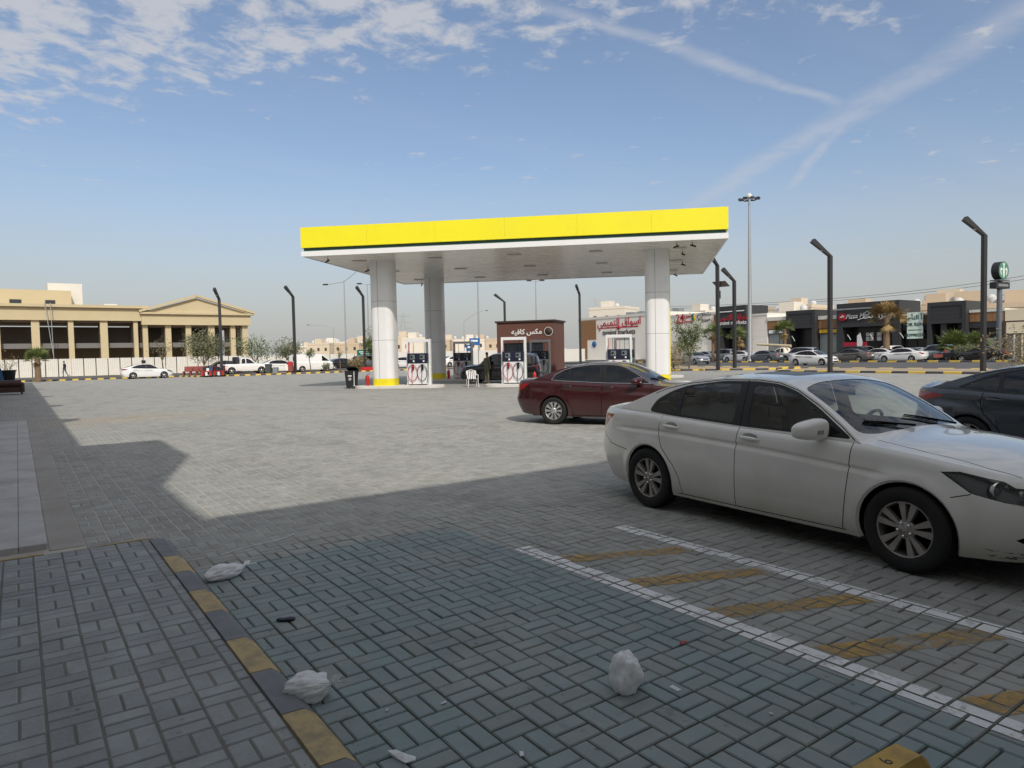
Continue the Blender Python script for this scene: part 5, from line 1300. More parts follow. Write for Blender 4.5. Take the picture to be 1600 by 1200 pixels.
island(1.3, 6.2, 3.1, 'white kerbed pump island at the front left canopy column')
island(8.4, 11.4, 3.1, 'short white pump island in the middle of the front row')
island(13.6, 19.0, 3.1, 'white pump island at the front right canopy column')
island(1.3, 6.2, 12.1, 'rear pump island at the back left canopy column')
island(8.4, 11.4, 12.1, 'short rear pump island in front of the brown kiosk')
island(13.6, 19.0, 12.1, 'rear pump island behind the front right column')
def make_pump(label, x, y):
    t = thing('fuel_pump', label, 'fuel pump', cl(x, y, 0.15), CA, 'fuel pumps under the canopy')
    # local: x along the island, -y towards the camera
    b = MB(); b.cbox(-.52, .52, -.30, .30, 0.0, 1.16, 0.015); b.build('cabinet', 'pump_white', t)
    b = MB(); b.box(-.50, .50, -.31, .31, 0.0, 0.05); b.build('plinth', 'dark_metal', t)
    b = MB(); b.cbox(-.56, .56, -.33, .33, 1.16, 1.68, 0.02); hd = b.build('display_head', 'pump_navy', t)
    for s_ in (-1, 1):
        for f_ in (-1, 1):
            y0, y1 = (f_ * .331, f_ * .345); y0, y1 = min(y0, y1), max(y0, y1)
            b = MB(); b.box(s_ * .27 - .13, s_ * .27 + .13, y0, y1, 1.36, 1.60); sc_ = b.build('screen', 'pump_screen', hd)
            b = MB(); b.box(s_ * .27 - .10, s_ * .27 + .02, y0 - .002, y1 + .002, 1.42, 1.55); b.build('screen_glass', 'shop_glass', sc_)
            b = MB(); b.box(s_ * .27 + .03, s_ * .27 + .11, y0 - .003, y1 + .003, 1.22, 1.31); b.build('keypad', 'pump_white', hd)
            # nozzle in its holster and the hose hanging in a loop
            m_ = 'hose_red' if s_ < 0 else 'hose_black'
            b = MB(); yy = f_ * .34; b.cbox(s_ * .26 - .06, s_ * .26 + .06, yy - .04, yy + .04, 0.80, 1.10, 0.01); hs = b.build('nozzle_holster', 'pump_navy', t)
            b = MB(); b.tube([(s_ * .26, yy + f_ * .06, 1.06), (s_ * .26, yy + f_ * .09, .92), (s_ * .26 - .03, yy + f_ * .07, .74)], [0.035, 0.03, 0.018], 8); b.bar((s_ * .26 + .01, yy + f_ * .11, 1.0), (s_ * .26 - .02, yy + f_ * .12, .82), .02, .03); b.build('nozzle', m_, t)
            pts = [(s_ * .26 + .26 * math.sin(a) , yy + f_ * .05, 0.66 - .42 * math.cos(a) * (1.0 if math.cos(a) > 0 else 0.98)) for a in np.linspace(-2.9, 2.9, 26)]
            b = MB(); b.tube(pts, 0.017, 8); b.tube([pts[-1], (s_ * .26, yy + f_ * .05, 1.08)], 0.017, 8); b.tube([(s_ * .26, yy + f_ * .05, .76), (s_ * .26 - .05, yy + f_ * .05, .30), (s_ * .26 - .02, yy + f_ * .04, .05)], 0.013, 6); b.build('hose', m_, t)
    b = MB()
    for s_ in (-1, 1): b.cbox(s_ * .60 - .06, s_ * .60 + .06, -.12, .12, 0.0, 2.42, 0.01)
    b.box(-.54, .54, -.12, .12, 2.27, 2.419); b.build('frame', 'pump_white', t)
    for s_ in (-.3, .3): b = MB(); b.tube([(s_, 0, 1.68), (s_, 0, 2.28)], 0.012, 6); b.build('cable', 'hose_black', t)
    b = MB(); b.tube([(-.52, -.13, 2.25), (-.51, -.15, 1.9), (-.53, -.32, 1.64)], 0.016, 6); b.build('vapour_hose', 'hose_red', t)
    b = MB(); b.tube([(.52, -.13, 2.25), (.53, -.16, 1.7), (.57, -.34, 1.2), (.56, -.34, .5), (.50, -.33, .1)], 0.016, 6); b.build('vapour_hose', 'hose_green', t)
    return t
make_pump('white fuel pump with two hoses beside the front left column', 4.85, 3.1)
make_pump('white fuel pump with red and black hoses in the middle front row', 9.95, 3.1)
make_pump('white fuel pump just left of the front right column, above the maroon car', 15.35, 3.1)
make_pump('shaded fuel pump in the back row right of the back left column', 4.85, 12.1)
make_pump('shaded fuel pump in the back row before the brown kiosk', 9.95, 12.1)
make_pump('fuel pump in the back row mostly hidden by the front right pump', 15.35, 12.1)
def extinguisher(label, p):
    t = thing('fire_extinguisher', label, 'extinguisher', p, 0, 'red fire extinguishers')
    b = MB(); b.lathe([(0.0, 0), (.085, 0), (.09, .02), (.09, .46), (.075, .52), (.03, .56), (.03, .60), (0, .60)], 14); b.build('cylinder', 'fire_red', t)
    b = MB(); b.bar((-.02, 0, .60), (.12, 0, .63), .03, .02); b.tube([(.02, 0, .60), (-.12, 0, .5), (-.13, 0, .25)], .012, 6); b.build('handle', 'dark_metal', t)
e1 = cl(2.05, 2.9, .15); extinguisher('red fire extinguisher standing left of the front left column', e1)
extinguisher('red fire extinguisher by the back row pump and back left column', cl(3.95, 11.75, .15)); extinguisher('red fire extinguisher right of the middle front pump', cl(10.95, 3.5, .15)); extinguisher('red fire extinguisher by the back row pump before the kiosk', cl(10.9, 12.4, .15))
# wheeled bin and the thin marker post beside it
p = gp(550, 607); t = thing('wheelie_bin', 'black wheelie bin with open lid beside the front left column', 'bin', p, math.radians(-40))
b = MB(); b.hexa([(-.22, -.26, .06), (.22, -.26, .06), (.22, .26, .06), (-.22, .26, .06), (-.29, -.33, .95), (.29, -.33, .95), (.29, .33, .95), (-.29, .33, .95)]); b.box(-.31, .31, -.35, .36, .93, .97); b.build('body', 'bin_black', t)
b = MB(); b.add([(-.31, .36, .97), (.31, .36, .97), (.30, -.2, 1.16), (-.30, -.2, 1.16), (-.31, .36, 1.0), (.31, .36, 1.0), (.30, -.2, 1.19), (-.30, -.2, 1.19)], [(0,1,2,3),(7,6,5,4),(0,4,5,1),(1,5,6,2),(2,6,7,3),(3,7,4,0)]); b.build('lid', 'bin_black', t)
for s_ in (-1, 1):
    b = MB(); b.lathe([(0, -.03), (.1, -.03), (.1, .03), (0, .03)], 14, 0, Matrix.Translation((s_ * .25, .24, .1)) @ Matrix.Rotation(math.pi / 2, 4, 'Y')); b.build('wheel', 'tyre', t)
b = MB(); b.lathe([(.0, .001), (.07, .001)], 20, 0, Matrix.Translation((0, -.312, .52)) @ Matrix.Rotation(math.radians(86), 4, 'X')); b.lathe([(.0, .002), (.045, .002)], 16, 1, Matrix.Translation((0, -.314, .52)) @ Matrix.Rotation(math.radians(86), 4, 'X')); b.box(-.1, .1, -.326, -.322, .66, .72); b.build('emblem', ['letter_white', 'bin_black'], t)
b = MB(); p2 = cl(1.35, 2.75, .15); b.tube([(0, 0, 0), (0, 0, .78)], .02, 8); b.lathe([(0, 0), (.08, 0), (.08, .015), (0, .02)], 12); tag(b.build('marker_post', 'pump_white', loc=p2), 'thin white marker post on the left end of the pump island', 'post')
# white plastic chair between the islands
p = cl(7.75, 2.95, 0); t = thing('plastic_chair', 'white plastic armchair between the front pump islands', 'chair', p, math.radians(-20))
b = MB(); b.grid(lambda a, c: ((a - .5) * .46, (c - .5) * .44, .42 + .03 * (2*a-1)**2 - .02 * c), 5, 5); b.grid(lambda a, c: ((a - .5) * .46, (c - .5) * .44, .40 + .03 * (2*a-1)**2 - .02 * c), 5, 5); b.build('seat', 'plastic_white', t)
for k in range(5):
    b = MB(); x = -.2 + k * .1; b.hexa([(x - .03, .2, .42), (x + .03, .2, .42), (x + .03, .225, .42), (x - .03, .225, .42), (x - .03, .30, .84), (x + .03, .30, .84), (x + .03, .325, .84), (x - .03, .325, .84)]); b.build('back_slat', 'plastic_white', t)
b = MB(); b.tube([(-.26, .22, .60), (-.25, .31, .83), (0, .33, .90), (.25, .31, .83), (.26, .22, .60)], .022, 8); b.build('back_rail', 'plastic_white', t)
for s_ in (-1, 1):
    b = MB(); b.tube([(s_ * .26, .24, .62), (s_ * .28, 0, .65), (s_ * .27, -.22, .62)], [.025, .03, .025], 8); b.build('armrest', 'plastic_white', t)
    for q in (-1, 1): b = MB(); b.tube([(s_ * .27, q * .22, .62 if q < 0 else .42), (s_ * .25, q * .23, .3), (s_ * .29, q * .27, 0)], .022, 8); b.build('leg', 'plastic_white', t)
# kiosk behind the pumps
kp = cl(12.0, 20.5); kang = CA
t = thing('coffee_kiosk', 'brown coffee kiosk with white Arabic lettering behind the pumps', 'kiosk', (0, 0, 0)); 
kl = on_y(777, 500, 1); 
def kpt(px, d):  # point on the ground under a picture column, d metres ahead
    g = sight(px, 556); g = g / np.dot(g, [math.sin(YAW), math.cos(YAW), 0]) * d; return Vector((g[0], g[1], 0))
K0, K1 = kpt(777, 57.0), kpt(866, 55.5); kdir = (K1 - K0).normalized(); kin = Vector((-kdir.y, kdir.x, 0)); kw = (K1 - K0).length
t.location = K0; t.rotation_euler = (0, 0, math.atan2(kdir.y, kdir.x)); KH = 4.35
b = MB(); b.box(0, kw, 0.0, 3.4, 2.55, KH - .14); b.build('fascia', 'kiosk_brown', t)
b = MB(); b.box(-.12, kw + .12, -.12, 3.5, KH - .139, KH); b.build('roof', 'kiosk_dark', t)
b = MB(); b.box(0, .35, .02, 3.38, 0, 2.55); b.box(kw - .9, kw, .02, 3.38, 0, 2.55); b.box(.35, kw - .9, .06, 3.38, 0, 1.0); b.build('wall', 'kiosk_brown', t)
b = MB(); b.box(.35, kw - .9, .10, .14, 1.0, 2.55); b.build('serving_window', 'shop_glass', t)
b = MB(); b.box(.3, kw - .85, -.25, .06, .98, 1.06); b.build('counter', 'plastic_white', t)
text_part('sign_lettering', '\ufeea\ufef4\ufed3\ufe8e\ufedb \ufeb2\ufedc\ufee3', 0.56, 'letter_white', t, (kw * .53, -.02, 3.42), (math.pi / 2, 0, 0), 0.02, bold=0.012)
b = MB(); T_ = Matrix.Translation((kw - .42, -.03, 3.42)) @ Matrix.Rotation(math.pi / 2, 4, 'X'); b.lathe([(0, 0.0), (.36, 0.0), (.36, .03), (0, .03)], 28, 0, T_); b.lathe([(.32, .031), (.355, .031)], 28, 1, T_); b.build('round_sign', ['kiosk_dark', 'letter_white'], t)
for (px_, lab) in ((871, 'black chair at the right of the coffee kiosk'), ):
    c = thing('cafe_chair', lab, 'chair', kpt(px_, 50), 0.4)
    b = MB(); b.cbox(-.23, .23, -.23, .23, .43, .47, .01); b.build('seat', 'dark_metal', c)
    b = MB(); b.tube([(-.24, .22, .45), (-.25, .28, .85), (0, .33, .92), (.25, .28, .85), (.24, .22, .45)], .02, 8); b.tube([(-.1, .24, .47), (-.1, .3, .88)], .012, 6); b.tube([(.1, .24, .47), (.1, .3, .88)], .012, 6); b.build('backrest', 'dark_metal', c)
    for s_ in (-1, 1):
        for q in (-1, 1): b = MB(); b.tube([(s_ * .21, q * .21, .45), (s_ * .24, q * .24, 0)], .016, 6); b.build('leg', 'dark_metal', c)
c = thing('cafe_table', 'small white cafe table between the kiosk and the maroon car', 'table', kpt(893, 47))
b = MB(); b.lathe([(0, .72), (.42, .72), (.43, .74), (.42, .76), (0, .76)], 24); b.build('table_top', 'plastic_white', c); b = MB(); b.tube([(0, 0, .72), (0, 0, .03)], .035, 10); b.lathe([(0, 0), (.25, 0), (.25, .03), (0, .04)], 18); b.build('pedestal', 'plastic_white', c)
# ----------------------------------------------------------------- plants
mat('leaf_olive', (0.17, 0.185, 0.10), 0.7, 0, 0.35, 3, spec=0.3); mat('leaf_green', (0.125, 0.175, 0.055), 0.65, 0, 0.35, 3, spec=0.3); mat('leaf_dry', (0.30, 0.24, 0.13), 0.85, 0, 0.3, 3, spec=0.2); mat('leaf_palm', (0.17, 0.215, 0.07), 0.6, 0, 0.3, 3, spec=0.35)
mat('leaf_palm_dry', (0.33, 0.235, 0.105), 0.8, 0, 0.3, 3, spec=0.2); mat('bark', (0.15, 0.11, 0.075), 0.9, 0, 0.3, 4, bump=0.5, bs=20); mat('bark_palm', (0.22, 0.145, 0.085), 0.9, 0, 0.35, 6, bump=0.6, bs=14)
def tree(name, label, p, h, r, trunk_h, leaf='leaf_olive', n=900, seed=1, dens=1.0, size=0.10, group='trees and shrubs along the kerbs', flat=0.85, cat='tree', stems=6):
    R_ = random.Random(seed); t = thing(name, label, cat, p, R_.uniform(0, 6), group)
    b = MB(); tips = []; top = Vector((R_.uniform(-.15, .15), R_.uniform(-.15, .15), trunk_h))
    b.tube([(0, 0, -.05), (R_.uniform(-.05, .05), R_.uniform(-.05, .05), trunk_h * .5), top], [.035 * h ** .6, .028 * h ** .6, .022 * h ** .6], 8)
    cz = (h + trunk_h) / 2; rz = (h - trunk_h) / 2 * 1.05
    for k in range(stems):
        a = 2 * math.pi * k / stems + R_.uniform(-.4, .4); e = Vector((math.cos(a) * r * R_.uniform(.45, .8), math.sin(a) * r * R_.uniform(.45, .8), cz + rz * R_.uniform(-.3, .75)))
        mid = top.lerp(e, .5) + Vector((0, 0, .12 * h * R_.uniform(-.2, 1))); b.tube([top, mid, e], [.016 * h ** .6, .011 * h ** .6, .004], 6); tips += [mid, e]
        for q in range(3):
            e2 = mid.lerp(e, R_.random()) + Vector((R_.uniform(-1, 1) * r * .45, R_.uniform(-1, 1) * r * .45, R_.uniform(-.2, .6) * rz * .6)); b.tube([mid.lerp(e, .3 * q), e2], [.007 * h ** .5, .003], 5); tips.append(e2)
    b.build('trunk', 'bark', t)
    v = []; f = []
    for k in range(n):
        if R_.random() < .72: c = R_.choice(tips) + Vector((R_.gauss(0, .20), R_.gauss(0, .20), R_.gauss(0, .17))) * r
        else:
            while True:
                d = Vector((R_.uniform(-1, 1), R_.uniform(-1, 1), R_.uniform(-1, 1)))
                if .3 < d.length < 1: break
            c = Vector((d.x * r, d.y * r, cz + d.z * rz))
        if c.z < trunk_h * .55: c.z = trunk_h * .55 + R_.random() * .3
        for q in range(3):
            o = c + Vector((R_.gauss(0, size), R_.gauss(0, size), R_.gauss(0, size))); x = Vector((R_.gauss(0, 1), R_.gauss(0, 1), R_.gauss(0, .8))).normalized() * size * R_.uniform(.7, 1.5); y = x.cross(Vector((R_.gauss(0, 1), R_.gauss(0, 1), R_.gauss(0, 1)))).normalized() * size * R_.uniform(.28, .5)
            i = len(v); v += [o - x, o + y, o + x, o - y]; f.append((i, i + 1, i + 2, i + 3))
    c = MB(); c.add(v, f); c.build('crown', leaf, t); return t
def palm(label, p, h, cr, seed=1, leaf='leaf_palm', nf=26, dry=10, tr=.2, droop=1.0, group='fan palms on the site'):
    R_ = random.Random(seed); t = thing('palm_tree', label, 'palm', p, R_.uniform(0, 6), group)
    b = MB(); pr = []; z = 0.0; k = 0
    while z < h:
        w = tr * (1.15 - .25 * z / h) * (1.0 if k % 2 else 0.84); pr.append((w, z)); z += .10; k += 1
    pr.append((tr * .6, h)); b.lathe(pr, 12); b.build('trunk', 'bark_palm', t)
    b = MB()
    for k in range(nf + dry):
        isd = k >= nf; a = R_.uniform(0, 2 * math.pi); el = R_.uniform(.05, 1.4) if not isd else R_.uniform(-1.4, -.45); L_ = cr * R_.uniform(.8, 1.1) * (R_.uniform(.4, .7) if isd else 1)
        d = Vector((math.cos(a) * math.cos(el), math.sin(a) * math.cos(el), math.sin(el))); s_ = Vector((-math.sin(a), math.cos(a), 0)); base = Vector((0, 0, h - R_.uniform(0, .25)))
        def pt(u): return base + d * (L_ * u) - Vector((0, 0, droop * .38 * L_ * u * u * math.cos(el)))
        b.tube([pt(0), pt(.25), pt(.5)], [.022, .016, .01], 5, 1 if isd else 0); n = 18
        up_ = d.cross(s_)
        for q in range(n):          # fan of narrow blades
            fa = (q - (n - 1) / 2) / n * 2.9; u0 = pt(.48); tip = u0 + (d * math.cos(fa) + s_ * math.sin(fa)) * (L_ * R_.uniform(.42, .62)) - Vector((0, 0, droop * L_ * (.10 + .13 * abs(fa) / 1.2) )) + up_ * R_.uniform(-.04, .04)
            w = (s_ * math.cos(fa) - d * math.sin(fa)) * (.024 * L_); m_ = u0.lerp(tip, .55)
            b.add([u0, m_ - w, tip, m_ + w], [(0, 1, 2, 3)], 1 if isd else 0)
    b.build('crown', [leaf, 'leaf_palm_dry'], t); return t
# ----------------------------------------------------------------- arcade building at the far left
mat('sandstone', (0.58, 0.49, 0.31), 0.85, 0, 0.07, 0.4, bump=0.1, bs=12, dirt=(0.47, 0.38, 0.23), dirt_amt=0.35, dirt_s=0.25); mat('sandstone_light', (0.58, 0.50, 0.33), 0.85, 0, 0.06, 0.4); mat('raw_concrete', (0.19, 0.185, 0.18), 0.9, 0, 0.12, 0.5); mat('raw_wall', (0.28, 0.235, 0.185), 0.9, 0, 0.15, 0.5); mat('white_render', (0.72, 0.70, 0.64), 0.8, 0, 0.05, 0.5)
mat('hoarding', (0.74, 0.72, 0.66), 0.6, 0, 0.05, 0.8, dirt=(0.58, 0.52, 0.42), dirt_amt=0.4, dirt_s=0.7)
Y0 = 103.0
arc = thing('arcade_building', 'unfinished tan building with tall columns and a triangular pediment', 'building', (10, Y0, 0))
def ab(name, m, x0, x1, y0, y1, z0, z1, par=None): b = MB(); b.box(x0 - 10, x1 - 10, y0 - Y0, y1 - Y0, z0, z1); return b.build(name, m, par or arc)
ab('entablature', 'sandstone', -24, 13.5, Y0 - .3, Y0 + 12, 6.95, 8.55); ab('cornice', 'sandstone', -24, 13.9, Y0 - .75, Y0 + 12.2, 8.551, 8.90)
ab('entablature', 'sandstone', 13.504, 27.3, Y0 - .5, Y0 + 12, 6.45, 7.85); ab('cornice', 'sandstone', 13.3, 27.75, Y0 - .85, Y0 + 12.2, 7.851, 8.10)
b = MB(); b.prism([(13.6 - 10, 8.101), (27.2 - 10, 8.101), (20.2 - 10, 10.1)], -.45, .4, 0, lambda a, c, h: (a, h, c)); pd = b.build('pediment', 'sandstone', arc)
for (xa, za, xb, zb_) in ((13.2, 8.2, 20.2, 10.35), (27.8, 8.2, 20.2, 10.35)):
    b = MB(); b.bar((xa - 10, -.6, za), (xb - 10, -.6, zb_ + (.05 if xa < 20 else .048)), .75, .30, 0, (0, 0, 1)); b.build('raking_cornice', 'sandstone', pd)
ab('parapet_block', 'sandstone', 13.3, 14.4, Y0 - .2, Y0 + 3, 8.101, 8.95); ab('parapet_block', 'sandstone', 25.6, 27.2, Y0 + .5, Y0 + 3, 8.101, 8.75)
b = MB(); b.prism([(14.2 - 10, 8.1), (26.8 - 10, 8.1), (20.2 - 10, 10.2)], .41, 11.8, 0, lambda a, c, h: (a, h, c)); b.build('roof', 'sandstone', arc)
for (a, c) in ((-20.6, -19.8), (-16.9, -16.2), (-13.2, -12.4), (-9.3, -8.6), (-5.6, -4.8), (-2.1, -1.5), (1.57, 2.41), (5.37, 5.95), (8.82, 9.65), (12.6, 13.09), (13.65, 14.25), (16.35, 17.05), (18.87, 19.55), (21.75, 22.55), (24.66, 25.3), (26.25, 27.0)):
    ab('column', 'sandstone', a, c, Y0, Y0 + .75, 0, 6.449 if a > 13.5 else 6.949); ab('column', 'raw_wall', a + .1, c - .05, Y0 + 3.6, Y0 + 4.2, 0, 6.449 if a > 13.5 else 6.949)
ab('floor_slab', 'raw_concrete', -24, 27.0, Y0 + .9, Y0 + 9, 3.5, 4.12)
ab('back_wall', 'raw_wall', -24, 22.3, Y0 + 6.6, Y0 + 7.0, 0, 6.4); ab('ceiling', 'raw_wall', -24, 13.4, Y0 + .76, Y0 + 11.8, 6.75, 6.94); ab('ceiling', 'raw_wall', 13.51, 26.9, Y0 + .76, Y0 + 11.8, 6.2, 6.44)
ab('pier', 'raw_concrete', 23.2, 24.0, Y0 + 4, Y0 + 4.8, 0, 6.2); ab('pier', 'raw_concrete', 25.6, 26.2, Y0 + 7, Y0 + 7.6, 0, 6.2)
up_ = ab('upper_block', 'sandstone', -24, 6.0, Y0 + 2.5, Y0 + 12, 8.901, 10.85)
for (a, c) in ((-.45, .75), (3.2, 4.25), (-5.5, -4.3)): ab('window', 'shop_glass', a, c, Y0 + 2.44, Y0 + 2.52, 9.1, 9.6, up_)
ab('stair_tower', 'white_render', 3.6, 7.4, Y0 + 5, Y0 + 10, 8.901, 12.0); ab('roof_hatch', 'white_render', 9.5, 11.0, Y0 + 1.5, Y0 + 3, 8.901, 9.2)
for (x0, z1) in ((3.0, 9.1), (3.6, 9.0)): b = MB(); b.bar((x0 - 10 - (0 if x0 > 3.2 else .0), -1.0, z1), (x0 - 10 + (.1 if x0 > 3.2 else 0.9), -1.3, .3), .07, .07); b.build('scaffold_pole', 'steel_grey', arc)
# hoarding of corrugated sheets
hf = thing('hoarding_fence', 'long white corrugated hoarding in front of the tan building', 'fence', (0, 95, 0)); pm = None
for k in range(40):
    x0 = -6.0 + k * 1.235
    if pm is None:
        b = MB(); vs = []; fs = []; n = 12
        for i in range(n + 1): x = 1.14 * i / n; y = .018 if i % 2 else -.018; vs += [(x, y, 0.0), (x, y, 2.02)]
        for i in range(n): fs.append((2*i, 2*i+2, 2*i+3, 2*i+1))
        b.add(vs, fs); vs2 = [(x, y + .03, z) for x, y, z in vs]; b.add(vs2, [tuple(reversed(f)) for f in fs]); pm = b.mesh('panel', 'hoarding')
    o = bpy.data.objects.new('panel', pm); link(o, hf); o.location = (x0, 0, .12)
    if k % 2 == 0: b = MB(); b.box(x0 - .075, x0 - .015, .05, .12, 0, 2.1); b.build('post', 'dark_metal', hf)
b = MB(); b.box(12.3, 12.75, -.04, -.02, 1.45, 1.8); b.build('notice', 'dark_metal', hf)
# white boundary wall further right
bw = MB()
bw = thing('boundary_wall', 'long white boundary wall behind the van and the parked cars', 'wall', (43, 96, 0))
for k in range(9): b = MB(); b.box(k * 4.6, k * 4.6 + 4.58, 0, .2, 0, 2.3); b.box(k * 4.6 - .12, k * 4.6 + .12, -.06, .26, 0, 2.45); b.build('wall_bay', 'white_render', bw)
# palm and trees on the verge
g = gp(60, 597); palm('short thick fan palm in front of the white hoarding', (g.x, g.y, .05), 2.1, 1.35, 5, nf=40, dry=8, tr=.26, droop=.6)
def vt(px, y, **k): q = on_y(px, 560, y); return (q.x, y, .09)
tree('street_tree', 'thin nearly bare tree before the hoarding, right of the white sedan', vt(254, 82), 4.6, 1.3, 1.6, 'leaf_olive', 110, 11, size=.08)
tree('street_tree', 'wide grey-green olive tree above the red handcarts', vt(319, 82), 5.0, 2.2, 1.0, 'leaf_olive', 1500, 12, size=.10)
tree('street_tree', 'sparse yellow-green tree rising behind the white pickup', vt(399, 83), 4.3, 2.0, 1.2, 'leaf_green', 620, 13, size=.10)
tree('street_tree', 'grey-green tree behind the second dark lamp post', vt(450, 86), 4.2, 1.9, 1.3, 'leaf_olive', 900, 14, size=.10)
tree('street_tree', 'small clipped round tree in front of the white van', vt(485, 74.6), 2.5, .55, 1.5, 'leaf_green', 260, 15, size=.06)
tree('shrub', 'low green shrub beside the front of the white van', vt(509, 74.8), 1.1, .5, .2, 'leaf_olive', 200, 16, size=.06, cat='shrub')
tree('street_tree', 'tall dark green tree just left of the front left canopy column', vt(581, 86), 5.6, 1.1, 1.3, 'leaf_green', 900, 18, size=.10)
tree('shrub', 'spiky yellow-green shrub between the bin and the third lamp post', vt(559, 75.5), 1.7, .95, .2, 'leaf_dry', 420, 19, size=.10, cat='shrub')
tree('shrub', 'leafless scrub at the left end of the hoarding', vt(10, 86), 2.9, 1.2, .6, 'leaf_dry', 60, 20, size=.07, cat='shrub')
tree('sapling', 'young sapling tied to a stake near the third lamp post', vt(531, 75), 2.6, .4, 1.4, 'leaf_olive', 60, 21, size=.06)
# dark angled lamp posts
mat('lamp_post', (0.055, 0.055, 0.055), 0.5, 0.4, 0.08, 1.5)
def lamp_post(label, x, y, h, ang, arm=1.45, z=.08):
    t = thing('lamp_post', label, 'lamp post', (x, y, z), ang, 'dark angled lamp posts'); w = .115; ze_ = h - .95
    b = MB(); b.cbox(-.22, .22, -.22, .22, 0, .04, .005); b.build('base_plate', 'lamp_post', t)
    b = MB(); b.hexa([(-w, -w, 0), (w, -w, 0), (w, w, 0), (-w, w, 0), (-w, -w, ze_), (w, -w, ze_), (w, w, ze_), (-w, w, ze_)]); b.build('pole', 'lamp_post', t)
    d = Vector((-arm, 0, .95)); b = MB(); b.hexa([(-w, -w, ze_), (w, -w, ze_), (w, w, ze_), (-w, w, ze_), Vector((-w * .3, -w, ze_)) + d + Vector((-.1, 0, -.12)), Vector((w * .9, -w, ze_ + .12)) + d, Vector((w * .9, w, ze_ + .12)) + d, Vector((-w * .3, w, ze_)) + d + Vector((-.1, 0, -.12))]); ar_ = b.build('arm', 'lamp_post', t)
    b = MB(); q0 = Vector((-w - .02, 0, ze_ - .03)) + d * .35; q1 = Vector((-w - .02, 0, ze_ - .06)) + d * .95; b.bar(q0, q1, .16, .02); b.build('light_strip', 'lamp_off', ar_)
    return t
vd = math.atan2(-math.sin(YAW), math.cos(YAW))      # picture-right direction
def lp(label, px, y, h, ang=0.0, arm=1.45): q = on_y(px, 560, y); return lamp_post(label, q.x, y, h, vd + ang, arm)
lp('dark lamp post left, its arm seen end-on above the red handcarts', 346, 74.4, 8.6, math.radians(96)); lp('dark lamp post with its arm to the left, beside the white van', 461, 74.4, 9.1, math.radians(76)); lp('dark lamp post close to the left canopy column', 570, 74.6, 9.4, math.radians(74))
lp('lamp post seen under the canopy above the brown kiosk', 790, 76, 9.4, math.radians(30)); lp('lamp post seen under the canopy left of the market sign', 907, 62, 9.3, math.radians(70))
for lab, px, py, h, an in (('thick dark lamp post right of the canopy carrying a solar panel', 1122, 578, 9.1, 46), ('slim dark lamp post just right of the one with the solar panel', 1148, 575, 8.3, 34), ('dark lamp post in front of the moving white sedan', 1297, 581, 8.45, 21), ('tallest dark lamp post, near the round green sign', 1536, 580, 8.95, 15)):
    g = gp(px, py, .1); t = lamp_post(lab, g.x, g.y, h, vd + math.radians(an))
    if 'carrying' in lab:
        b = MB(); b.hexa([(.2, -.55, 6.9), (.95, -.55, 6.55), (.95, .55, 6.55), (.2, .55, 6.9), (.2, -.55, 6.94), (.95, -.55, 6.59), (.95, .55, 6.59), (.2, .55, 6.94)]); b.build('solar_panel', 'shop_glass', t)
        b = MB(); b.bar((.1, 0, 6.5), (.6, 0, 6.72), .05, .05); b.cbox(.1, .3, -.12, .12, 5.6, 6.2, .01); b.build('bracket', 'dark_metal', t)
# pale street lights
mat('galvanised', (0.42, 0.44, 0.44), 0.45, 0.6, 0.06, 1)
def street_light(label, px, y, h, arms, curve=False, group='pale street lights'):
    q = on_y(px, 558, y); t = thing('street_light', label, 'street light', (q.x, y, 0), vd, group)
    b = MB(); b.tube([(0, 0, 0), (0, 0, h * .5), (0, 0, h)], [h * .011, h * .008, h * .005], 10); b.build('pole', 'galvanised', t)
    for s_, L_, rise in arms:
        b = MB()
        if curve: b.tube([(0, 0, h)] + [(s_ * L_ * k / 6, 0, h + rise * math.sin(k / 6 * math.pi / 2)) for k in range(1, 7)], h * .005, 6)
        else: b.tube([(0, 0, h * .985), (s_ * L_, 0, h + rise)], h * .004, 6)
        a = b.build('arm', 'galvanised', t); b = MB(); e = Vector((s_ * L_, 0, h + rise)); b.cbox(min(e.x, e.x + s_ * h * .06), max(e.x, e.x + s_ * h * .06), -h * .012, h * .012, e.z - h * .008, e.z + h * .008, .01); b.build('lamp_head', 'dark_metal', a)
    return t
street_light('tall pale street light with two arms between the van and the canopy', 541, 150, 18.8, ((-1, 3.6, -.8), (1, 3.2, 2.2)))
street_light('short street light with one arm to the left above the van', 522, 130, 7.4, ((-1, 4.6, .6),), True)
street_light('street light with a curved arm seen under the canopy', 726, 120, 8.2, ((1, 4.4, 2.2),), True)
street_light('slim mast behind the left canopy column', 577, 170, 20.5, ((-1, 1.4, .1), (1, 1.4, .1)))
street_light('slim pale pole seen under the canopy left of the kiosk', 749, 140, 24, ((-1, .8, 0), (1, .8, 0)))
street_light('slim pale pole seen under the canopy right of the kiosk', 839, 110, 16, ((-1, .8, 0), (1, .8, 0)))
g = Vector((58.5 * 1.05, 45.6 * 1.05, 0))
hm = gp(1172, 562); sc_ = 76.5 / hm.x; hm = Vector((hm.x * sc_, hm.y * sc_, 0))
t = thing('high_mast', 'tall pale high mast light with a ring of lamps', 'light mast', hm, vd); HM = 20.9
b = MB(); b.tube([(0, 0, 0), (0, 0, .5), (0, 0, HM * .5), (0, 0, HM)], [.42, .30, .22, .12], 14); b.build('pole', 'galvanised', t)
b = MB(); b.lathe([(.0, HM + .45), (.2, HM + .42), (.32, HM + .15), (.32, HM - .1), (.1, HM - .2)], 14); b.build('cap', 'white_render', t)
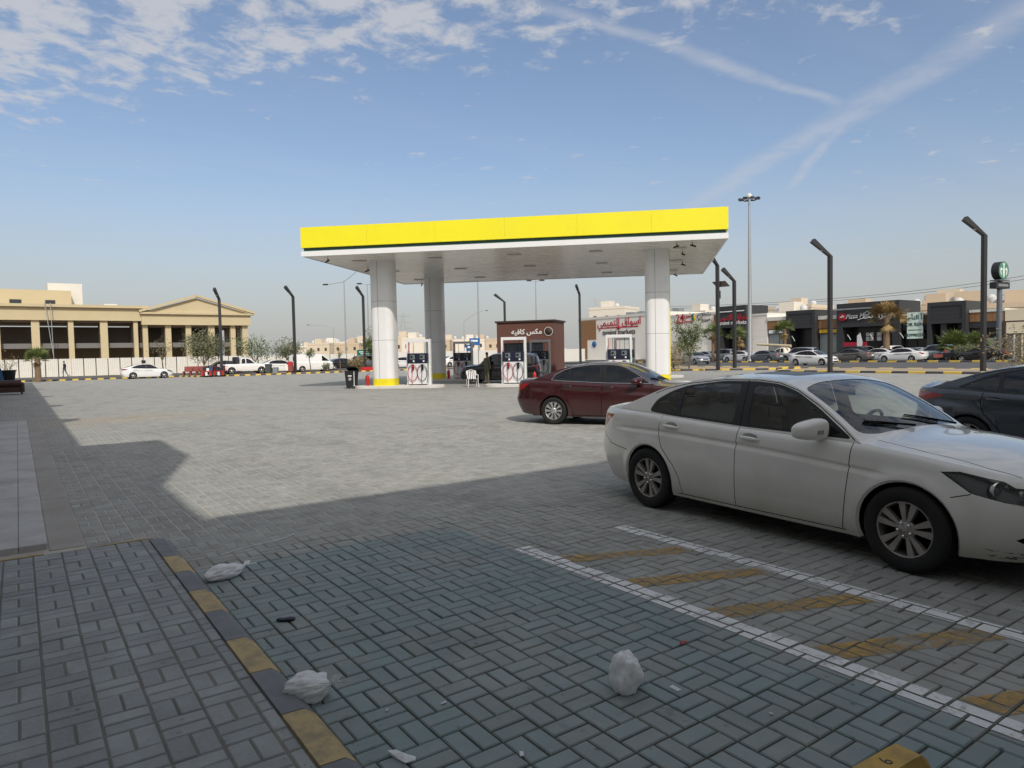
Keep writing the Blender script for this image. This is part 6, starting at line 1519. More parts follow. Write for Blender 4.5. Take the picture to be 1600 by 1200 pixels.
for k in range(8):
    a = 2 * math.pi * k / 8; b = MB(); c_, s_ = math.cos(a), math.sin(a); b.bar((c_ * .3, s_ * .3, HM - .2), (c_ * 1.0, s_ * 1.0, HM - .22), .06, .06); b.bar((c_ * .8, s_ * .8, HM - .30), (c_ * 1.35, s_ * 1.35, HM - .24), .42, .14); b.build('lamp_head', 'dark_metal', t)
# ----------------------------------------------------------------- small things along the left kerb
mat('cloth_dark', (0.03, 0.032, 0.04), 0.9, 0, 0.15, 4); mat('cloth_grey', (0.10, 0.105, 0.12), 0.9, 0, 0.15, 4); mat('skin', (0.30, 0.17, 0.11), 0.6, 0, 0.06, 5); mat('hair', (0.02, 0.017, 0.015), 0.7, 0, 0.1, 9); mat('shirt_olive', (0.12, 0.12, 0.08), 0.9, 0, 0.1, 5)
def figure(name, label, p, rz, joints, edges, mats_split, head, group=None):
    t = thing(name, label, 'person', p, rz, group)
    me = bpy.data.meshes.new('body'); me.from_pydata([j[0] for j in joints], edges, []); o = bpy.data.objects.new('body', me); link(o, t)
    sk = o.modifiers.new('skin', 'SKIN'); 
    bpy.context.view_layer.update()
    for i, j in enumerate(joints): me.skin_vertices[0].data[i].radius = (j[1], j[1] if len(j) < 3 else j[2]); me.skin_vertices[0].data[i].use_root = (i == 0)
    o.modifiers.new('sub', 'SUBSURF').levels = 1; o.modifiers['sub'].render_levels = 2
    dg = bpy.context.evaluated_depsgraph_get(); me2 = bpy.data.meshes.new_from_object(o.evaluated_get(dg)); o.modifiers.clear(); o.data = me2
    me2.materials.clear()
    for m_ in ('skin', *[q[0] for q in mats_split]): me2.materials.append(M[m_])
    for pl in me2.polygons:
        c = pl.center; pl.use_smooth = True; pl.material_index = 0
        for k, (m_, f_) in enumerate(mats_split):
            if f_(c): pl.material_index = k + 1; break
    hx, hy, hz = head; b = MB()
    b.grid(lambda a, c: (hx - .012 + .088 * math.cos(2*math.pi*a) * math.sin(math.pi * c * .62), hy + .08 * math.sin(2*math.pi*a) * math.sin(math.pi * c * .62), hz + .03 + .105 * math.cos(math.pi * c * .62)), 14, 8); b.build('hair', 'hair', t)
    return t
# a man walking left along the hoarding, side on
J = [((0, 0, .95), .13, .15), ((.0, 0, 1.18), .12, .15), ((.02, 0, 1.40), .10, .17), ((.03, 0, 1.50), .055), ((.05, 0, 1.60), .085, .075), ((.06, 0, 1.70), .085, .075), ((.02, .19, 1.40), .06), ((-.06, .24, 1.14), .048), ((.06, .22, .92), .035), ((.08, .22, .84), .03), ((.02, -.19, 1.40), .06), ((.0, -.24, 1.14), .048), ((.16, -.2, 1.0), .035), ((.2, -.2, .95), .03), ((.02, .09, .88), .09), ((.16, .09, .50), .065), ((.10, .09, .09), .045), ((.26, .09, .04), .04), ((0, -.09, .88), .09), ((-.08, -.09, .50), .065), ((-.30, -.09, .12), .045), ((-.20, -.09, .03), .04)]
E_ = [(0,1),(1,2),(2,3),(3,4),(4,5),(2,6),(6,7),(7,8),(8,9),(2,10),(10,11),(11,12),(12,13),(0,14),(14,15),(15,16),(16,17),(0,18),(18,19),(19,20),(20,21)]
g = gp(101, 590); q = on_y(101, 575, 93.2)
figure('person', 'man in dark shirt and grey trousers walking along the white hoarding', (q.x, 93.2, .1), vd + math.pi, J, E_, [('cloth_grey', lambda c: c.z < .98 and not (abs(c.y) > .17)), ('cloth_dark', lambda c: .98 <= c.z < 1.46)], (.055, 0, 1.68))
# red benches, handcarts, bins and cones by the kerb
mat('bench_red', (0.26, 0.07, 0.055), 0.7, 0, 0.12, 3); mat('cart_red', (0.45, 0.03, 0.03), 0.5, 0, 0.1, 3); mat('cart_dark', (0.025, 0.025, 0.035), 0.6, 0, 0.15, 3); mat('bin_grey', (0.06, 0.075, 0.07), 0.6, 0, 0.1, 3); mat('blue_tarp', (0.02, 0.10, 0.20), 0.6, 0, 0.15, 3)
for k, px in enumerate((293, 303, 313)):
    q = on_y(px, 585, 79); t = thing('bench', ('left one', 'middle one', 'right one')[k] + ' of the three faded red benches before the hoarding', 'bench', (q.x, 79, .09), vd, 'faded red benches')
    b = MB(); b.box(-.42, .42, -.22, .22, .40, .46); b.build('seat', 'bench_red', t); b = MB(); b.hexa([(-.42, .2, .46), (.42, .2, .46), (.42, .25, .46), (-.42, .25, .46), (-.42, .3, .95), (.42, .3, .95), (.42, .35, .95), (-.42, .35, .95)]); b.build('backrest', 'bench_red', t)
    for s_ in (-1, 1): b = MB(); b.box(s_ * .36 - .04, s_ * .36 + .04, -.2, .2, 0, .40); b.build('leg', 'bench_red', t)
for k, px in enumerate((325, 344)):
    q = on_y(px, 588, 73.0); t = thing('handcart', ('red handcart with white boxes in front of the olive tree', 'red and black handcart at the foot of the left lamp post')[k], 'cart', (q.x, 73.0, .02), vd, 'red handcarts by the kerb')
    b = MB(); b.box(-.48, .48, -.35, .35, .50, .58); b.build('deck', 'cart_red', t)
    for s_ in (-.4, 0, .4): b = MB(); b.box(s_ - .1, s_ + .1, -.36, -.30, .14, .48); b.build('side_panel', 'cart_red' if s_ else 'letter_white', t)
    for s_ in (-.35, .35):
        for y in (-.25, .25): b = MB(); b.lathe([(0, -.03), (.11, -.03), (.11, .03), (0, .03)], 12, 0, Matrix.Translation((s_, y, .11)) @ Matrix.Rotation(math.pi/2, 4, 'X')); b.build('wheel', 'tyre', t)
    b = MB(); b.cbox(-.42, -.1, -.2, .25, .58, .98, .02); b.build('box', 'cart_dark', t); b = MB(); b.cbox(-.05, .2, -.22, .2, .58, .86, .02); b.build('box', 'letter_white' if k == 0 else 'cart_dark', t); b = MB(); b.cbox(.22, .44, -.2, .25, .58, 1.05, .02); b.build('box', 'blue_tarp' if k == 0 else 'cart_dark', t)
    b = MB(); b.tube([(.48, -.3, .55), (.62, -.3, 1.0), (.62, .3, 1.0), (.48, .3, .55)], .02, 6); b.build('handle', 'cart_red', t)
def small_bin(label, px, y, m_, w=.55, h=1.05):
    q = on_y(px, 586, y); t = thing('litter_bin', label, 'bin', (q.x, y, .09), vd); b = MB(); b.hexa([(-w*.4, -w*.4, 0), (w*.4, -w*.4, 0), (w*.4, w*.4, 0), (-w*.4, w*.4, 0), (-w*.5, -w*.5, h*.85), (w*.5, -w*.5, h*.85), (w*.5, w*.5, h*.85), (-w*.5, w*.5, h*.85)]); b.build('body', m_, t); b = MB(); b.cbox(-w*.54, w*.54, -w*.54, w*.54, h*.851, h, .04); b.build('lid', m_, t)
small_bin('grey-green bin by the kerb in front of the white sedan and pickup', 420, 74.6, 'bin_grey'); small_bin('pale blue-grey bin right of the grey-green one', 431, 74.4, 'car_blue_grey', .5, .7)
q = on_y(453, 580, 74.2); t = thing('parcel_trolley', 'red and white loaded trolley left of the second lamp post', 'trolley', (q.x, 74.2, .09), vd)
b = MB(); b.cbox(-.35, .35, -.3, .3, .2, .75, .03); b.build('crate', 'bench_red', t); b = MB(); b.cbox(-.25, .3, -.25, .25, .75, 1.25, .08); b.build('sack', 'cart_red', t); b = MB(); b.cbox(-.36, -.1, -.32, -.301, .3, .9, .005); b.build('label_panel', 'letter_white', t)
for s_ in (-.28, .28): b = MB(); b.lathe([(0, -.03), (.1, -.03), (.1, .03), (0, .03)], 12, 0, Matrix.Translation((s_, 0, .1)) @ Matrix.Rotation(math.pi/2, 4, 'X')); b.build('wheel', 'tyre', t)
# low red planter kerb right of the bin
q0, q1 = on_y(565, 582, 74.3), on_y(583, 581, 74.3); b = MB(); b.cbox(0, (q1 - q0).length, -.3, .3, 0, .42, .03); tag(b.build('red_barrier', 'fire_red', loc=(q0.x, 74.3, .08)), 'low red barrier left of the front left canopy column', 'barrier')
# green road sign
q = on_y(569, 555, 92); t = thing('road_sign', 'green road sign behind the third lamp post', 'sign', (q.x, 92, 0), vd); mat('sign_green', (0.0, 0.16, 0.10), 0.5, 0, 0.05, 2)
b = MB(); b.cbox(-1.0, 1.0, -.04, .04, 1.75, 2.65, .02); b.build('panel', 'sign_green', t); b = MB(); b.box(-.7, .5, -.05, -.041, 2.3, 2.42); b.box(-.5, .7, -.05, -.041, 2.05, 2.15); b.build('marking', 'letter_white', t)
for s_ in (-.7, .7): b = MB(); b.tube([(s_, .05, 0), (s_, .05, 2.6)], .05, 8); b.build('post', 'galvanised', t)
# old sofa, tub and tarp by the shop front
mat('sofa_brown', (0.045, 0.018, 0.014), 0.55, 0, 0.2, 3, dirt=(0.10, 0.06, 0.045), dirt_amt=0.4, dirt_s=4)
t = thing('sofa', 'discarded dark brown sofa on the walkway at the left edge', 'sofa', (-.75, 47.8, .0), 0)
b = MB(); b.cbox(-1.0, .95, -.45, .45, .12, .46, .06); b.build('base', 'sofa_brown', t); b = MB(); b.tube([(-1.0, -.38, .62), (.9, -.38, .62)], .19, 12); b.build('backrest', 'sofa_brown', t)
for s_ in (-1.0, .92): b = MB(); b.cbox(s_ - .12, s_ + .12, -.48, .5, .12, .66, .07); b.build('armrest', 'sofa_brown', t)
for s_ in (-.9, .9):
    for y in (-.38, .38): b = MB(); b.box(s_ - .04, s_ + .04, y - .04, y + .04, 0, .12); b.build('leg', 'dark_metal', t)
q = on_y(11, 590, 62); t = thing('plastic_tub', 'black open plastic tub behind the brown sofa', 'tub', (q.x, 62, 0)); b = MB(); b.lathe([(0, .3), (.42, .3), (.55, 1.2), (.60, 1.22), (.60, 1.26), (.52, 1.26), (.40, .36), (0, .36)], 20); b.build('tub', 'bin_black', t); b = MB(); b.box(-.4, .4, -.4, .4, 0, .3); b.build('stand', 'bin_black', t)
q = on_y(2, 590, 60); t = tag(MB().hexa([(-.8, -.5, 0), (.28, -.5, 0), (.25, .5, 0), (-.8, .5, 0), (-.6, -.3, 1.5), (.02, -.3, 1.35), (-.05, .3, 1.5), (-.6, .3, 1.6)]).build('covered_pile', 'blue_tarp', loc=(q.x, 60, 0)), 'blue covered pile at the left edge behind the sofa', 'pile')
# ----------------------------------------------------------------- shopping strip on the right
FXS = 96.0
def sy(px, X=FXS): return on_x(px, 540, X).y
def sz(px, py, X=FXS): return on_x(px, py, X).z
mat('stone_cream', (0.84, 0.80, 0.72), 0.8, 0, 0.05, 0.4, dirt=(0.74, 0.68, 0.58), dirt_amt=0.35, dirt_s=0.5); mat('clad_dark', (0.040, 0.041, 0.043), 0.55, 0.1, 0.08, 0.6); mat('cream_plain', (0.82, 0.73, 0.53), 0.85, 0, 0.05, 0.4); mat('sign_red', (0.48, 0.015, 0.03), 0.5, 0, 0.05, 1); mat('sign_yellow', (0.75, 0.45, 0.02), 0.5, 0, 0.05, 1); mat('letter_dark', (0.03, 0.03, 0.035), 0.6, 0, 0.05, 1); mat('opening', (0.012, 0.012, 0.013), 0.25, 0, 0.2, 0.6); mat('banner_green', (0.70, 0.84, 0.74), 0.7, 0, 0.04, 1); mat('letter_green', (0.015, 0.05, 0.04), 0.6, 0, 0.05, 1); mat('steel_frame', (0.20, 0.20, 0.20), 0.4, 0.5, 0.05, 1); mat('glass_pale', (0.30, 0.33, 0.32), 0.15, 0, 0.15, 0.8); mat('poster_white', (0.62, 0.64, 0.62), 0.5, 0, 0.06, 2)
FACE = (math.pi / 2, 0, -math.pi / 2)
def unit(name, label, p0, p1, top_py, cat='shop'):
    y1, y0 = sy(p0), sy(p1); t = thing(name, label, cat, (FXS, (y0 + y1) / 2, 0), 0, 'units of the shopping strip'); return t, y0, y1, sz((p0 + p1) / 2, top_py)
def ub(t, name, m, x0, x1, y0, y1, z0, z1, par=None): b = MB(); b.box(x0 - FXS, x1 - FXS, y0 - t.location.y, y1 - t.location.y, z0, z1); return b.build(name, m, par or t)
def utext(t, name, body, size, m, y, z, dx=0.05, sx=1.0): return text_part(name, body, size, m, t, (-dx - .02, y - t.location.y, z), FACE, 0.02, sx=sx, bold=0.006 * size)
TAM = '\ufef2\ufee4\ufef4\ufee4\ufe98\ufedf\ufe8d \ufed5\ufe8d\ufeee\ufeb3\ufe8d'
def slats(t, y0, y1, z0, z1, x, step=.55):
    n = max(2, int((y1 - y0) / step)); w = (y1 - y0) / n
    for k in range(n): ub(t, 'timber_panel', 'wood_slat', x - .06, x, y0 + k * w + .012, y0 + (k + 1) * w - .012, z0, z1)
# market with the red sign
t, y0, y1, zt = unit('market_building', 'cream market hall with timber panel and red Arabic lettering left of the right column', 904, 1046, 492)
ub(t, 'wall', 'stone_cream', FXS, FXS + 30, y0, y1, 0, zt - .45); ub(t, 'coping', 'white_render', FXS - .1, FXS + 30.1, y0 - .05, y1 + .05, zt - .449, zt)
slats(t, sy(932), sy(908), 4.2, zt - .6, FXS - .002); slats(t, sy(918), sy(908), .2, 4.19, FXS - .002); slats(t, y0 + .1, sy(1041) + .9, .2, zt - .6, FXS - .002)
yc = (sy(938) + sy(998)) / 2; utext(t, 'sign_lettering', TAM, 2.05, 'sign_red', yc, sz(965, 503.5)); utext(t, 'sign_lettering', 'tamimi markets', 1.45, 'letter_dark', yc, sz(965, 519)); ub(t, 'sign_bar', 'sign_red', FXS - .06, FXS - .005, sy(998), sy(938), sz(965, 511.5) - .1, sz(965, 511.5) + .1)
b = MB(); b.lathe([(0, .0), (.45, .0), (.45, .05), (0, .06)], 20, 0, Matrix.Translation((-.07, yc - t.location.y, sz(965, 512))) @ Matrix.Rotation(-math.pi / 2, 4, 'Y')); b.build('round_sign', 'sign_red', t)
b = MB(); b.lathe([(0, .0), (.62, .0), (.62, .05), (0, .06)], 20, 0, Matrix.Translation((-.07, sy(929) - t.location.y, sz(929, 538))) @ Matrix.Rotation(-math.pi / 2, 4, 'Y')); mat('sign_blue', (0.02, 0.12, 0.34), 0.5, 0, 0.05, 1); b.build('round_sign', 'sign_blue', t)
for k in range(5): ub(t, 'roof_unit', 'steel_grey', FXS + 6, FXS + 7.5, y0 + 3 + k * 3.1, y0 + 4.6 + k * 3.1, zt + .001, zt + .9)
# cream wall with the small signs
t, y0, y1, zt = unit('cream_unit', 'cream stone wall with red 24 sign and small logos', 1047, 1126, 489.5)
ub(t, 'wall', 'stone_cream', FXS, FXS + 26, y0, y1, 0, zt - .35); ub(t, 'coping', 'white_render', FXS - .08, FXS + 26, y0 - .03, y1 - .02, zt - .349, zt); slats(t, y0 + .05, sy(1116), .2, zt - .5, FXS - .002)
zz = sz(1070, 497); utext(t, 'sign_number', '24', 1.9, 'sign_red', sy(1063), zz); ub(t, 'sign_bar', 'sign_red', FXS - .06, FXS - .005, sy(1068), sy(1058), sz(1063, 504.5) - .14, sz(1063, 504.5) + .14)
utext(t, 'sign_lettering', '\ufef1\ufeae\ufeb8\ufecb', 1.25, 'sign_red', sy(1076), zz + .45); utext(t, 'sign_lettering', 'Bamari', .62, 'sign_red', sy(1076), zz - .62)
b = MB(); b.lathe([(0, 0), (.34, 0), (.34, .05), (0, .06)], 16, 0, Matrix.Translation((-.07, sy(1084) - t.location.y + .12, zz + .1)) @ Matrix.Rotation(-math.pi / 2, 4, 'Y') @ Matrix.Diagonal((1.9, .6, 1, 1))); b.lathe([(0, 0), (.34, 0), (.34, .05), (0, .06)], 16, 1, Matrix.Translation((-.08, sy(1085) - t.location.y - .12, zz - .1)) @ Matrix.Rotation(-math.pi / 2, 4, 'Y') @ Matrix.Diagonal((1.7, .6, 1, 1))); b.build('fruit_logo', ['sign_green', 'sign_yellow'], t)
b = MB(); b.lathe([(.38, 0), (.55, 0), (.55, .05), (.38, .05)], 20, 0, Matrix.Translation((-.07, sy(1094) - t.location.y, zz + .1)) @ Matrix.Rotation(-math.pi / 2, 4, 'Y')); b.build('ring_logo', 'steel_grey', t)
utext(t, 'sign_lettering', 'MIRZU', .72, 'letter_dark', sy(1103.5), zz + .45); utext(t, 'sign_lettering', '\ufeed\ufeaf\ufeae\ufef4\ufee3', .9, 'letter_dark', sy(1103.5), zz - .4)
# dark frames: two side piers, a header, a deep opening
def dark_unit(name, label, p0, p1, top_py, open_py, out=.9):
    t, y0, y1, zt = unit(name, label, p0, p1, top_py); zo = sz((p0 + p1) / 2, open_py); w = (y1 - y0) * .10
    ub(t, 'pier', 'clad_dark', FXS - out, FXS + 5, y0, y0 + w, 0, zt - .002); ub(t, 'pier', 'clad_dark', FXS - out, FXS + 5, y1 - w, y1, 0, zt - .002)
    n = 5; hz = (zt - zo) / n
    for k in range(n): ub(t, 'header_panel', 'clad_dark', FXS - out + (.10 if 0 < k < 4 else .02), FXS + 5, y0 + w + .002, y1 - w - .002, zo + k * hz + .012, zo + (k + 1) * hz)
    ub(t, 'back_wall', 'opening', FXS + 1.2, FXS + 5, y0 + w + .01, y1 - w - .01, 0, zo); return t, y0, y1, zt, zo, w
t, y0, y1, zt, zo, w = dark_unit('market_entrance', 'dark portal of the market with white lettering behind the slim lamp post', 1128, 1171, 478, 512)
utext(t, 'sign_lettering', TAM, 1.35, 'sign_red', (y0 + y1) / 2, sz(1150, 496), 1.0); utext(t, 'sign_lettering', 'tamimi markets', .92, 'letter_white', (y0 + y1) / 2, sz(1150, 504.5), 1.0); ub(t, 'light_bar', 'letter_white', FXS - .95, FXS - .90, y0 + .3, y1 - .3, sz(1150, 486.5) - .08, sz(1150, 486.5) + .08)
for k in range(3): ub(t, 'door_mullion', 'steel_frame', FXS + 1.1, FXS + 1.19, y0 + w + .8 + k * 1.2, y0 + w + .9 + k * 1.2, 0, zo)
t, y0, y1, zt = unit('cream_unit', 'plain cream stone wall right of the tall pale mast', 1172, 1199, 490)
ub(t, 'wall', 'stone_cream', FXS, FXS + 26, y0, y1, 0, zt - .3); ub(t, 'coping', 'white_render', FXS - .08, FXS + 26, y0, y1, zt - .299, zt)
for k in range(7): ub(t, 'course_line', 'white_render', FXS - .012, FXS - .001, y0 + .02, y1 - .02, .8 + k * .95, .83 + k * .95)
def wood_unit(label, p0, p1, top_py, w0, w1, sign=None, gl='glass_pale'):
    t, y0, y1, zt = unit('timber_unit', label, p0, p1, top_py); a, c = sz((p0 + p1) / 2, w0), sz((p0 + p1) / 2, w1)
    ub(t, 'coping', 'white_render', FXS - .15, FXS + 20, y0, y1, a + .02, zt); slats(t, y0 + .02, y1 - .02, c, a, FXS); ub(t, 'lintel', 'clad_dark', FXS + .002, FXS + .5, y0, y1, c - .75, a + .018)
    ub(t, 'roof', 'stone_cream', FXS + .51, FXS + 20, y0, y1, c - .8, a + .015); ub(t, 'back_wall', 'opening', FXS + 2.5, FXS + 3, y0, y1, 0, c - .76)
    n = max(2, int((y1 - y0) / 1.3))
    for k in range(n): ub(t, 'glazing', gl, FXS + .30, FXS + .34, y0 + (y1 - y0) * k / n + .05, y0 + (y1 - y0) * (k + 1) / n - .05, .3, c - .78)
    if sign:
        for (q0, q1, m_) in sign: ub(t, 'sign', m_, FXS - .06, FXS - .005, y0 + (y1 - y0) * q0, y0 + (y1 - y0) * q1, c - .65, c - .15)
    return t, y0, y1, c
t, y0, y1, c = wood_unit('timber banded glass shop front left of the first dark frame', 1200, 1233, 495, 501, 514, [(.25, .95, 'letter_white')])
t, y0, y1, zt, zo, w = dark_unit('dark_portal', 'dark empty portal left of the moving white sedan', 1233.5, 1278.5, 485, 513)
def hanging_light(t, y, z):
    b = MB(); b.bar((-1.0, y - t.location.y + .28, z + .38), (-1.0, y - t.location.y, z), .06, .06); b.bar((-1.0, y - t.location.y, z), (-1.0, y - t.location.y - .2, z - .38), .06, .06); b.build('chevron_light', 'letter_white', t)
hanging_light(t, sy(1246), sz(1246, 529))
t, y0, y1, c = wood_unit('timber banded shop front with small yellow signs', 1279, 1312, 493, 499, 513, [(.55, .95, 'sign_yellow'), (.05, .35, 'sign_yellow')])
t, y0, y1, zt, zo, w = dark_unit('pizza_restaurant', 'wide dark restaurant front with a red and white script sign', 1312.5, 1410, 472, 510)
zsg = sz(1352, 494); xs_ = 1.0
b = MB(); b.lathe([(0, 0), (.6, 0), (.6, .06), (0, .07)], 24, 0, Matrix.Translation((-1.0, sy(1322) - t.location.y, zsg)) @ Matrix.Rotation(-math.pi / 2, 4, 'Y')); b.add([(-1.08, sy(1322) - t.location.y + .4, zsg - .12), (-1.08, sy(1322) - t.location.y - .4, zsg + .02), (-1.08, sy(1322) - t.location.y - .05, zsg + .28)], [(0, 1, 2)], 1); b.build('round_logo', ['sign_red', 'letter_white'], t)
o = utext(t, 'sign_lettering', 'Pizza Hut', .86, 'letter_white', sy(1346), zsg + .05, 1.0)
o.data.transform(Matrix(((1, .28, 0, 0), (.06, 1, 0, 0), (0, 0, 1, 0), (0, 0, 0, 1))))
b = MB(); q = [(1346, 500), (1356, 496.5), (1355, 490), (1361, 486.5), (1367, 490)]; b.tube([(-1.02, sy(a) - t.location.y, sz(a, c)) for a, c in q], .05, 6); b.build('roof_logo', 'letter_white', t)
utext(t, 'sign_lettering', '\ufe96\ufeeb \ufe8d\ufeb0\ufe98\ufef4\ufe91', 1.1, 'letter_white', sy(1376), zsg, 1.0)
ub(t, 'sign_back', 'sign_red', FXS - .80, FXS - .795, sy(1398), sy(1318), zsg - .05, zsg + .0); ub(t, 'light_bar', 'steel_grey', FXS - 1.4, FXS - 1.2, sy(1402), y1 + .2, sz(1352, 482) - .1, sz(1352, 482) + .1)
for (a, c_) in ((1347, 1352), (1353.5, 1358.5), (1364, 1371), (1389, 1396)):
    for (d, e) in ((519, 524.5), (525.5, 532)): ub(t, 'window_pane', 'poster_white', FXS + 1.05, FXS + 1.19, sy(c_), sy(a), sz(1370, e), sz(1370, d))
hanging_light(t, sy(1333), sz(1333, 527)); hanging_light(t, sy(1368), sz(1368, 526))
t, y0, y1, c = wood_unit('timber banded unit carrying the pale green rent banner', 1410.5, 1453, 490, 493, 507, None, 'opening'); hanging_light(t, sy(1415), sz(1415, 524))
bn = thing('rent_banner', 'pale green for-rent banner with dark Arabic and English lettering', 'banner', (FXS - .5, sy(1432.5), 0)); hy = (sy(1420) - sy(1445)) / 2; zb0, zb1 = sz(1432, 529), sz(1432, 488)
b = MB(); b.box(-.03, .03, -hy, hy, zb0, zb1); b.build('sheet', 'banner_green', bn)
for body, s_, z in (('\ufeae\ufef4\ufe9f\ufe84\ufe98\ufedf\ufe8d \ufe83\ufeaa\ufe91', .80, zb0 + (zb1 - zb0) * .80), ('FOR RENT', .62, zb0 + (zb1 - zb0) * .53), ('0539982222', .52, zb0 + (zb1 - zb0) * .13)): text_part('lettering', body, s_ * hy / 1.0, 'letter_green', bn, (-.05, 0, z), FACE, .01, bold=.012)
b = MB(); b.box(-.04, -.031, -hy * .85, hy * .85, zb0 + (zb1 - zb0) * .31, zb0 + (zb1 - zb0) * .34); b.build('small_print', 'letter_green', bn)
t, y0, y1, zt, zo, w = dark_unit('dark_portal', 'dark empty portal with twin openings left of the tallest lamp post', 1453.5, 1514, 471.5, 505.5); ub(t, 'middle_pier', 'clad_dark', FXS - .6, FXS + 1.2, (y0 + y1) / 2 + .1, (y0 + y1) / 2 + .75, 0, zo - .01)
t, y0, y1, c = wood_unit('timber banded unit behind the tallest lamp post', 1514.5, 1570, 483, 487.5, 502, None, 'opening')
t, y0, y1, zt = unit('cream_unit', 'plain cream end wall at the right edge', 1570.5, 1640, 482); ub(t, 'wall', 'cream_plain', FXS - .1, FXS + 26, y0 - 14, y1, 0, zt)
# steel gate frame and utility box in front of the end wall
q = on_x(1590, 560, 84); t = thing('gate_frame', 'brown steel gate frame at the right edge', 'gate', (84, q.y, 0)); mat('rust_brown', (0.10, 0.065, 0.045), 0.7, 0.2, 0.15, 2)
for s_ in (-1.4, 1.2): b = MB(); b.box(-.12, .12, s_ - .12, s_ + .12, 0, 4.0); b.build('post', 'rust_brown', t)
for z in (2.6, 3.9): b = MB(); b.box(-.1, .1, -1.28, 1.08, z, z + .15); b.build('rail', 'rust_brown', t)
for k in range(3): b = MB(); b.box(-.06, .06, -1.0 + k * .7, -.5 + k * .7, .1, 2.59); b.build('panel', 'raw_concrete', t)
q = on_x(1563, 560, 86); t = thing('utility_cabinet', 'long pale grey cabinet at the foot of the round sign', 'cabinet', (86, q.y, 0)); hw_ = (sy(1547, 86) - sy(1584, 86)) / 2; z1 = sz(1565, 528, 86)
b = MB(); b.cbox(-1, 1, -hw_, hw_, 0, z1, .05); b.build('body', 'car_blue_grey', t)
for k in range(3): b = MB(); b.box(-1.02, -1.001, -hw_ + .1 + k * hw_ * .66, -hw_ + k * hw_ * .66 + hw_ * .6, .3, z1 - .2); b.build('door', 'car_blue_grey', t)
# round emblem sign on a pole
XS = 84.0; q = on_x(1561, 545, XS); t = thing('pole_sign', 'round green and white emblem sign high on a grey pole', 'sign', (XS, q.y, 0), math.radians(82)); mat('pole_grey', (0.16, 0.18, 0.20), 0.45, 0.3, 0.06, 1)
zd = sz(1563, 423, XS); rd = (sz(1563, 409, XS) - sz(1563, 437, XS)) / 2; zb0, zb1 = sz(1563, 451, XS), sz(1563, 441, XS)
b = MB(); b.tube([(0, 0, 0), (0, 0, zd - rd)], [.30, .24], 14); b.build('pole', 'pole_grey', t)
T_ = Matrix.Translation((0, 0, zd)) @ Matrix.Rotation(-math.pi / 2, 4, 'Y')
b = MB(); b.lathe([(0, -.38), (rd, -.38), (rd, .38), (0, .38)], 40, 0, T_, sm=False); dsc = b.build('disc', 'dark_metal', t)
mat('emblem_green', (0.07, 0.24, 0.15), 0.4, 0, 0.03, 1); mat('emblem_white', (0.66, 0.76, 0.68), 0.45, 0, 0.03, 1)
b = MB(); b.lathe([(0, .381), (rd * .97, .381)], 40, 0, T_); b.build('face', 'emblem_green', dsc)
b = MB(); F3 = lambda a, c, h: (-.385 - h, -a * rd, zd + c * rd)
b.prism([(-.16, .30), (.16, .30), (.22, -.1), (.12, -.75), (-.12, -.75), (-.22, -.1)], 0, .01, 0, F3); b.prism([(-.14, .34), (.14, .34), (.12, .56), (-.12, .56)], 0, .01, 0, F3); b.prism([(-.2, .58), (.2, .58), (.26, .86), (.1, .70), (0, .92), (-.1, .70), (-.26, .86)], 0, .01, 0, F3)
for s_ in (-1, 1):
    c_ = [(.26, .20), (.52, .34), (.72, .10), (.66, -.30), (.46, -.62), (.40, -.40), (.52, -.12), (.46, .06), (.30, -.02)]; c_ = [(s_ * a, d) for a, d in c_]; b.prism(c_ if s_ > 0 else c_[::-1], 0, .01, 0, F3)
b.build('emblem', 'emblem_white', dsc)
b = MB(); b.cbox(-.35, .35, -1.25, 1.25, zb0, zb1, .04); bx_ = b.build('sign_box', 'dark_metal', t); b = MB(); b.box(-.37, -.351, -.9, .9, zb0 + .2, zb1 - .2); b.build('lettering_panel', 'steel_grey', bx_); b = MB(); b.box(-.5, .5, -.9, .9, zb1 + .12, zb1 + .24); b.build('bracket', 'pole_grey', t)
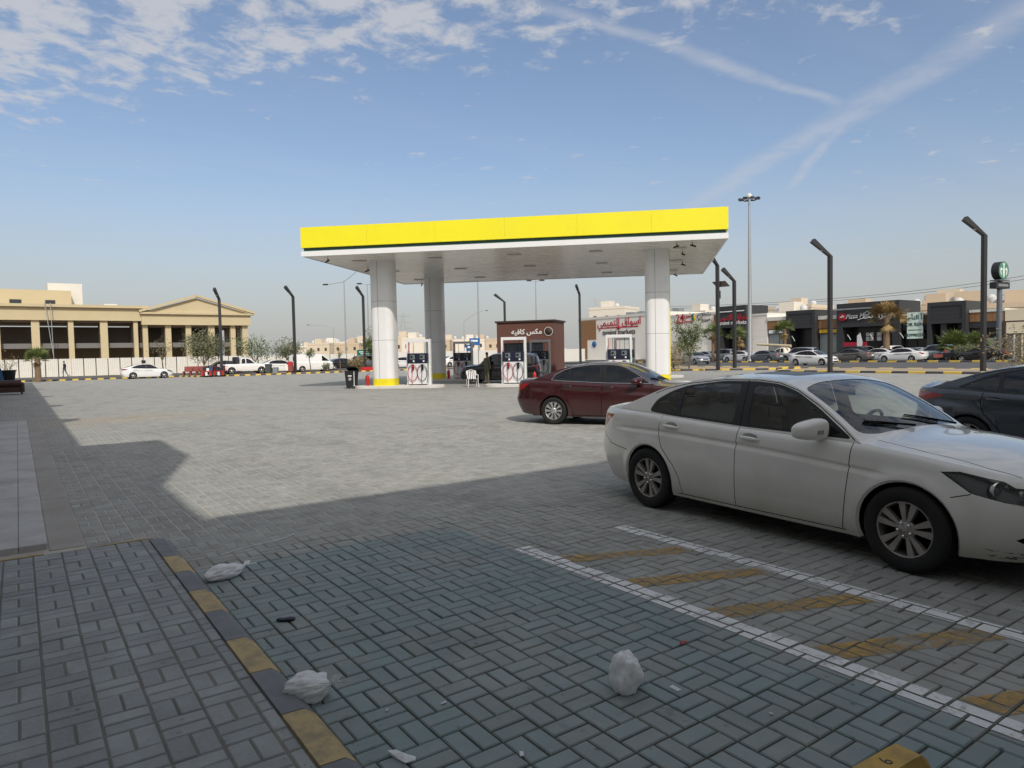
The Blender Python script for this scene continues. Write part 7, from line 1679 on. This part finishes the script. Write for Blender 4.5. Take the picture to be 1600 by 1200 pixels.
# ----------------------------------------------------------------- houses further back
mat('house_beige', (0.66, 0.57, 0.44), 0.85, 0, 0.07, 0.3); mat('house_pale', (0.74, 0.69, 0.60), 0.85, 0, 0.06, 0.3); mat('house_tan', (0.58, 0.47, 0.34), 0.85, 0, 0.07, 0.3); mat('house_window', (0.06, 0.055, 0.05), 0.25, 0, 0.1, 1); mat('tank', (0.60, 0.60, 0.58), 0.5, 0, 0.06, 1)  # wall colours lightened in place of distance haze
def house(label, x, y, w, d, h, rz, m_, seed, wins=True):
    R_ = random.Random(seed); t = thing('house', label, 'house', (x, y, 0), rz, 'flat-roofed houses in the distance')
    b = MB(); b.box(-w/2, w/2, -d/2, d/2, 0, h); wl = b.build('wall', m_, t); b = MB()
    for (a, c, e, f) in ((-w/2 - .1, w/2 + .1, -d/2 - .1, -d/2 + .15), (-w/2 - .1, w/2 + .1, d/2 - .15, d/2 + .1), (-w/2 - .1, -w/2 + .15, -d/2 + .15, d/2 - .15), (w/2 - .15, w/2 + .1, -d/2 + .15, d/2 - .15)): b.box(a, c, e, f, h + .001, h + .8)
    b.build('parapet', m_, t); sw = R_.uniform(2.6, 4.2); sx_ = R_.uniform(-w * .3, w * .3)
    b = MB(); b.box(sx_ - sw/2, sx_ + sw/2, -1.8, 1.8, h + .001, h + 2.9); b.build('stair_room', m_, t)
    for k in range(2): b = MB(); xx = max(-w/2 + 1, min(w/2 - 1, sx_ + (k * 2 - 1) * (sw/2 + 1.4))); b.lathe([(0, h), (.75, h), (.75, h + 1.5), (.3, h + 1.9), (0, h + 1.9)], 12, 0, Matrix.Translation((xx, R_.uniform(-2, 2), 0.3))); b.build('water_tank', 'tank', t)
    if wins:
        n = max(2, int(w / 3.2))
        for fl in range(max(1, int(h / 3.3))):
            for k in range(n):
                if R_.random() < .85: xx = -w/2 + w * (k + .5) / n; b = MB(); b.box(xx - .55, xx + .55, -d/2 - .03, -d/2 + .05, fl * 3.4 + 1.2, fl * 3.4 + 2.7); b.build('window', 'house_window', t)
    return t
far = [(487, 340, 12, 6.5, 0), (506, 330, 11, 7.5, 1), (528, 360, 13, 8.6, 0), (548, 320, 12, 7.0, 2), (566, 345, 11, 9.0, 1), (590, 330, 14, 8.0, 0), (612, 300, 12, 8.2, 2), (634, 290, 13, 8.8, 1), (657, 280, 12, 8.0, 0), (684, 310, 12, 7.5, 2), (708, 330, 14, 8.2, 1), (735, 300, 13, 7.2, 0), (762, 330, 13, 8.0, 2), (515, 420, 13, 10, 0), (560, 430, 14, 10.5, 2), (470, 400, 12, 7.5, 1)]
names = ['low pale', 'mid beige', 'tall cream', 'squat tan', 'plain beige', 'broad pale', 'narrow tan', 'square beige', 'bright pale', 'low tan', 'wide beige', 'flat pale', 'tall tan', 'rear cream', 'rear tan', 'leftmost beige']
for k, (px, d, w, h, c) in enumerate(far):
    g = kpt(px, d); house('%s distant house %s' % (names[k], ('left of the canopy column' if px < 580 else 'seen beneath the canopy')), g.x, g.y, w, 10, h, vd + random.Random(k).uniform(-.3, .3), ('house_pale', 'house_beige', 'house_tan')[c], 40 + k)
for k, (px, py, X, w, c, lab) in enumerate(((1070, 487, 150, 14, 0, 'pale house roof above the red 24 sign'), (1212, 487, 128, 14, 0, 'pale house roof left of the first dark portal'), (1228, 478, 160, 12, 1, 'beige house with roof room behind the first dark portal'), (1300, 484, 135, 11, 2, 'tan house between the dark portal and the restaurant'), (1434, 470, 140, 12, 1, 'beige house behind the rent banner'), (1432, 478, 122, 9, 2, 'low tan house just behind the rent banner'), (1536, 471, 130, 15, 2, 'tan house behind the tallest lamp post'), (1590, 472, 125, 12, 2, 'grey-tan house at the right edge'), (938, 480, 150, 12, 0, 'pale house above the market timber panel'))):
    q = on_x(px, py, X); house(lab, X + 6, q.y, w, 12, q.z - .8, -math.pi / 2 + .05 * k, ('house_pale', 'house_beige', 'house_tan')[c], 80 + k)
# power line over the strip and pylons far off
mat('wire', (0.10, 0.10, 0.11), 0.6, 0.2, 0.05, 1)
for k, (pa, pb, pc) in enumerate((((1040, 479), (1320, 465), (1640, 424)), ((1040, 482), (1320, 468.5), (1640, 430)), ((1440, 474), (1540, 464), (1640, 453)))):
    P_ = [on_x(*pa, 190), on_x(*pb, 190), on_x(*pc, 190)]; b = MB(); b.tube([P_[0] * ((1-u)**2 * 1) + (P_[1] * 2 - (P_[0] + P_[2]) * .5) * (2*u*(1-u)) + P_[2] * (u*u) for u in [i / 24 for i in range(25)]], .055, 5)
    tag(b.build('power_line', 'wire'), ('upper wire of the pair crossing the sky over the shops', 'lower wire of the pair crossing the sky over the shops', 'short wire beside the pole of the round sign')[k], 'wire', 'power lines')
def pylon(label, px, d, h):
    g = kpt(px, d); t = thing('pylon', label, 'pylon', g, vd, 'lattice pylons far off'); b = MB()
    lv = [(0, 4.2), (h * .35, 2.6), (h * .62, 1.5), (h, .7)]
    for (z0, w0), (z1, w1) in zip(lv, lv[1:]):
        for s_ in (-1, 1): b.bar((s_ * w0, 0, z0), (s_ * w1, 0, z1), .28, .28); b.bar((s_ * w0, 0, z0), (-s_ * w1, 0, z1), .16, .16)
    for z, w in ((h * .66, 6.5), (h * .8, 5.5), (h * .93, 4.2)): b.bar((-w, 0, z), (w, 0, z), .22, .3); b.bar((-w, 0, z), (0, 0, z + 1.6), .12, .12); b.bar((w, 0, z), (0, 0, z + 1.6), .12, .12)
    b.build('lattice', 'galvanised', t)
pylon('lattice pylon seen beneath the canopy left of the back column', 631, 420, 27); pylon('lattice pylon rising above the market sign', 931, 470, 38); pylon('faint pylon between the kiosk and the market', 922, 640, 36)
# blue road signs seen beneath the canopy
for k, (px, d, w, z0, z1, lab) in enumerate(((742, 100, 1.5, 3.0, 4.0, 'blue road sign seen between the back row pumps'), (734, 108, 1.0, 2.2, 3.2, 'smaller blue sign just left of the blue road sign'))):
    g = kpt(px, d); t = thing('road_sign', lab, 'sign', g, vd); b = MB(); b.cbox(-w / 2, w / 2, -.04, .04, z0, z1, .02); b.build('panel', 'sign_blue', t); b = MB(); b.box(-w * .35, w * .3, -.05, -.041, z0 + .5, z0 + .75); b.build('marking', 'letter_white', t)
    for s_ in (-.35, .35): b = MB(); b.tube([(s_ * w, .06, 0), (s_ * w, .06, z1)], .06, 8); b.build('post', 'galvanised', t)
# ----------------------------------------------------------------- planting on the right
def px_palm(label, px, base_py, top_py, X, cr, seed, **k):
    q = on_x(px, base_py, X); zt = sz(px, top_py, X); palm(label, (X, q.y, .05), zt, cr, seed, **k)
px_palm('fan palm just left of the thick lamp post with the solar panel', 1114, 560, 521, 80, 2.0, 31, nf=28, dry=12); px_palm('fan palm behind the slim lamp post before the market portal', 1155, 560, 527, 80, 2.1, 32, nf=22, dry=14)
px_palm('fan palm with a brown trunk beside the first dark portal', 1226, 560, 515, 84, 2.0, 33, nf=28, dry=10, tr=.25); px_palm('tall dry palm in front of the restaurant sign', 1385, 560, 497, 82, 2.7, 34, leaf='leaf_palm_dry', nf=34, dry=6, tr=.36)
px_palm('lush short palm left of the black sedan', 1492, 563, 541, 79, 2.3, 35, nf=36, dry=4, tr=.3); px_palm('lush short palm half hidden by the tallest lamp post', 1527, 563, 540, 82, 2.0, 36, nf=34, dry=4)
g = gp(1077, 578); tree('street_tree', 'bright green young tree right of the front right canopy column', (g.x, g.y, .1), 3.9, 1.15, 1.0, 'leaf_green', 1100, 51, size=.075)
g = gp(1055, 580); tree('shrub', 'dry brown shrub at the foot of the front right column', (g.x, g.y, .1), 2.0, 1.15, .15, 'leaf_dry', 600, 52, size=.06, cat='shrub')
g = gp(1598, 594); tree('shrub', 'dry bush at the right edge behind the dark grey car', (g.x + 1.6, g.y, .1), 2.6, 2.1, .2, 'leaf_dry', 900, 53, size=.06, cat='shrub')
q = on_x(1500, 560, 78); tree('shrub', 'low green bush between the short palm and the black sedan', (78, sy(1508, 78), .05), 1.7, 1.2, .2, 'leaf_olive', 400, 54, size=.08, cat='shrub')
g = gp(1061, 574); tree('street_tree', 'dark spindly tree left of the bright green one', (g.x, g.y, .1), 3.2, .6, 1.0, 'leaf_olive', 220, 55, size=.07)
# red screens and a feather flag by the restaurant door
mat('screen_red', (0.45, 0.02, 0.05), 0.6, 0, 0.06, 2); y_ = sy(1336, 92); t = thing('terrace_screen', 'red terrace screens before the restaurant door', 'screen', (92, y_, .1))
for k in range(4): b = MB(); b.box(-.05, .05, -1.6 + k * .8, -.85 + k * .8, 0, 2.2); b.build('panel', 'screen_red', t)
t = thing('feather_flag', 'white feather flag in front of the red screens', 'flag', (91, sy(1339, 91), .1)); b = MB(); b.tube([(0, 0, 0), (0, 0, 3.0), (0, -.4, 3.5)], .025, 6); b.build('pole', 'steel_frame', t); b = MB(); b.prism([(0, .5), (-.55, .6), (-.75, 2.2), (-.45, 3.4), (0, 3.0)], -.01, .01, 0, lambda a, c, h: (h, a, c)); b.build('sail', 'letter_white', t)
# ----------------------------------------------------------------- the cars
hero, hs = make_car('parked_sedan', 'dusty white sedan with a scuffed front bumper parked in the near bay', SALOON, carmats('car_white', 'car_side_glass', 'rim_worn', shade='handle_shade'), step=0.05)
hero.location = (6.40, 3.90, 0); hero.rotation_euler = (0, 0, math.radians(-93.6))
# scuffs on the bumper corner: scraped lines just proud of the paint
b = MB(); R_ = random.Random(5); fb = [c for c in hero.children if c.name.startswith('front_bumper')][0]
def on_nose(y, z): S, t_ = hs.end_st(abs(y), z, True); p = hs.belt([S], [t_])[0]; return Vector((p[0] + .0015, math.copysign(p[1] + .001, y), p[2]))
for k in range(16):
    y, z = -R_.uniform(.60, .80), R_.uniform(.235, .285); dy, dz = R_.uniform(-.05, .05), R_.uniform(-.012, .012); w = R_.uniform(.0015, .004)
    a, c = on_nose(y, z), on_nose(y + dy, z + dz); b.add([a + Vector((0, 0, w)), a - Vector((0, 0, w)), c - Vector((0, 0, w * .3)), c + Vector((0, 0, w * .3))], [(0, 1, 2, 3)])
b.build('scuff', 'car_gap', fb)
red, rs = make_car('parked_sedan', 'dark maroon sedan with tinted windows in the sunlit plaza', scaled(SALOON, 1, 1, 1, sunroof=None), carmats('car_maroon', 'car_tint', 'rim_bright'), step=0.07, wheel='ten', interior=False)
hd = math.atan2(-.869, .495); wr = Vector((10.45, 13.04, 0)); fwd = Vector((math.cos(hd), math.sin(hd), 0)); rgt = Vector((math.sin(hd), -math.cos(hd), 0))
red.location = wr + fwd * 1.40 - rgt * .86; red.rotation_euler = (0, 0, hd)
b = MB(); fr_ = [(.95, .975), (-.1, .992), (-1.1, 1.036), (-1.46, 1.062), (-1.375, 1.195), (-1.16, 1.30), (-.95, 1.36), (-.5, 1.415), (-.1, 1.42), (.15, 1.398), (.35, 1.338), (.6, 1.205), (.95, .975)]
for sg in (1, -1): b.tube([(x, sg * (float(rs.gy(np.array(x), np.array(z))) + .003), z) for x, z in densify(fr_, .08, False)], .009, 5)
b.build('chrome_trim', 'chrome', red)
gry, gs = make_car('parked_sedan', 'dark grey fastback sedan at the right edge', FASTBACK, carmats('car_grey', 'car_tint', 'rim_worn'), step=0.07, wheel='five', interior=False)
gry.location = (12.45, 3.20, 0); gry.rotation_euler = (0, 0, math.radians(-91.5))
# further cars: one low-detail body of each kind, repainted
LIB = {}
def far_car(kind, label, paint, x, y, heading, name=None, cat='car', group='cars around the forecourt and the shops', z=0.0):
    specs = dict(sedan=(SALOON, 'saloon_car'), fast=(FASTBACK, 'saloon_car'), suv=(SUVSPEC, 'suv_car'), van=(VANSPEC, 'van'), pickup=(PICKSPEC, 'pickup_truck'))
    if kind not in LIB:
        sp, nm = specs[kind]; sp = scaled(sp, 1, 1, 1, sunroof=None)
        r, _ = make_car(name or nm, label, sp, carmats('car_clean_white', 'car_tint', 'rim_bright'), step=0.13, full=False, wheel='five', interior=False); LIB[kind] = r; o = r
        if paint != 'car_clean_white':
            for ch in r.children_recursive:
                for s_ in ch.material_slots:
                    if s_.material and s_.material.name == 'car_clean_white': s_.link = 'OBJECT'; s_.material = M[paint]
    else:
        def cp(q, par):
            c = q.copy(); COL.objects.link(c); c.parent = par
            for s_ in c.material_slots:
                if s_.material and (s_.material.name == 'car_clean_white' or s_.link == 'OBJECT'): s_.link = 'OBJECT'; s_.material = M[paint]
            for ch in list(q.children): cp(ch, c)
            return c
        o = cp(LIB[kind], None)
    o.location = (x, y, z); o.rotation_euler = (0, 0, heading); tag(o, label, cat, group); return o
PI = math.pi
q = on_y(230, 585, 76.3); far_car('fast', 'clean white sedan parked by the kerb in front of the hoarding', 'car_clean_white', q.x, 76.3, 0.03)
q = on_y(383, 585, 78.2); pk = far_car('pickup', 'white pickup truck with a load on its bed', 'car_clean_white', q.x, 78.2, -0.05, cat='pickup', z=.09)
b = MB(); b.cbox(-2.3, -1.2, -.6, .6, 1.1, 1.45, .1); b.cbox(-1.15, -.72, -.7, .6, 1.1, 1.85, .08); tag(b.build('bed_load', 'cart_dark', loc=pk.location), 'dark load lying on the bed of the white pickup', 'load')
q = on_y(437, 582, 80.5); far_car('sedan', 'white sedan half hidden between the pickup and the van', 'car_clean_white', q.x, 80.5, 0.0, z=.09)
q = on_y(487, 580, 78.5); vn = far_car('van', 'white panel van behind the second lamp post', 'car_clean_white', q.x, 78.5, -0.03, cat='van', z=.09)
q = on_y(536, 578, 83); far_car('sedan', 'black sedan parked just right of the white van', 'car_black', q.x, 83, 0.0, z=.1)
q = on_y(346, 580, 84); far_car('sedan', 'dark sedan behind the red handcarts and lamp post', 'car_black', q.x, 84, PI, z=.1)
q = on_y(578, 572, 87); far_car('suv', 'dark blue vehicle behind the third lamp post', 'car_steel', q.x, 87, 0.1, cat='car', z=.1)
g = cl(8.2, 7.6); far_car('suv', 'black off-road vehicle fuelling beneath the canopy', 'car_black', g.x, g.y, CA + PI, cat='car')
for k, (px, yy, p_) in enumerate(((630, 84, 'car_clean_white'), (712, 80, 'car_clean_white'))):
    q = on_y(px, 575, yy); far_car('sedan', ('pale sedan seen between the left column and its pump', 'pale sedan seen under the canopy right of the back column')[k], p_, q.x, yy, 0.0, z=.1)
def rowcar(kind, px, X, paint, label, heading=PI / 2, py=562, z=0.0): return far_car(kind, label, paint, X, sy(px, X), heading, z=z)
far_car('fast', 'white sedan driving along the road toward the right', 'car_clean_white', 62.6, on_x(1271, 571, 62.6).y, -PI / 2)
far_car('sedan', 'silver sedan on the road behind the green tree', 'car_silver', 66, sy(1086, 66), -PI / 2 - .35)
rowcar('sedan', 1193, 77.2, 'car_steel', 'steel grey sedan parked right of the pale mast'); rowcar('suv', 1249, 79.2, 'car_silver', 'silver estate parked behind the moving white sedan'); rowcar('sedan', 1329, 77.2, 'car_taupe', 'taupe grey sedan parked right of the moving one'); rowcar('sedan', 1409, 77.2, 'car_clean_white', 'white sedan in the kerb row before the rent banner')
rowcar('sedan', 1534, 77.2, 'car_black', 'black sedan in the kerb row behind the tallest lamp post'); rowcar('sedan', 1372, 80.6, 'car_clean_white', 'white sedan half hidden by the one before the rent banner'); rowcar('suv', 1462, 81.5, 'car_blue_grey', 'pale blue-grey car behind the motorcycles')
rowcar('suv', 1326, 84.5, 'car_black', 'dark car roof behind the taupe sedan'); rowcar('sedan', 1156, 78.5, 'car_clean_white', 'white sedan between the slim lamp post and the mast'); rowcar('suv', 1126, 82.0, 'car_silver', 'silver car left of the slim lamp post'); rowcar('sedan', 1101, 84, 'car_blue_grey', 'blue-grey car behind the silver sedan on the road')
rowcar('suv', 1352, 88, 'car_silver', 'silver car in the back row by the restaurant door', 0.0); rowcar('suv', 1398, 88, 'car_clean_white', 'white vehicle in the back row right of the tall dry palm', 0.0); rowcar('sedan', 1440, 86, 'car_silver', 'silver car in the back row under the rent banner', 0.0); rowcar('suv', 1470, 87, 'car_taupe', 'taupe car in the back row before the twin dark openings', 0.0)
p2 = rowcar('pickup', 1224, 80.0, 'house_pale', 'beige pickup carrying a long tan roll'); b = MB(); b.tube([(-1.2, .2, 1.95), (3.6, .4, 2.25)], .17, 10); o = b.build('long_roll', 'sandstone_light', loc=p2.location); o.rotation_euler = (0, 0, PI / 2); tag(o, 'long tan roll lying on the beige pickup', 'roll')
# delivery motorcycles
def motorcycle(label, x, y, rz, m_):
    t = thing('motorcycle', label, 'motorcycle', (x, y, 0), rz, 'delivery motorcycles at the kerb')
    for xx in (-.65, .65): b = MB(); b.lathe([(.20, -.05), (.30, -.05), (.31, 0), (.30, .05), (.20, .05)], 18, 0, Matrix.Translation((xx, 0, .31)) @ Matrix.Rotation(PI / 2, 4, 'X')); b.build('wheel', 'tyre', t)
    b = MB(); b.hexa([(-.5, -.12, .45), (.4, -.12, .4), (.4, .12, .4), (-.5, .12, .45), (-.7, -.1, .78), (.45, -.1, .8), (.45, .1, .8), (-.7, .1, .78)]); b.build('body', m_, t); b = MB(); b.cbox(-.75, .05, -.13, .13, .78, .88, .03); b.build('saddle', 'cart_dark', t)
    b = MB(); b.tube([(.65, 0, .31), (.42, 0, .95)], .03, 6); b.tube([(.42, -.35, 1.02), (.42, .35, 1.02)], .02, 6); b.build('fork', 'dark_metal', t); b = MB(); b.cbox(-.85, -.5, -.18, .18, .9, 1.2, .03); b.build('delivery_box', m_, t)
motorcycle('left red delivery motorcycle by the white parked sedan', 76.6, sy(1466, 76.6), 2.0, 'bench_red'); motorcycle('right dark delivery motorcycle left of the short palm', 76.6, sy(1481, 76.6), 1.2, 'cart_dark')
# attendant beside the black vehicle under the canopy
J2 = [((0, 0, .95), .13, .15), ((.0, 0, 1.18), .12, .16), ((.01, 0, 1.42), .10, .18), ((.02, 0, 1.52), .055), ((.03, 0, 1.62), .085, .075), ((.03, 0, 1.72), .085, .075), ((.0, .2, 1.42), .06), ((.02, .26, 1.16), .048), ((.14, .24, .98), .035), ((.18, .23, .93), .03), ((.0, -.2, 1.42), .06), ((.0, -.25, 1.16), .048), ((.06, -.23, .92), .035), ((.07, -.23, .84), .03), ((0, .1, .88), .09), ((.02, .11, .5), .065), ((0, .11, .09), .045), ((.14, .12, .04), .04), ((0, -.1, .88), .09), ((.0, -.11, .5), .065), ((-.02, -.11, .09), .045), ((.12, -.12, .04), .04)]
g = cl(7.75, 6.35); figure('person', 'attendant in olive work clothes standing beside the black vehicle', (g.x, g.y, 0.0), CA + .9, J2, E_, [('shirt_olive', lambda c: c.z < 1.48 and not (c.z < 1.0 and abs(c.y) > .19) and c.z > .08)], (.03, 0, 1.70))
# ----------------------------------------------------------------- litter and the wheel stop
def bag_mat(name, tint):
    m, nt, b = _nodes(name); b.inputs['Base Color'].default_value = (*tint, 1); b.inputs['Roughness'].default_value = 0.35; b.inputs['Subsurface Weight'].default_value = 0.0
    tr = nt.nodes.new('ShaderNodeBsdfTransparent'); tl = nt.nodes.new('ShaderNodeBsdfTranslucent'); tl.inputs[0].default_value = (*tint, 1)
    m1 = nt.nodes.new('ShaderNodeMixShader'); m1.inputs[0].default_value = .25; nt.links.new(b.outputs[0], m1.inputs[1]); nt.links.new(tl.outputs[0], m1.inputs[2])
    m2 = nt.nodes.new('ShaderNodeMixShader'); nz = nt.nodes.new('ShaderNodeTexNoise'); nz.inputs['Scale'].default_value = 9; mr = nt.nodes.new('ShaderNodeMapRange'); mr.inputs[1].default_value = .35; mr.inputs[2].default_value = .7; mr.inputs[3].default_value = .0; mr.inputs[4].default_value = .22
    nt.links.new(nz.outputs['Fac'], mr.inputs[0]); nt.links.new(mr.outputs[0], m2.inputs[0]); nt.links.new(m1.outputs[0], m2.inputs[1]); nt.links.new(tr.outputs[0], m2.inputs[2]); nt.links.new(m2.outputs[0], nt.nodes['Material Output'].inputs[0])
bag_mat('bag_film', (0.97, 0.97, 0.97))
from mathutils import noise as mnoise
def bag(label, p, rz, sx, sy_, sz_, seed, knot=(0.6, 0.0, 0.75), flaps=2):
    """thin film: a soft skin whose wrinkles run towards the gathered corner, with loose ends"""
    b = MB(); off = Vector((seed * 3.7, seed * 1.3, 0)); K = Vector(knot).normalized(); R_ = random.Random(seed)
    A = K.orthogonal().normalized(); B_ = K.cross(A); nu, nv = 110, 54
    def f(u, v):
        th = 2 * math.pi * u; ph = math.pi * v; d = K * math.cos(ph) + (A * math.cos(th) + B_ * math.sin(th)) * math.sin(ph)
        r = 1.0 + .26 * mnoise.noise(d * 1.3 + off) + .12 * mnoise.noise(d * 2.6 - off)
        wv = Vector((math.cos(th) * 3.2, math.sin(th) * 3.2, v * 1.6)) + off; k = math.sin(ph) ** .5
        r += k * (.11 * (.45 - abs(mnoise.noise(wv)) * 1.6) + .055 * (.45 - abs(mnoise.noise(wv * 2.3)) * 1.6) + .02 * mnoise.noise(wv * 5))
        if ph < .5: r *= 1 + .16 * (1 - ph / .5) ** 1.5
        x, y, z = d.x * r * sx, d.y * r * sy_, d.z * r * sz_ + sz_ * .72
        return (x, y, max(z, .002 + .01 * mnoise.noise(Vector((x, y, 0)) * 30 + off) ** 2))
    b.grid(f, nu, nv)
    for k in range(flaps):
        a = R_.uniform(0, 6.28); c0 = Vector((K.x * sx * 1.25, K.y * sy_ * 1.25, K.z * sz_ * 1.3 + sz_ * .72)); L_ = (sx + sy_) * .42
        def g_(u, v, a=a): w = (v - .5) * L_ * .9 * (.35 + u); q = c0 + (K * .8 + A * .5 * math.cos(a) + B_ * .5 * math.sin(a)) * (L_ * u * .7) + (A * math.sin(a) - B_ * math.cos(a)) * w + K * (.02 * math.sin(9 * v + a)); return (q.x, q.y, max(q.z - .25 * L_ * u * u, .004))
        b.grid(g_, 6, 8)
    o = b.build('plastic_bag', 'bag_film', loc=p); o.rotation_euler = (0, 0, rz); return tag(o, label, 'bag', 'white plastic bags blown about')
g = gp(349, 905); bag('flat crumpled white plastic bag near the top of the kerb', (g.x + .01, g.y + .03, .0), .25, .150, .085, .060, 1, (1, .1, .1), 1)
g = gp(456, 1103); bag('crumpled white plastic bag lying against the kerb', (g.x + .085, g.y + .02, .0), -.5, .115, .080, .075, 2, (.9, -.3, .35), 2)
g = gp(985, 1080); bag('upright white plastic bag standing on the teal bay', (g.x, g.y + .03, .0), .3, .088, .080, .105, 3, (.45, .1, .85), 0)
mat('pouch_navy', (0.008, 0.010, 0.03), 0.35, 0, 0.15, 20); mat('scrap_white', (0.72, 0.74, 0.78), 0.5, 0, 0.06, 20); mat('scrap_red', (0.5, 0.05, 0.06), 0.5, 0, 0.06, 20)
g = gp(447, 970); b = MB()
def pf(u, v): th = 2 * PI * u; c = math.sin(PI * v); return (-.062 + .124 * v, .030 * math.cos(th) * c ** .35, max(.001, .012 + .014 * math.sin(th) * c ** .35 + .002 * math.sin(9 * v + 5 * u)))
b.grid(pf, 16, 20); o = b.build('wallet_pouch', 'pouch_navy', loc=g); o.rotation_euler = (0, 0, -.5); tag(o, 'small dark navy pouch lying on the teal paving', 'pouch')
def scrap(name, label, px, py, pts, m_, rz=0.0, h=.006):
    g = gp(px, py); b = MB(); R_ = random.Random(int(px)); n = len(pts); vs = [(x, y, .006 + h * R_.random()) for x, y in pts] + [(x, y, .0045 + h * .2 * R_.random()) for x, y in pts]
    c = (sum(p[0] for p in pts) / n, sum(p[1] for p in pts) / n, .008 + h); vs += [c]; b.add(vs, [(i, (i + 1) % n, 2 * n) for i in range(n)] + [(i, n + i, n + (i + 1) % n, (i + 1) % n) for i in range(n)]); o = b.build(name, m_, loc=g); o.rotation_euler = (0, 0, rz); tag(o, label, 'litter', 'scraps of litter on the paving')
scrap('torn_wrapper', 'torn clear wrapper near the bottom edge of the paving', 630, 1184, [(-.06, .05), (-.02, .06), (.01, .01), (.05, -.02), (.045, -.05), (.0, -.055), (-.02, -.02), (-.045, .02)], 'bag_film', -.3, .012)
for k, (px, py, lab) in enumerate(((693, 1100, 'square white paper scrap right of the torn wrapper'), (605, 1111, 'tiny pale pebble of litter left of the square scrap'), (815, 1180, 'white cigarette end near the bottom middle'), (1055, 1077, 'clear scrap right of the upright bag'), (1205, 1117, 'tiny white scrap in the teal bay below the white line'), (868, 945, 'tiny white speck above the upright bag'))):
    s_ = (.014, .010, .018, .03, .009, .007)[k]; scrap('paper_scrap', lab, px, py, [(-s_, -s_ * .5), (s_, -s_ * .45), (s_ * .9, s_ * .5), (-s_ * .95, s_ * .45)], 'bag_film' if k == 3 else 'scrap_white', .5 * k, .004)
scrap('red_scrap', 'small red sweet wrapper near the white line', 1068, 1006, [(-.03, -.006), (.0, -.012), (.03, -.004), (.028, .008), (.0, .004), (-.028, .01)], 'scrap_red', .2, .01)
# bent twig of wire near the kerb end
g = gp(345, 868); b = MB(); b.tube([(0, 0, .006), (.3, .12, .012), (.55, .16, .008), (.75, .3, .006)], .004, 5); tag(b.build('wire_piece', 'letter_white', loc=g), 'pale bent wire lying near the end of the kerb', 'wire')
# wheel stop
mat('stop_yellow', (0.52, 0.33, 0.07), 0.7, 0, 0.14, 5, bump=0.2, bs=50, dirt=(0.17, 0.13, 0.09), dirt_amt=0.7, dirt_s=8)
t = thing('wheel_stop', 'yellow concrete wheel stop at the bottom edge of the bay', 'wheel stop', (1.97, 1.36, 0), math.radians(-3))
b = MB(); pr = [(-.085, 0), (.085, 0), (.085, .045), (.05, .12), (-.05, .12), (-.085, .045)]; nst = 5; xs_ = [-.86, -.80, .80, .86, .90]; rings = [(-.90, .72), (-.86, .95), (.80, 1.0), (.86, .95), (.90, .72)]
vs = []; 
for x, s_ in rings: vs += [(x, a * (.9 + .1 * s_), c * s_) for a, c in pr]
b.add(vs, [(i*6+j, i*6+(j+1) % 6, (i+1)*6+(j+1) % 6, (i+1)*6+j) for i in range(4) for j in range(6)] + [tuple(reversed(range(6))), tuple(range(24, 30))]); b.build('block', 'stop_yellow', t)
text_part('number', '6', .075, 'letter_dark', t, (.70, .0, .1205), (0, 0, .3), .0005)

# loose grit, sand grains and bits of leaf lying in the joints and along the kerb
mat('grit', (0.22, 0.19, 0.15), 0.9, 0, 0.5, 30, world=True); R_ = random.Random(21); b = MB()
def speck(x, y, z, r):
    a = R_.uniform(0, 6.28); p = [(x + r * R_.uniform(.6, 1.2) * math.cos(a + k * 2.09), y + r * R_.uniform(.5, 1.1) * math.sin(a + k * 2.09), z) for k in range(3)] + [(x, y, z + r * R_.uniform(.4, .9))]
    b.add(p, [(0, 1, 3), (1, 2, 3), (2, 0, 3)])
for k in range(2600):
    y = R_.uniform(1.4, 8.5)
    if R_.random() < .45: x = 1.108 + abs(R_.gauss(0, .06)); z = 0.0
    elif R_.random() < .75:
        x, y = R_.uniform(1.1, 7.5), R_.uniform(1.0, 9.0); z = 0.002
        if R_.random() < .6:
            if R_.random() < .5: x = BX0 + round((x - BX0) / MOD) * MOD + R_.gauss(0, .004)
            else: y = BY0 + round((y - BY0) / MOD) * MOD + R_.gauss(0, .004)
            z = -.006
    else: x, y, z = R_.uniform(-.9, .93), R_.uniform(1.4, 7.2), walk_top + .001
    speck(x, y, z, R_.choice((.0015, .002, .003, .0045)))
tag(b.build('grit', 'grit'), 'loose grit scattered over the shaded paving', 'grit', kind='stuff')
